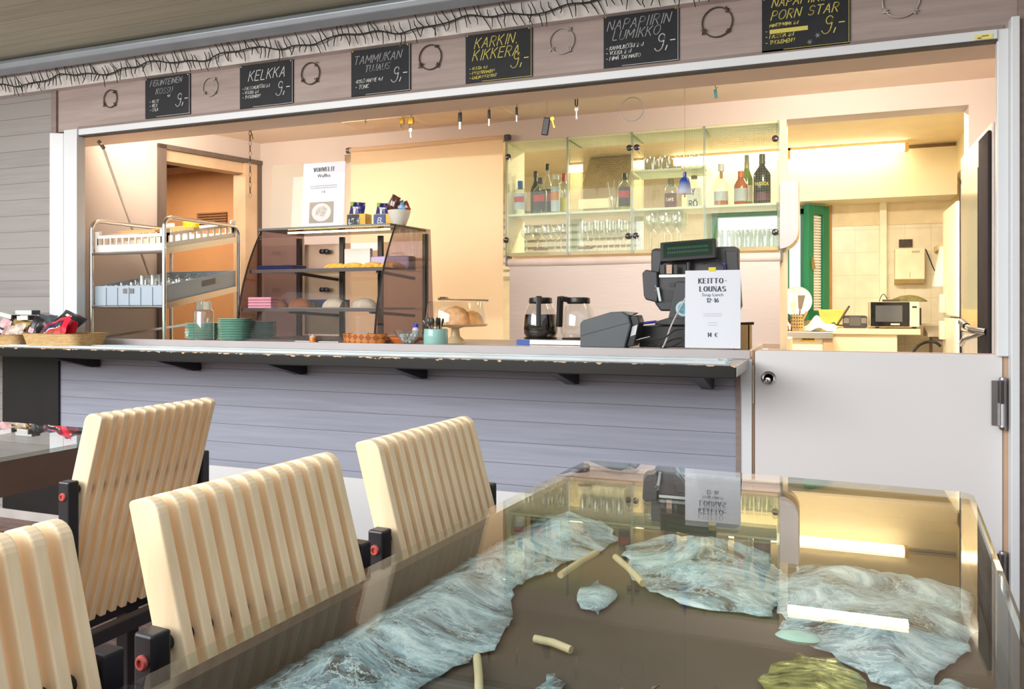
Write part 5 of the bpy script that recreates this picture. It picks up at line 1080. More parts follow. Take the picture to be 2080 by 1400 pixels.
for k, (px, dz, nm) in enumerate(((817, 0, 'smaller brass padlock on a lintel hook'), (835, .0, 'larger brass padlock on a lintel hook beside the smaller one'))):
    x = X(px, YH-.01*k); s_ = 1+.2*k; yy = YH-.01*k
    o = thing('padlock', nm, 'padlock', (x, yy, zL-.05*s_), 'padlocks hanging from the lintel')
    MB().box(x-.011*s_, x+.011*s_, yy-.006, yy+.006, zL-.038*s_, zL-.012*s_).build('body', m_gold, o, bevel=.002)
    MB().tube([(x-.007*s_, yy, zL-.036*s_), (x-.007*s_, yy, zL-.05*s_), (x, yy, zL-.058*s_), (x+.007*s_, yy, zL-.05*s_), (x+.007*s_, yy, zL-.036*s_)], .0022*s_, 8).build('shackle', m_key, o, smooth=True)
    MB().tube(hook(x, yy), .002, 6).build('hook', m_key, o)
x = X(834, YH-.012); o = key_mb((x, YH-.012, zL-.062), .045).build('key', m_key); tag(o, 'silver key hanging below the larger brass padlock', 'key')
for k, (px, L, w_, nm) in enumerate(((935, .085, .016, 'widest dark wooden tap handle hanging from the lintel'), (994, .082, .011, 'slim dark opener hanging from the lintel between two others'), (1050, .075, .009, 'thinnest dark opener hanging from the lintel by the blind bracket'))):
    x = X(px, YH); o = thing('bottle_opener', nm, 'opener', (x, YH, zL-L), 'openers hanging from the lintel')
    MB().tube(hook(x), .002, 6).build('hook', m_key, o)
    MB().box(x-w_/2, x+w_/2, YH-.008, YH+.002, zL-L*.62, zL-.012).build('grip', M('dark_grip', (52, 40, 34), .4), o, bevel=.002)
    MB().box(x-w_*.3, x+w_*.3, YH-.005, YH-.001, zL-L, zL-L*.6).build('blade', m_key, o)
x = X(1109, YH); o = thing('key_pouch', 'black leather key pouch hanging askew from the lintel', 'pouch', (x, YH, zL-.13))
R = Matrix.Rotation(.18, 3, 'Y'); MB().obox((x, YH, zL-.105), (.030, .010, .075), R).build('pouch', M('black_leather', (36, 34, 36), .4), o, bevel=.004); MB().tube([(x+.004, YH, zL), (x+.003, YH, zL-.066)], .0008, 5).build('string', M('string', (190, 150, 110), .7), o)
o = key_mb((X(1121, YH-.008), YH-.008, zL-.068), .05, -.2).build('key', m_gold); tag(o, 'brass key hanging beside the black key pouch', 'key')
x = X(1171, YH); o = thing('key', 'silver key on a black loop hanging from the lintel', 'key', (x, YH, zL-.1)); key_mb((x, YH, zL-.035), .052).build('blade', m_key, o); MB().tube([(x-.005, YH, zL-.002), (x-.005, YH, zL-.026), (x, YH, zL-.034), (x+.005, YH, zL-.026), (x+.005, YH, zL-.002)], .0025, 6).build('black_loop', m_bc, o, smooth=True)
x = X(1453, YH); o = thing('key_tag', 'clear teal key tag hanging from the lintel near the bell cord', 'key tag', (x, YH, zL-.055)); MB().obox((x+.001, YH, zL-.034), (.013, .005, .036), Matrix.Rotation(-.1, 3, 'Y')).build('tag', M('teal_tag', (112, 176, 172), .2), o, bevel=.004, seg=3); MB().tube(hook(x)+[(x, YH, zL-.017)], .0016, 6).build('ring', m_key, o)
# bell
x = X(1391, YH); zb2_ = P(1391, 394, YH).z; zbt = P(1391, 350, YH).z; rbell = 16*mpp(1391, YH)
m_bell = bpy.data.materials.new('blue_white_glaze'); m_bell.use_nodes = True; t = m_bell.node_tree; b = t.nodes['Principled BSDF']; b.inputs['Roughness'].default_value = .12
co = N(t, 'ShaderNodeTexCoord'); s_ = N(t, 'ShaderNodeSeparateXYZ'); t.links.new(co.outputs['Object'], s_.inputs[0]); r = N(t, 'ShaderNodeValToRGB'); dv = N(t, 'ShaderNodeMath', operation='MULTIPLY'); dv.inputs[1].default_value = 1/(zbt-zb2_); t.links.new(s_.outputs['Z'], dv.inputs[0]); t.links.new(dv.outputs[0], r.inputs[0]); t.links.new(r.outputs[0], b.inputs['Base Color'])
e = r.color_ramp.elements; e[0].color = lin((196, 206, 224)); e[0].position = .15; e[1].color = lin((42, 74, 168)); e[1].position = .6
bl = thing('bell', 'blue to white glazed ceramic bell hanging on a cord over the counter', 'bell', (x, YH, zb2_))
MB().lathe([(rbell, 0), (rbell*.94, .003), (rbell*.80, .022), (rbell*.66, .048), (rbell*.5, .062), (rbell*.2, .068), (rbell*.19, zbt-zb2_), (0, zbt-zb2_)], (x, YH, zb2_), 28).build('bell_body', m_bell, bl, smooth=True)
MB().tube([(x, YH, zbt), (x, YH, zL)], .0011, 6).build('cord', M('cord', (206, 160, 120), .7), bl)
MB().tube([(x, YH, zb2_+.01), (x, YH, zb2_-.010)], .0015, 6).lathe([(0, -.014), (.004, -.010), (0, -.005)], (x, YH, zb2_), 10).build('clapper', M('clapper', (150, 110, 84), .5), bl)
MB().tube([(x, YH, zbt+.002), (x-.012, YH-.004, zbt+.016), (x-.017, YH-.004, zbt+.026)], .0013, 6).build('loose_end', MATS['cord'], bl)
# chain beside the doorway
x = X(508, YH); ch = thing('chain', 'dark link chain hanging from the lintel before the doorway', 'chain', (x, YH, zL-.33))
m_ = MB()
zz = zL-.004
for k in range(13):
    z = zL-.012-k*.0255; R = Matrix.Rotation(k % 2*1.57+.3, 3, 'Z')
    m_.tube([Vector((x, YH, z))+R@Vector((.006*math.cos(a), 0, .015*math.sin(a))) for a in [i*math.pi/5 for i in range(10)]], .0018, 5, closed=True)
m_.build('links', M('dark_chain', (110, 92, 78), .35, .7), ch, smooth=True)
MB().tube([(x, YH, zL), (x+.012, YH, zL-.02), (x+.018, YH-.002, zL-.045)], .003, 6).build('snap_hook', M('dull_brass', (176, 150, 96), .3, .8), ch)
# shutter strut
a = P(206, 291, 3.12); b_ = w0+wd*onwall(300)+wn*.01; b_.z = P(300, 562, b_.y).z; b_ = b_+wn*.012
st_ = thing('shutter_strut', 'thin white strut slanting down the peach side wall', 'strut', a); MB().tube([a, b_], .007, 10).build('rod', M('white_rod', (234, 226, 214), .35), st_)
MB().tube([a+Vector((-.02, 0, .012)), a+Vector((.006, .01, -.025))], .010, 8).build('end_joint', M('dark_joint', (120, 100, 80), .4, .6), st_)

# chalk boards, rope rings, twig garland
m_chalk = M('chalkboard', (36, 38, 44), .75, var=.12, vs=14); k_w = M('white_chalk', (224, 226, 226), .8); k_y = M('yellow_chalk', (222, 210, 108), .8); k_g = M('grey_chalk', (164, 168, 172), .8)
zb_top, zb_bot = P(1380, 11, YF).z, P(1380, 124, YF).z
def board(label, px0, px1, py_r0, py_r1, big, small, col, col2, pins, border=True):
    x0, x1 = X(px0, YF), X(px1, YF); z1, z0 = P(px1, py_r0, YF).z, P(px1, py_r1, YF).z; h = z1-z0
    o = thing('chalkboard', label, 'chalkboard', ((x0+x1)/2, YF-.004, z0), 'cocktail boards over the serving opening')
    MB().box(x0, x1, YF-.006, YF, z0, z1).build('slate', m_chalk, o)
    y = YF-.0068
    if border: MB().box(x0+(x1-x0)*.25, x1, y, y+.0006, z0+.004, z0+.0055).box(x1-.005, x1-.0035, y, y+.0006, z0+.004, z1-.008).build('chalk_line', col2, o)
    m_ = MB()
    for s, ax, az, hh in big: write(m_, s, (x0+(x1-x0)*ax, y, z0+h*az), (1, 0, .02), (0, 0, 1), h*hh, .0032, slant=.28, gap=.24, align='c', jit=.06)
    m_.build('lettering', col, o); m_ = MB()
    for s, ax, az, hh in small: write(m_, s, (x0+(x1-x0)*ax, y, z0+h*az), (1, 0, .02), (0, 0, 1), h*hh*.92, .0022, slant=.22, gap=.15, jit=.08)
    m_.build('lettering', col2, o); m_ = MB(); write(m_, '9,-', (x0+(x1-x0)*.70, y, z0+h*.27), (1, 0, 0), (0, 0, 1), h*.25, .0036, slant=.15, gap=.12); m_.build('price_lettering', col2, o)
    for ux, mt in ((.03, pins), (.96, pins)): MB().lathe([(0, 0), (.004, 0), (.003, .004), (0, .005)], (x0+(x1-x0)*ux, YF-.006, z1-.010), 10, R90).build('pin', mt, o, smooth=True)
    return o, x0, x1, z0, z1
pin_w = M('grey_pin', (190, 190, 190), .3, .6); pin_y = M('yellow_pin', (232, 200, 30), .3)
board('chalkboard headed PERINTEINEN KOSSU', 297, 388, 147, 232, [('PERINTEINEN', .46, .78, .13), ('KOSSU', .42, .57, .13)], [('4cl', .5, .47, .06), ('- VISSY', .1, .36, .075), ('- VESI', .1, .26, .075), ('- COLA', .1, .16, .075)], k_g, k_w, pin_w)
board('black chalkboard headed KELKKA', 489, 597, 119, 211, [('KELKKA', .5, .62, .22)], [('- PASSOALIKÖÖRI 2cl', .05, .42, .07), ('- VODKA 2cl', .05, .32, .07), ('- TUOREMEHU', .05, .22, .07)], k_w, k_w, pin_w)
board('chalkboard headed TAMMUKAN TUJAUS', 715, 835, 86, 185, [('TAMMUKAN', .44, .68, .17), ('TUJAUS', .44, .50, .13)], [('-KYRÖ NAPUE 4cl', .07, .27, .075), ('- TONIC', .07, .15, .085)], k_g, k_w, pin_y)
board('chalkboard headed KARKIN KIKKERA in yellow', 947, 1082, 52, 157, [('KARKIN.', .45, .69, .20), ('KIKKERA', .45, .45, .20)], [('- VODKA 4cl', .06, .26, .06), ('- PUOLUKKAMEHU', .06, .17, .06), ('- RAILIN PUOLUKAT', .06, .08, .06)], k_y, k_y, pin_w)
board('chalkboard headed NAPAPIIRIN LUMIKKO', 1227, 1380, 11, 124, [('NAPAPIIRIN', .46, .70, .18), ('LUMIKKO', .43, .51, .17)], [('- KAHVILIKÖÖRI 2 cl', .03, .33, .07), ('- VODKA 2 cl', .03, .24, .07), ('- PIIMÄ TAI MAITO', .03, .14, .07)], k_g, k_w, pin_y)
o, x0, x1, z0, z1 = board('chalkboard headed NAPAPIIRIN PORN STAR, cut by the picture top', 1548, 1727, -28, 89, [('NAPAPIIRIN', .44, .80, .15), ('PORN STAR', .48, .57, .16)], [('MINTTUVIINA 2cl', .09, .44, .06), ('-', .04, .34, .06), ('- PASSOA 2cl', .04, .24, .07), ('- TUOREMEHU', .04, .13, .07)], k_y, k_y, pin_w)
MB().box(x0+.026, x0+.155, YF-.0068, YF-.006, z0+.064, z0+.079).build('crossed_out_line', k_y, o)
m_ = MB()
for ax, az in ((.55, .10), (.64, .20)):
    for k in range(6):
        a = k*math.pi/3; c = Vector((x0+(x1-x0)*ax, YF-.0068, z0+(z1-z0)*az)); m_.bar(c, c+Vector((.009*math.cos(a), 0, .009*math.sin(a))), .0006, .004, up=(0, 1, 0))
m_.build('snowflakes', i_white, o)
for k, (px, py, r_, dark, nm) in enumerate(((226, 201, 17, 1, 'dark wire ring on the fascia before the first chalkboard'), (428, 177, 18, 0, 'whitish wire ring on the fascia before the KELKKA board'), (632, 150, 21, 1, 'dark wire ring on the fascia after the KELKKA board'), (875, 117, 24, 1, 'dark wire ring on the fascia after the TAMMUKAN board'), (1142, 84, 25, 0, 'whitish wire ring on the fascia after the yellow KARKIN board'), (1457, 46, 29, 1, 'dark wire ring on the fascia after the LUMIKKO board'), (1830, 2, 33, 0, 'whitish wire ring on the fascia after the PORN STAR board'))):
    c = P(px, py, YF); R_ = r_*mpp(px, YF)*1.04; o = thing('wire_ring', nm, 'ring', c, 'wire rings on the fascia')
    mt = M('rust_wire', (84, 74, 68), .6, .3) if dark else M('pale_wire', (186, 180, 174), .5, .3)
    MB().tube([(c.x+R_*math.cos(a*.2618), YF-.006, c.z+R_*math.sin(a*.2618)) for a in range(24)], .0026, 6, closed=True).build('ring', mt, o, smooth=True)
    m_ = MB()
    for a in (.9, 3.75, 5.5):
        q_ = Vector((c.x+R_*math.cos(a), YF-.008, c.z+R_*math.sin(a))); random.seed(k*7+int(a*3))
        for i in range(6): m_.tube([q_+Vector((random.uniform(-.008, .008), random.uniform(-.003, .003), random.uniform(-.008, .008))), q_+Vector((random.uniform(-.012, .012), random.uniform(-.003, .003), random.uniform(-.012, .012)))], .0024, 5)
    m_.build('knot', mt, o)
c = P(1283, 215, YH); Rr = 24*mpp(1283, YH)
o = tag(MB().tube([(c.x+Rr*math.cos(a*.2618), YH+.01, c.z+Rr*math.sin(a*.2618)-.012) for a in range(24)], .0022, 6, closed=True).build('wire_ring', MATS['pale_wire'], smooth=True), 'whitish wire ring hanging inside under the lintel', 'ring', 'wire rings on the fascia')
# garland of bare twigs with tiny lights along the board over the fascia
random.seed(5); yg = YF-.048
gr = thing('twig_garland', 'garland of bare black twigs with tiny lights along the grey board', 'garland', (-1.5, yg, H+1.16))
sx0, sx1 = X(-60, yg), X(1760, yg); st = []; n_ = 150
for i in range(n_+1):
    xx = sx0+(sx1-sx0)*i/n_; st.append(Vector((xx, yg-.006+.004*math.sin(i*1.3), H+1.165+.012*math.sin(i*.33)+.006*math.sin(i*.9))))
MB().tube(st, .003, 6).build('stem', M('black_twig', (42, 38, 36), .7), gr, smooth=True)
m_ = MB(); bulbs = MB()
for i in range(n_*2):
    p = st[min(n_, i//2)]+Vector((random.uniform(-.01, .01), 0, 0)); up_ = 1 if i % 2 else -1; L = random.uniform(.030, .062); lean = random.uniform(-.7, -.1) if up_ > 0 else random.uniform(-.1, .7)
    e_ = p+Vector((L*lean, random.uniform(-.02, .004), L*up_)); mid = (p+e_)/2+Vector((random.uniform(-.006, .006), 0, random.uniform(-.004, .004)))
    m_.tube([p, mid, e_], [.0026, .0022, .0016], 5)
    if random.random() < .3: bulbs.lathe([(0, -.003), (.0022, 0), (0, .003)], e_, 6)
tw = m_.build('twigs', MATS['black_twig'], gr); tw['kind'] = 'stuff'
bu = bulbs.build('fairy_lights', M('tiny_bulb', (226, 230, 226), .2), gr); bu['kind'] = 'stuff'

# ================================================================== cooler and kitchen
fx = .52; fy0, fy1 = 3.30, 3.985; fz = P(2006, 247, 3.3).z
cl = thing('glass_door_cooler', 'tall drinks cooler with black door frame just inside the opening', 'cooler', (fx+.3, 3.64, 0))
MB().box(fx+.013, fx+.62, fy0, fy1-.018, .03, fz).build('cabinet', M('grey_cooler_side', (206, 196, 192), .4), cl, bevel=.006)
m_cf = M('cooler_black', (64, 58, 58), .9, spec=.05)
fr = MB().box(fx, fx+.012, fy0+.002, fy0+.20, .12, fz-.03).box(fx+.014, fx+.04, fy1-.016, fy1, .12, fz-.004)
fr.build('door_frame', m_cf, cl, bevel=.004)
MB().box(fx+.002, fx+.012, fy0+.21, fy1-.02, P(1980, 676, 3.6).z, fz-.13).build('door_glass', M('painted_reflection_glass', (232, 216, 186), .10, .35, var=.01), cl)  # cream base colour stands in for the kitchen reflected in the door
MB().box(fx+.006, fx+.0125, fy0+.20, fy1-.017, .12, P(1980, 678, 3.6).z).build('door_rail', M('silver_rail', (206, 202, 196), .3, .4), cl); MB().box(fx+.004, fx+.0125, fy0+.20, fy1-.017, fz-.13, fz-.02).build('door_rail', MATS['silver_rail'], cl)
MB().box(fx-.001, fx+.010, fy0+.20, fy0+.21, .12, fz-.13).box(fx-.001, fx+.012, fy1-.022, fy1-.016, .12, fz-.11).build('gasket', m_cf, cl)
zh_ = P(1985, 673, 3.35).z
hd_m = MB().tube([(fx-.002, fy0+.03, zh_), (fx-.045, fy0+.06, zh_+.006), (fx-.05, fy0+.17, zh_+.020)], .011, 10)
hd_m.build('door_handle', m_chrome, cl, smooth=True)
MB().tube([(fx-.05, fy0+.12, zh_+.016), (fx-.05, fy0+.24, zh_+.030)], .013, 10).build('handle_grip', c_black, cl, smooth=True)
MB().tube([(fx-.004, fy0+.05, zh_-.004), (fx-.06, fy0+.10, zh_-.030), (fx-.06, fy0+.17, zh_-.052)], .010, 10).build('door_handle', m_chrome, cl, smooth=True)
MB().box(fx+.03, fx+.05, fy0+.004, fy0+.03, fz-.05, fz-.035).build('red_label', M('pale_red_label', (214, 170, 166), .5), cl)

m_cr = M('cream_laminate', (250, 232, 194), .45, var=.01); m_ctop2 = M('cream_worktop', (244, 224, 184), .4)
# steel sink bench and cream bench
ys = 6.38; kx0, kx1 = X(1560, ys), X(1692, ys); kz = P(1640, 674, ys).z
sb2 = thing('steel_bench', 'steel topped kitchen bench with a yellow label below its edge', 'bench', ((kx0+kx1)/2, ys+.3, 0))
MB().box(kx0-.5, kx1, ys, ys+.62, kz-.05, kz).build('steel_top', m_steel, sb2, bevel=.004)
MB().box(kx0-.5, kx1-.07, ys+.03, ys+.6, .05, kz-.05).build('front', m_cr, sb2)
MB().box(kx1-.068, kx1-.002, ys+.02, ys+.6, 0, kz-.05).build('leg', M('tan_leg', (176, 148, 112), .5), sb2)
a, b_ = P(1627, 685, ys+.028), P(1655, 692, ys+.028)
MB().box(a.x, b_.x, ys+.0275, ys+.030, b_.z-.008, a.z+.004).build('yellow_label', M('yellow_label', (240, 200, 60), .5), sb2)
m_ = MB(); write(m_, 'KALANLEIT', ((a.x+b_.x)/2, ys+.027, b_.z+.0), (1, 0, 0), (0, 0, 1), .022, .004, align='c', gap=.16) if False else [m_.box(a.x+.01+i*.012, a.x+.019+i*.012, ys+.0268, ys+.0274, b_.z+.004, a.z-.006) for i in range(7)]
m_.build('label_print', i_black, sb2)
yb2_ = 7.02; bx0, bx1, bx2 = X(1688, yb2_), X(1823, yb2_), X(1870, yb2_); bz = P(1780, 668, yb2_).z
be = thing('kitchen_bench', 'cream kitchen bench under the microwave', 'bench', ((bx0+bx2)/2, yb2_+.3, 0))
MB().box(max(bx0-.06, kx1+.004) if False else bx0-.06, bx2, yb2_, YK-.03, bz-.045, bz).build('worktop', m_ctop2, be, bevel=.003)
MB().box(bx0, bx1, yb2_+.03, YK-.05, 0, bz-.045).build('cupboard', m_cr, be)
MB().box(bx0-.06, bx0-.006, yb2_+.03, YK-.05, 0, bz-.045).build('side_panel', m_cr, be)
# low cupboard corner at the blind's edge
yl2 = 4.75; p = P(1604, 688, yl2); o = MB().box(X(1560, yl2), X(1605, yl2), yl2, yl2+.3, .0, p.z).build('low_cupboard', m_cr, bevel=.003); tag(o, 'cream low cupboard corner showing beside the white roller blind', 'cupboard')
# microwave
ym = 7.10; mx0, mx1 = X(1767, ym), X(1868, ym); mz1 = P(1817, 613, ym).z
mw = thing('microwave', 'black and cream microwave oven on the cream kitchen bench', 'microwave', ((mx0+mx1)/2, ym+.18, bz))
MB().box(mx0, mx1, ym, ym+.36, bz+.015, mz1).build('case', M('cream_metal', (240, 222, 190), .4), mw, bevel=.004)
xs_ = mx0+(mx1-mx0)*.795
MB().box(mx0+.004, xs_, ym-.012, ym, bz+.018, mz1-.003).build('door', M('black_glass_door', (30, 30, 32), .06), mw, bevel=.002)
MB().box(mx0+.04, xs_-.05, ym-.0135, ym-.012, bz+.055, mz1-.03).build('window', M('grey_window', (92, 94, 98), .08, var=.1), mw)
MB().box(xs_+.004, mx1-.003, ym-.008, ym, bz+.018, mz1-.003).build('control_panel', M('cream_panel', (244, 232, 206), .4), mw)
k_ = MB().box(xs_+.02, mx1-.02, ym-.0095, ym-.008, mz1-.05, mz1-.035); k_.build('clock_display', M('dark_display', (60, 54, 50), .2), mw)
k_ = MB()
for i in range(6):
    for jx in range(3): k_.box(xs_+.018+jx*.017, xs_+.030+jx*.017, ym-.0095, ym-.008, mz1-.075-i*.016, mz1-.066-i*.016)
k_.build('key_pad', M('pale_keys', (226, 210, 180), .5), mw)
k_ = MB().box(mx0+.15, mx0+.215, ym-.0135, ym-.012, bz+.028, bz+.042); k_.build('badge', M('badge_cream', (226, 214, 190), .4), mw)
for x in (mx0+.04, mx1-.05): MB().box(x, x+.03, ym+.02, ym+.05, bz, bz+.016).build('foot', c_black, mw)
MB().box(mx1, mx1+.016, ym+.04, ym+.3, bz+.03, mz1-.05).build('side_vent', M('dark_vent', (60, 50, 44), .5), mw)
o = lump('oven_glove', 'olive green folded oven glove on the microwave', 'glove', (X(1848, ym+.1), ym+.12, mz1), .12, .08, .055, M('olive_cloth', (122, 114, 70), .9, var=.2, vs=30), 5, None, .16, 3)
o = MB().box(X(1792, ym+.1), X(1826, ym+.1), ym+.06, ym+.12, mz1, mz1+.018).build('tray', M('dark_tray', (80, 66, 56), .4)); tag(o, 'thin dark tray lying on the microwave', 'tray')
cable('thin black cord arching on the microwave beside the tray', [(X(1786, ym+.05), ym+.05, mz1+.003), (X(1790, ym+.05), ym+.05, mz1+.045), (X(1796, ym+.05), ym+.05, mz1+.06), (X(1802, ym+.05), ym+.05, mz1+.02)], .003, m_bc)
# black radio, yellow box, dark stick
yr_ = 7.15; o = thing('radio', 'black lunch-box shaped radio beside the microwave', 'radio', (X(1737, yr_), yr_+.07, bz)); x0, x1 = X(1712, yr_), X(1762, yr_); z1 = P(1737, 641, yr_).z
MB().py(rrect(x0, x1, bz, z1, .02), yr_, yr_+.14).build('body', M('radio_black', (66, 62, 58), .35), o, bevel=.004)
MB().box(x0+.05, x1-.05, yr_-.006, yr_, bz+.02, z1-.01).build('front_panel', M('radio_grey', (96, 94, 92), .3), o); MB().box(x0+.006, x0+.046, yr_-.004, yr_, bz+.04, z1-.02).box(x1-.046, x1-.006, yr_-.004, yr_, bz+.04, z1-.02).build('speaker_grille', M('radio_mesh', (128, 124, 120), .4), o)
yy = 7.30; x0, x1 = X(1662, yy), X(1716, yy); z1 = P(1690, 629, yy).z
o = MB().py([(x0+.03, bz), (x1-.04, bz), (x1, z1), (x0, z1)], yy, yy+.2).build('tub', M('yellow_plastic', (244, 206, 96), .4), bevel=.005); tag(o, 'yellow plastic tub beside the black radio', 'tub')
o = MB().tube([P(1700, 661, 7.1), P(1725, 622, 7.18)], .008, 8).build('stick', M('dark_stick', (84, 70, 54), .5)); o.location.z = max(o.location.z, bz+.001); tag(o, 'thin dark stick leaning between the yellow tub and the radio', 'stick')
cable('dark cord lying on the bench before the yellow tub', [P(1682, 661, 7.1), P(1694, 656, 7.12), P(1698, 660, 7.08), P(1712, 661, 7.1)], .005, m_bc)
# utensil pot
yu = 6.45; x, y = at(1619, yu); ru = 12.5*mpp(1619, yu); hu = P(1619, 640, yu).z-kz
o = thing('utensil_pot', 'perforated steel pot of spatulas on the steel bench', 'pot', (x, y, kz))
MB().lathe([(0, .004), (ru, 0), (ru, hu), (ru*.95, hu), (ru*.95, .01), (0, .01)], (x, y, kz), 24).build('body', M('warm_steel', (206, 180, 130), .25, .9), o, smooth=True)
m_ = MB()
for i in range(5):
    for k in range(5): a = -2.4+i*.42; m_.lathe([(0, -.001), (.005, -.001), (.005, .001), (0, .001)], (x+ru*1.005*math.cos(a), y+ru*1.005*math.sin(a), kz+.03+k*.024), 8, Matrix.Rotation(a, 3, 'Z')@Matrix.Rotation(math.pi/2, 3, 'Y'))
m_.build('holes', M('hole_dark', (60, 48, 34), .6), o)
for k, (px, pt, wd, rot, mt, nm) in enumerate(((1613, 622, .03, -.5, M('black_handle', (40, 34, 32), .4), 'black handled whisk leaning out of the perforated pot'), (1614, 610, .05, -.12, M('beige_spatula', (222, 196, 156), .5), 'beige spatula in the perforated pot'), (1625, 597, .052, .10, M('brown_spatula', (112, 96, 80), .5), 'brown broad spatula standing tallest in the perforated pot'), (1630, 628, .02, .35, M('brass_spoon', (200, 164, 100), .3, .7), 'brassy spoon in the perforated pot'))):
    L = P(px, pt, yu).z-kz-.02; b0 = Vector((x+.012*(k-1.5), y+.01*(k % 2), kz+.012)); d = Vector((math.sin(rot), 0, math.cos(rot))); u = thing('spatula' if 'spat' in nm else 'utensil', nm, 'utensil', b0)
    MB().bar(b0, b0+d*L*.75, .012, .012, up=(0, 1, 0)).build('handle', mt, u)
    sx_ = Vector((d.z, 0, -d.x)); hw = wd/2
    MB().prism([(-hw*.5, L*.6), (hw*.5, L*.6), (hw, L), (-hw, L*.98)], lambda a, b: b0+sx_*a+d*b+Vector((0, -.004, 0)), lambda a, b: b0+sx_*a+d*b+Vector((0, .004, 0))).build('blade', mt, u)
# round tray, tea towel, small items
c = P(1618, 612, 7.4); rt_ = 30*mpp(1618, 7.4)
o = MB().lathe([(0, 0), (rt_*.86, 0), (rt_*.93, .006), (rt_, .012), (rt_, .018), (rt_*.9, .012), (0, .008)], (c.x, 7.40, c.z), 40, Matrix.Rotation(math.radians(84), 3, 'X')).build('round_tray', M('white_enamel', (226, 230, 240), .3), smooth=True); tag(o, 'large round white tray leaning at the green kitchen window', 'tray')
def cloth(name, label, c, sx, sy, sz, mat, seed):
    r_ = random.Random(seed); ph = [r_.random()*6 for _ in range(6)]
    def f(u, v):
        a, b = u*2-1, v*2-1; R_ = max(0, 1-(a*a+b*b)*.8)
        return Vector(c)+Vector((a*sx*(1+.12*math.sin(3*b+ph[0])), b*sy*(1+.1*math.sin(4*a+ph[1])), .004+sz*R_**.7*(.75+.25*math.sin(5*a+ph[2]))*(.8+.2*math.sin(6*b+ph[3]))+.008*R_*(1+math.sin(7*a+3*b+ph[4]))))
    return tag(MB().grid(f, 24, 24).build(name, mat, smooth=True), label, 'towel')
cloth('tea_towel', 'cream checked tea towel crumpled on the steel bench', (X(1664, 6.6), 6.6, kz), .12, .13, .11, M('checked_cloth', (246, 226, 196), .9, var=.06, vs=25), 3)
cloth('dish_cloth', 'white cloth folded behind the perforated steel pot', (X(1594, 6.75), 6.75, kz), .10, .08, .07, M('white_cloth', (246, 236, 218), .9), 4)
o = MB().pz(rrect(X(1583, 6.47), X(1602, 6.47), 6.43, 6.51, .02), kz, kz+.022).build('sponge_dish', M('black_dish', (50, 44, 42), .4), bevel=.004); tag(o, 'small black dish on the steel bench by the blind', 'dish')
o = MB().pz(rrect(X(1588, 6.47), X(1602, 6.47), 6.44, 6.50, .015), kz+.0225, kz+.042).build('sponge', M('red_sponge', (206, 66, 48), .8), bevel=.005); tag(o, 'red sponge on the small black dish', 'sponge')
# paper dispenser, notice, cord on the kitchen's end wall
yw_ = YK-.004
(x0, z1), (x1, z0) = [(P(a, b, 7.62).x, P(a, b, 7.62).z) for a, b in ((1818, 505), (1879, 577))]
o = thing('paper_dispenser', 'cream paper towel dispenser on the white tiled kitchen wall', 'dispenser', ((x0+x1)/2, YK, z0))
MB().box(x0, x1, 7.62, YK, z0+.04, z1).build('body', M('cream_dispenser', (252, 238, 206), .4), o, bevel=.008)
MB().px([(7.62, z0+.04), (YK, z0+.04), (YK, z0), (7.66, z0+.01)], x0+.002, x1-.002).build('lower_lip', M('tan_lip', (214, 190, 140), .5), o)
MB().box(x1-.10, x1-.04, 7.618, 7.621, z1-.04, z1-.022).build('badge', M('badge_grey', (196, 186, 160), .4), o)
MB().box((x0+x1)/2-.002, (x0+x1)/2+.002, 7.618, 7.621, z0+.05, z0+.10).build('seam', M('seam_tan', (190, 166, 120), .5), o)
(x0, z1), (x1, z0) = [(P(a, b, yw_).x, P(a, b, yw_).z) for a, b in ((1826, 487), (1853, 502))]
o = MB().box(x0, x1, YK-.02, YK, z0, z1).build('notice', M('dark_notice', (74, 60, 46), .6, var=.3, vs=60)); tag(o, 'small dark notice on the tiles over the paper dispenser', 'notice')
cable('thin black cord drooping on the tiles beside the paper dispenser', [P(a, b, YK-.012) for a, b in ((1880, 506), (1888, 525), (1896, 545), (1902, 555), (1908, 563), (1911, 576))], .004, m_bc)
# white fridge-freezer side on, towel on its side
wx = P(1942, 400, 6.3).x; a = Px(1905, 405, wx)
ff = thing('fridge_freezer', 'tall white fridge freezer at the kitchen side wall', 'fridge', (wx+.3, 6.4, 0))
fy0_, fy1_ = 6.3, 7.0; zf1 = P(1930, 404, 6.2).z; zfm = P(1930, 646, 6.2).z
MB().box(wx+.05, wx+.62, fy0_, fy1_, .03, zf1).build('cabinet', M('white_fridge_side', (250, 238, 212), .4), ff, bevel=.006)
MB().box(wx, wx+.046, fy0_, fy1_, zfm+.006, zf1-.004).build('upper_door', M('white_fridge_door', (252, 240, 214), .35), ff, bevel=.01)
MB().box(wx, wx+.046, fy0_, fy1_, .08, zfm-.006).build('lower_door', M('white_fridge_door', (252, 240, 214), .35), ff, bevel=.01)
for z in (zfm+.03, zfm-.17): MB().box(wx-.04, wx, fy1_-.16, fy1_-.09, z, z+.14).build('handle', M('ivory_handle', (246, 228, 190), .4), ff, bevel=.006)
ytw = 7.1; t0, t1 = P(1923, 500, ytw), P(1912, 582, ytw)
o = thing('hand_towel', 'white hand towel hanging on a hook by the fridge freezer', 'towel', (t1.x, ytw, t1.z))
MB().grid(lambda u, v: (t1.x-.05+.10*u+(t0.x-t1.x)*v+(.03*(1-v))*(u-.5), ytw+.012*math.sin(u*9)*(1-.4*v), t1.z+(t0.z-t1.z)*v), 14, 8).build('cloth', M('white_towel', (254, 246, 232), .9), o, smooth=True)
MB().box(t0.x-.02, t0.x+.02, ytw-.012, YK-.001, t0.z-.005, t0.z+.04).build('hook', M('cream_hook', (236, 214, 164), .5), o)
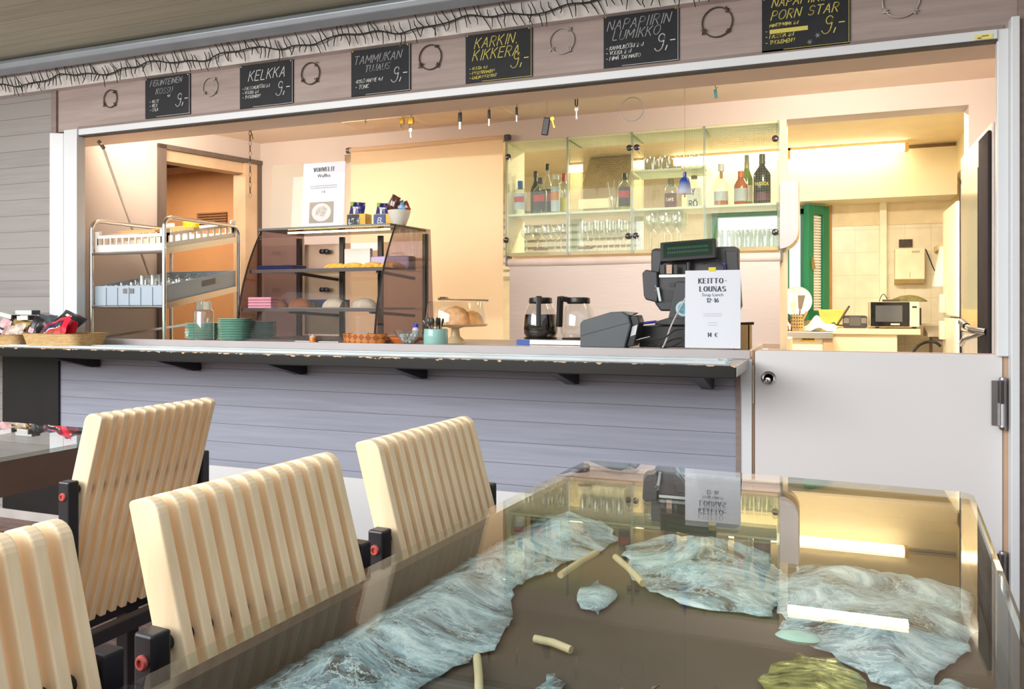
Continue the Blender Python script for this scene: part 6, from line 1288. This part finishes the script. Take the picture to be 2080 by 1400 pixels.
ybn = 7.3; bnx = X(1908, ybn); bn = thing('waste_stand', 'grey waste stand with a lid by the tiled wall', 'bin', (bnx, ybn, 0)); zb_n = P(1908, 668, ybn).z
MB().box(bnx-.06, bnx+.05, ybn-.12, ybn+.12, .0, zb_n-.06).build('body', M('brown_grey_bin', (150, 130, 104), .5), bn); MB().px([(ybn-.16, zb_n-.06), (ybn+.16, zb_n-.06), (ybn+.16, zb_n+.02), (ybn-.16, zb_n-.03)], bnx-.10, bnx+.05).build('lid', M('grey_lid', (186, 172, 146), .45), bn)
cable('thick black hose arching low in the kitchen corner', [P(1850, 722, 6.9), P(1864, 704, 6.95), P(1882, 695, 7.0), P(1900, 696, 7.0), P(1911, 704, 7.0)], .011, m_bc)
# kitchen tubes
for k, (x1, Y, L, nm) in enumerate(((X(1845, 7.19), 7.19, .98, 'lit fluorescent lamp at the end of the kitchen ceiling'), (X(1606, 7.19), 7.19, 1.0, 'lit fluorescent lamp seen through the glass cabinet'), (.467, 5.46, 1.25, 'lit fluorescent lamp nearer the bar on the kitchen ceiling'))):
    z = 2.405; o = thing('fluorescent_lamp', nm, 'lamp', (x1-L/2, Y, z), 'kitchen ceiling lamps')
    MB().box(x1-L, x1, Y-.05, Y+.05, z+.02, zk).build('housing', M('cream_housing', (236, 210, 160), .5), o)
    MB().py(rrect(x1-L+.03, x1-.03, z-.035, z+.02, .012), Y-.045, Y+.045).build('diffuser', M('tube_light', (255, 236, 196), .5, emit=8, var=0), o)
    MB().box(x1-.028, x1, Y-.05, Y+.05, z-.037, z+.02).build('end_cap', M('ochre_cap', (226, 184, 104), .5), o); MB().box(x1-L, x1-L+.028, Y-.05, Y+.05, z-.037, z+.02).build('end_cap', MATS['ochre_cap'], o)
# range hood, counter and venetian blind seen through the glass cabinet
o = MB().px([(6.6, 1.95), (7.3, 1.95), (7.3, 2.44), (7.1, 2.44), (6.95, 2.44), (6.6, 2.03)], X(1195, 6.9), X(1285, 6.9)).build('range_hood', M('hood_steel', (190, 180, 150), .35, .6)); tag(o, 'slanted steel range hood seen through the second cabinet bay', 'hood')
yv_ = 7.66; o = thing('venetian_blind', 'white slatted blind seen glowing through the lower cabinet bays', 'blind', (X(1150, yv_), yv_, 1.3)); m_ = MB(); xv0, xv1 = X(1020, yv_), X(1300, yv_); zv0, zv1 = P(1150, 560, yv_).z, P(1150, 425, yv_).z
for i in range(9): z = zv0+(zv1-zv0)*i/9; m_.box(xv0, xv1, yv_, yv_+.03, z, z+(zv1-zv0)/9*.62)
m_.build('slats', M('bright_slat', (252, 252, 246), .4), o); MB().box(xv0, xv1, yv_-.01, yv_+.04, zv1, zv1+.05).build('head_rail', M('blind_rail', (240, 236, 222), .4), o)

# ================================================================== tables
def table(name, label, loc, rot, wdt, L, group=None):
    """wdt runs along local x, L along local y; top at .786"""
    o = thing(name, label, 'table', loc, group, rot); zt = H-.33
    g_top = G('grey_table_glass', (.92, .95, .93), 2.6, pw=9)
    MB().pz(rrect(-wdt/2, wdt/2, -L/2, L/2, .03, 6), zt-.010, zt).build('glass_top', g_top, o, local=True)
    z0, z1 = zt-.090, zt-.011; zf = zt-.052; t = .018; i_ = .006
    m_ = MB()
    m_.box(-wdt/2+i_, wdt/2-i_, -L/2+i_, -L/2+i_+t, z0, z1).box(-wdt/2+i_, wdt/2-i_, L/2-i_-t, L/2-i_, z0, z1).box(-wdt/2+i_, -wdt/2+i_+t, -L/2+i_+t, L/2-i_-t, z0, z1).box(wdt/2-i_-t, wdt/2-i_, -L/2+i_+t, L/2-i_-t, z0, z1)
    m_.build('apron', M('dark_brown_apron', (84, 64, 56), .6, var=.1), o, local=True)
    MB().box(-wdt/2+i_+t, wdt/2-i_-t, -L/2+i_+t, L/2-i_-t, z0, zf).build('box_floor', M('brown_lining', (84, 72, 64), .7, var=.14, vs=5), o, local=True)
    for sy in (-1, 1): MB().box(.02, .09, sy*(L/2-.20)-.035, sy*(L/2-.20)+.035, .02, z0).box(-.05, .26, sy*(L/2-.20)-.04, sy*(L/2-.20)+.04, 0, .02).build('leg', m_black, o, local=True)
    return o, zf
BLc = Vector((-.489, 1.70)); dl = Vector((.0723, .9974)); nl = Vector((.9974, -.0723)); TW, TL_ = .727, 1.36
tc_ = BLc+nl*TW/2-dl*TL_/2; rot = math.atan2(-dl.x, dl.y)
tb1, zfl = table('glass_table', 'glass-topped table holding crumpled ice-blue film, chairs along one side', (tc_.x, tc_.y, 0), rot, TW, TL_)
tb2, _ = table('glass_table', 'glass-topped brown table under the wicker baskets, cut by the picture edge', (-1.70-.75, 1.65-.40, 0), 0, 1.5, .8)
tb1['group'] = tb2['group'] = 'glass-topped tables'
# contents of the big table's box
def inner(px, py): p = Pz(px, py, zfl+.024); return p
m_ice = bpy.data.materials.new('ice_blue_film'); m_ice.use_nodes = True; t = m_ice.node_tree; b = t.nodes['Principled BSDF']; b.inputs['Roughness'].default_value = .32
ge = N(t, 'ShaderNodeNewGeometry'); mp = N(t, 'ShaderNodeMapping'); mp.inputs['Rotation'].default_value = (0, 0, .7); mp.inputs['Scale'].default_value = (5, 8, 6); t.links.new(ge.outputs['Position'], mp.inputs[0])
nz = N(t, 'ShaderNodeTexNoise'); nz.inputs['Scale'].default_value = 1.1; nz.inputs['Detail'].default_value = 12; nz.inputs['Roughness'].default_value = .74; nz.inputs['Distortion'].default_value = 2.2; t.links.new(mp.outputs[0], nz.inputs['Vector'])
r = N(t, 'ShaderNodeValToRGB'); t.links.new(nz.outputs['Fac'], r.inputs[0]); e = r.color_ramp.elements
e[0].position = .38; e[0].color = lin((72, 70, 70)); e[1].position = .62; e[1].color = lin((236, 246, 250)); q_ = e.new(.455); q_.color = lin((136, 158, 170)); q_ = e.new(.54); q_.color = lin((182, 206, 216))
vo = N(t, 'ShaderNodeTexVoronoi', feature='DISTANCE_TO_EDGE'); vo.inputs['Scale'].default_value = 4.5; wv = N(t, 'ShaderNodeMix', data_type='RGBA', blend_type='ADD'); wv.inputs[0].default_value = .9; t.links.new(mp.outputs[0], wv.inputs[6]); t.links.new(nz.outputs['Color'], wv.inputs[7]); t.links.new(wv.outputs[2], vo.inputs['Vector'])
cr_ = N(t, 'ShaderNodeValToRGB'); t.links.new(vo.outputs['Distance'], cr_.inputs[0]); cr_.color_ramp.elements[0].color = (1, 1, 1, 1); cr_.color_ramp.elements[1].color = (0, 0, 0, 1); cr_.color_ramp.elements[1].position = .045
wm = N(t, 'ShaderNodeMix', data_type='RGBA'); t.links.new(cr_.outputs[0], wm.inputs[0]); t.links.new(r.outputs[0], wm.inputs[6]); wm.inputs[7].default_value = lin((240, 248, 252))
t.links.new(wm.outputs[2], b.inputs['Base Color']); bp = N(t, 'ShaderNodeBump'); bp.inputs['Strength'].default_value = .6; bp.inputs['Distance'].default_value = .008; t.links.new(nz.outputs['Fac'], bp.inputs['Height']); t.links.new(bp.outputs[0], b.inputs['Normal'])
def inside(pt, poly):
    c = False; n = len(poly)
    for i in range(n):
        a, b = poly[i], poly[i-1]
        if (a[1] > pt[1]) != (b[1] > pt[1]) and pt[0] < (b[0]-a[0])*(pt[1]-a[1])/(b[1]-a[1]+1e-12)+a[0]: c = not c
    return c
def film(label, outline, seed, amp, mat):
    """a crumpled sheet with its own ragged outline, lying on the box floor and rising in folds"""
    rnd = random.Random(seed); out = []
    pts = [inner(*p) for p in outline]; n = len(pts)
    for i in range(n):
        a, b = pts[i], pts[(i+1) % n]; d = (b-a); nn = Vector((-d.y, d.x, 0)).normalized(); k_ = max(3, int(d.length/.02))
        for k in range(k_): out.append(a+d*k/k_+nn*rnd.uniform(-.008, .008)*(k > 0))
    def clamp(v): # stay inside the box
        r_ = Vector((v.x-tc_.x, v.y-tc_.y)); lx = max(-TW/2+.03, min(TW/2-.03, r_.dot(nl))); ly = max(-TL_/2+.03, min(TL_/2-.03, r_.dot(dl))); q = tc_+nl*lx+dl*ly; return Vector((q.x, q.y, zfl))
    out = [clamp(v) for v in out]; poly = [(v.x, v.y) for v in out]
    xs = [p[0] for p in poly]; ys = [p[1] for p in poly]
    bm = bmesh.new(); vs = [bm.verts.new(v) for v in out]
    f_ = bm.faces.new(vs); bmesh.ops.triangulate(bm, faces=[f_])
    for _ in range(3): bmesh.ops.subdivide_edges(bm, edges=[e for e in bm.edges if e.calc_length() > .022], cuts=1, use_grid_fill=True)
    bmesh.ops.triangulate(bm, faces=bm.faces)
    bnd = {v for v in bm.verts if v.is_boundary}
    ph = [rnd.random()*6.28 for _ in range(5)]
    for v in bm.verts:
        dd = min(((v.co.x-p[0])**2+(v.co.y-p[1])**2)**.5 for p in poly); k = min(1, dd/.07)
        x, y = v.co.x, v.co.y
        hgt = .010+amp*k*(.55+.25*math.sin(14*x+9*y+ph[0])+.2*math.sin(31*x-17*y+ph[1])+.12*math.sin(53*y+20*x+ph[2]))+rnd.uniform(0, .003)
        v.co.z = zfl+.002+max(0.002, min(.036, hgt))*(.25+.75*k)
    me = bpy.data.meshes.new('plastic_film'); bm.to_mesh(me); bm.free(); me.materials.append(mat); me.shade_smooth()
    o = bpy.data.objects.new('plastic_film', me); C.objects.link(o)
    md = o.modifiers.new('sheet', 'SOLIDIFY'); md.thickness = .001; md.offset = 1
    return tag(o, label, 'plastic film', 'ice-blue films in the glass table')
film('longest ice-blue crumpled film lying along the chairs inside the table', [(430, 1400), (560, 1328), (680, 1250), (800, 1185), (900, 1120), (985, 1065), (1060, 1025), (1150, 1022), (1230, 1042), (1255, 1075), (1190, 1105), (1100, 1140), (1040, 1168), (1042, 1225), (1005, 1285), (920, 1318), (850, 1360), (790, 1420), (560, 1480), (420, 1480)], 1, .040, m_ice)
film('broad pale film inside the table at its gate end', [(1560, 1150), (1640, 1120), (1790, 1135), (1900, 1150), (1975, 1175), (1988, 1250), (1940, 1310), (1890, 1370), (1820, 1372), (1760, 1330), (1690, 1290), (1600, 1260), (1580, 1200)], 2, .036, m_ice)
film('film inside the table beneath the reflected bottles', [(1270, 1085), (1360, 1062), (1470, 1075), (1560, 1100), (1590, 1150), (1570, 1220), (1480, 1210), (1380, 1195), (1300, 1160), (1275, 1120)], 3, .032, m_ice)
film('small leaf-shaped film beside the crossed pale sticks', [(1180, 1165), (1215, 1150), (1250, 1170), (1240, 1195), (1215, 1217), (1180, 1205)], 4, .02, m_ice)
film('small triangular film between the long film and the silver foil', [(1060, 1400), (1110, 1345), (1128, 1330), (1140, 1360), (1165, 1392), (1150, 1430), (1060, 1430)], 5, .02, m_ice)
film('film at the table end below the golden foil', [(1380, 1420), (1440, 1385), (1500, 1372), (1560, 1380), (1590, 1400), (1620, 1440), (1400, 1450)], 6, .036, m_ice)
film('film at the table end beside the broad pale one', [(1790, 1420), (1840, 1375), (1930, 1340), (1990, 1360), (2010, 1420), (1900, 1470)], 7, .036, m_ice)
# sticks, foils and pebble
m_stk = M('peeled_stick', (214, 194, 156), .6, var=.06, vscale=(1, 1, 1), vs=30)
for k, (a, b, nm) in enumerate((((1086, 1266), (1160, 1288), 'pale stick lying crosswise beside the long film'), ((969, 1302), (973, 1390), 'pale stick lying lengthwise before the long film'), ((1138, 1188), (1212, 1140), 'pale crossed stick resting near the small leaf film'), ((1250, 1150), (1306, 1205), 'pale slanting stick pointing from the leaf film toward the foil'))):
    p0, p1 = inner(*a), inner(*b); o = MB().tube([p0, (p0+p1)/2+Vector((0, .002, .001)), p1], .0045, 10).build('stick', m_stk, smooth=True); o.location.z = zfl+.032 if k > 1 else zfl+.002; tag(o, nm+' in the table', 'stick', 'peeled sticks in the glass table')
m_gf = M('gold_crumpled_foil', (228, 192, 112), .25, .7, var=.55, vs=55, vscale=(1, 2.4, 1), bump=1)
def foil(label, outline, seed, mat, amp): o = film(label, outline, seed, amp, mat); o.name = 'crumpled_foil'; o['category'] = 'foil'; del o['group']; return o
foil('crumpled golden foil inside the table beside the pale pebble', [(1560, 1330), (1620, 1290), (1700, 1300), (1760, 1345), (1770, 1390), (1700, 1420), (1590, 1420), (1540, 1380)], 8, m_gf, .012)
foil('thin crumpled silver foil strip inside the table', [(1232, 1362), (1262, 1354), (1300, 1362), (1340, 1354), (1338, 1372), (1290, 1382), (1236, 1386)], 9, M('silver_foil', (206, 206, 190), .25, .7, var=.3, vs=70, bump=.9), .022)
p = inner(1622, 1312); o = MB().lathe([(0, 0), (.6, .2), (.8, .5), (.6, .85), (0, 1)], (0,0,0), 20); o.v = [(p.x+v[0]*.03, p.y+v[1]*.016, zfl+.026+v[2]*.014) for v in o.v]; o = o.build('pebble', M('aqua_pebble', (168, 206, 196), .2), smooth=True); tag(o, 'flat pale aqua pebble beside the golden foil', 'pebble')

# ================================================================== chairs
m_birch = bpy.data.materials.new('birch'); m_birch.use_nodes = True; t = m_birch.node_tree; b = t.nodes['Principled BSDF']; b.inputs['Roughness'].default_value = .42
co = N(t, 'ShaderNodeTexCoord'); mp = N(t, 'ShaderNodeMapping'); mp.inputs['Scale'].default_value = (60, 40, 4); t.links.new(co.outputs['Object'], mp.inputs[0])
oi = N(t, 'ShaderNodeObjectInfo'); nz = N(t, 'ShaderNodeTexNoise'); nz.noise_dimensions = '4D'; nz.inputs['Scale'].default_value = 1; nz.inputs['Detail'].default_value = 5; nz.inputs['Distortion'].default_value = .5; t.links.new(mp.outputs[0], nz.inputs['Vector']); t.links.new(oi.outputs['Random'], nz.inputs['W'])
r = N(t, 'ShaderNodeValToRGB'); t.links.new(nz.outputs['Fac'], r.inputs[0]); r.color_ramp.elements[0].position = .3; r.color_ramp.elements[0].color = lin((230, 202, 162)); r.color_ramp.elements[1].position = .7; r.color_ramp.elements[1].color = lin((247, 225, 190)); t.links.new(r.outputs[0], b.inputs['Base Color'])
m_tube = M('black_steel', (40, 40, 46), .35, .3); m_bolt = M('red_bolt', (196, 92, 84), .35, .3)
NS, LEAN = 12, math.radians(16)
CW = .166                                   # half the distance between the back posts
def slat_profile(L0, L1, d, rt, rb):
    """outline in (forward, along) coordinates; the upper front corner is the big round one"""
    pts = [(-d/2, L0), (d/2, L0)]
    pts += [(d/2-rt+rt*math.cos(math.radians(a)), L1-rt*.9+rt*.9*math.sin(math.radians(a))) for a in range(0, 91, 15)]
    pts += [(-d/2+rb-rb*math.sin(math.radians(a)), L1-rb+rb*math.cos(math.radians(a))) for a in range(0, 91, 30)]
    return pts
def make_chair(label):
    o = thing('slat_chair', label, 'chair', (0, 0, 0), 'birch slat chairs'); pt = .803
    prof = slat_profile(-.285, .1435, .040, .022, .005); cs_, sn_ = math.cos(LEAN), math.sin(LEAN)
    def bk(x): return lambda a, b: (x, a*cs_-b*sn_, .785+a*sn_+b*cs_)
    step = 2*(CW-.0115-.002)/NS; th = step*.54
    for i in range(NS):
        x = -CW+.0135+step*(i+.5)
        if i == 0: s0 = MB().prism(prof, bk(-th/2), bk(th/2)).build('back_slat', m_birch, o, local=True, bevel=.002); s = s0
        else: s = s0.copy(); C.objects.link(s); s.parent = o
        s.location = (x, 0, 0)
    for i in range(NS-1):
        x = -CW+.0135+step*(i+1)
        sp = slat_profile(0, .265, .032, .02, .004); 
        if i == 0: q0 = MB().prism(sp, lambda a, b: (-th/2*.6, .10+b, .505+a), lambda a, b: (th/2*.6, .10+b, .505+a)).build('seat_slat', m_birch, o, local=True, bevel=.002); s = q0
        else: s = q0.copy(); C.objects.link(s); s.parent = o
        s.location = (x, 0, 0)
    MB().tube([(-CW, 0, .785), (CW, 0, .785)], .0075, 12).build('rod', M('black_rod', (30, 28, 28), .4), o, local=True)
    for sx in (-1, 1):
        MB().box(sx*CW-.0115, sx*CW+.0115, -.013, .013, 0, pt).build('leg', m_tube, o, local=True, bevel=.003)
        MB().box(sx*CW-.011, sx*CW+.011, .34, .362, 0, .50).build('leg', m_tube, o, local=True, bevel=.003)
        MB().lathe([(0, .0115), (.0075, .0115), (.0075, .0135), (.006, .0155), (.004, .0155), (.0035, .013), (0, .013)], (sx*CW, 0, .776), 18, Matrix.Rotation(sx*math.pi/2, 3, 'Y')).build('bolt', m_bolt, o, local=True, smooth=True)
        MB().box(sx*CW-.010, sx*CW+.010, .013, .34, .455, .480).build('side_rail', m_tube, o, local=True, bevel=.002)
    MB().box(-CW+.012, CW-.012, .088, .112, .478, .502).build('back_rail', m_tube, o, local=True, bevel=.002)
    MB().box(-CW+.016, CW-.016, -.012, .012, .485, .512).build('stretcher', m_tube, o, local=True, bevel=.002)
    MB().box(.05, .082, .09, .122, 0, .478).build('leg', m_tube, o, local=True, bevel=.003)
    MB().box(-CW+.010, CW-.010, .341, .361, .478, .500).build('front_rail', m_tube, o, local=True, bevel=.002)
    return o
rot_r = math.atan2(-nl.x, nl.y)     # local +y looks across the big table
c0 = make_chair('birch slat chair drawn up to the big glass table, middle of its row of three')
c0.location = (-.600, .772, 0); c0.rotation_euler = (0, 0, rot_r)
copy_thing(c0, (-.581, 1.167, 0), 'birch slat chair at the big glass table, standing closest to the bar', rot_r)
copy_thing(c0, (-.632, .392, 0), 'birch slat chair at the big glass table, cut off by the picture corner', rot_r)
copy_thing(c0, (-1.281, 1.240, 0), 'birch slat chair with its back toward the big table, facing the brown table', math.pi/2)
# wooden seat beside the brown table
p = Pz(24, 1092, .46); o = thing('stool', 'low stool with a brown wooden seat at the picture edge', 'stool', (p.x-.13, p.y, 0))
MB().box(p.x-.30, p.x, p.y-.035, p.y+.045, .432, .46).build('seat', M('brown_pine', (222, 156, 92), .5, var=.1, vscale=(2, 20, 20)), o, bevel=.004)
for dx in (-.26, -.05):
    for dy in (-.015, .025): MB().box(p.x+dx-.014, p.x+dx+.014, p.y+dy-.014, p.y+dy+.014, 0, .435).build('leg', m_tube, o)
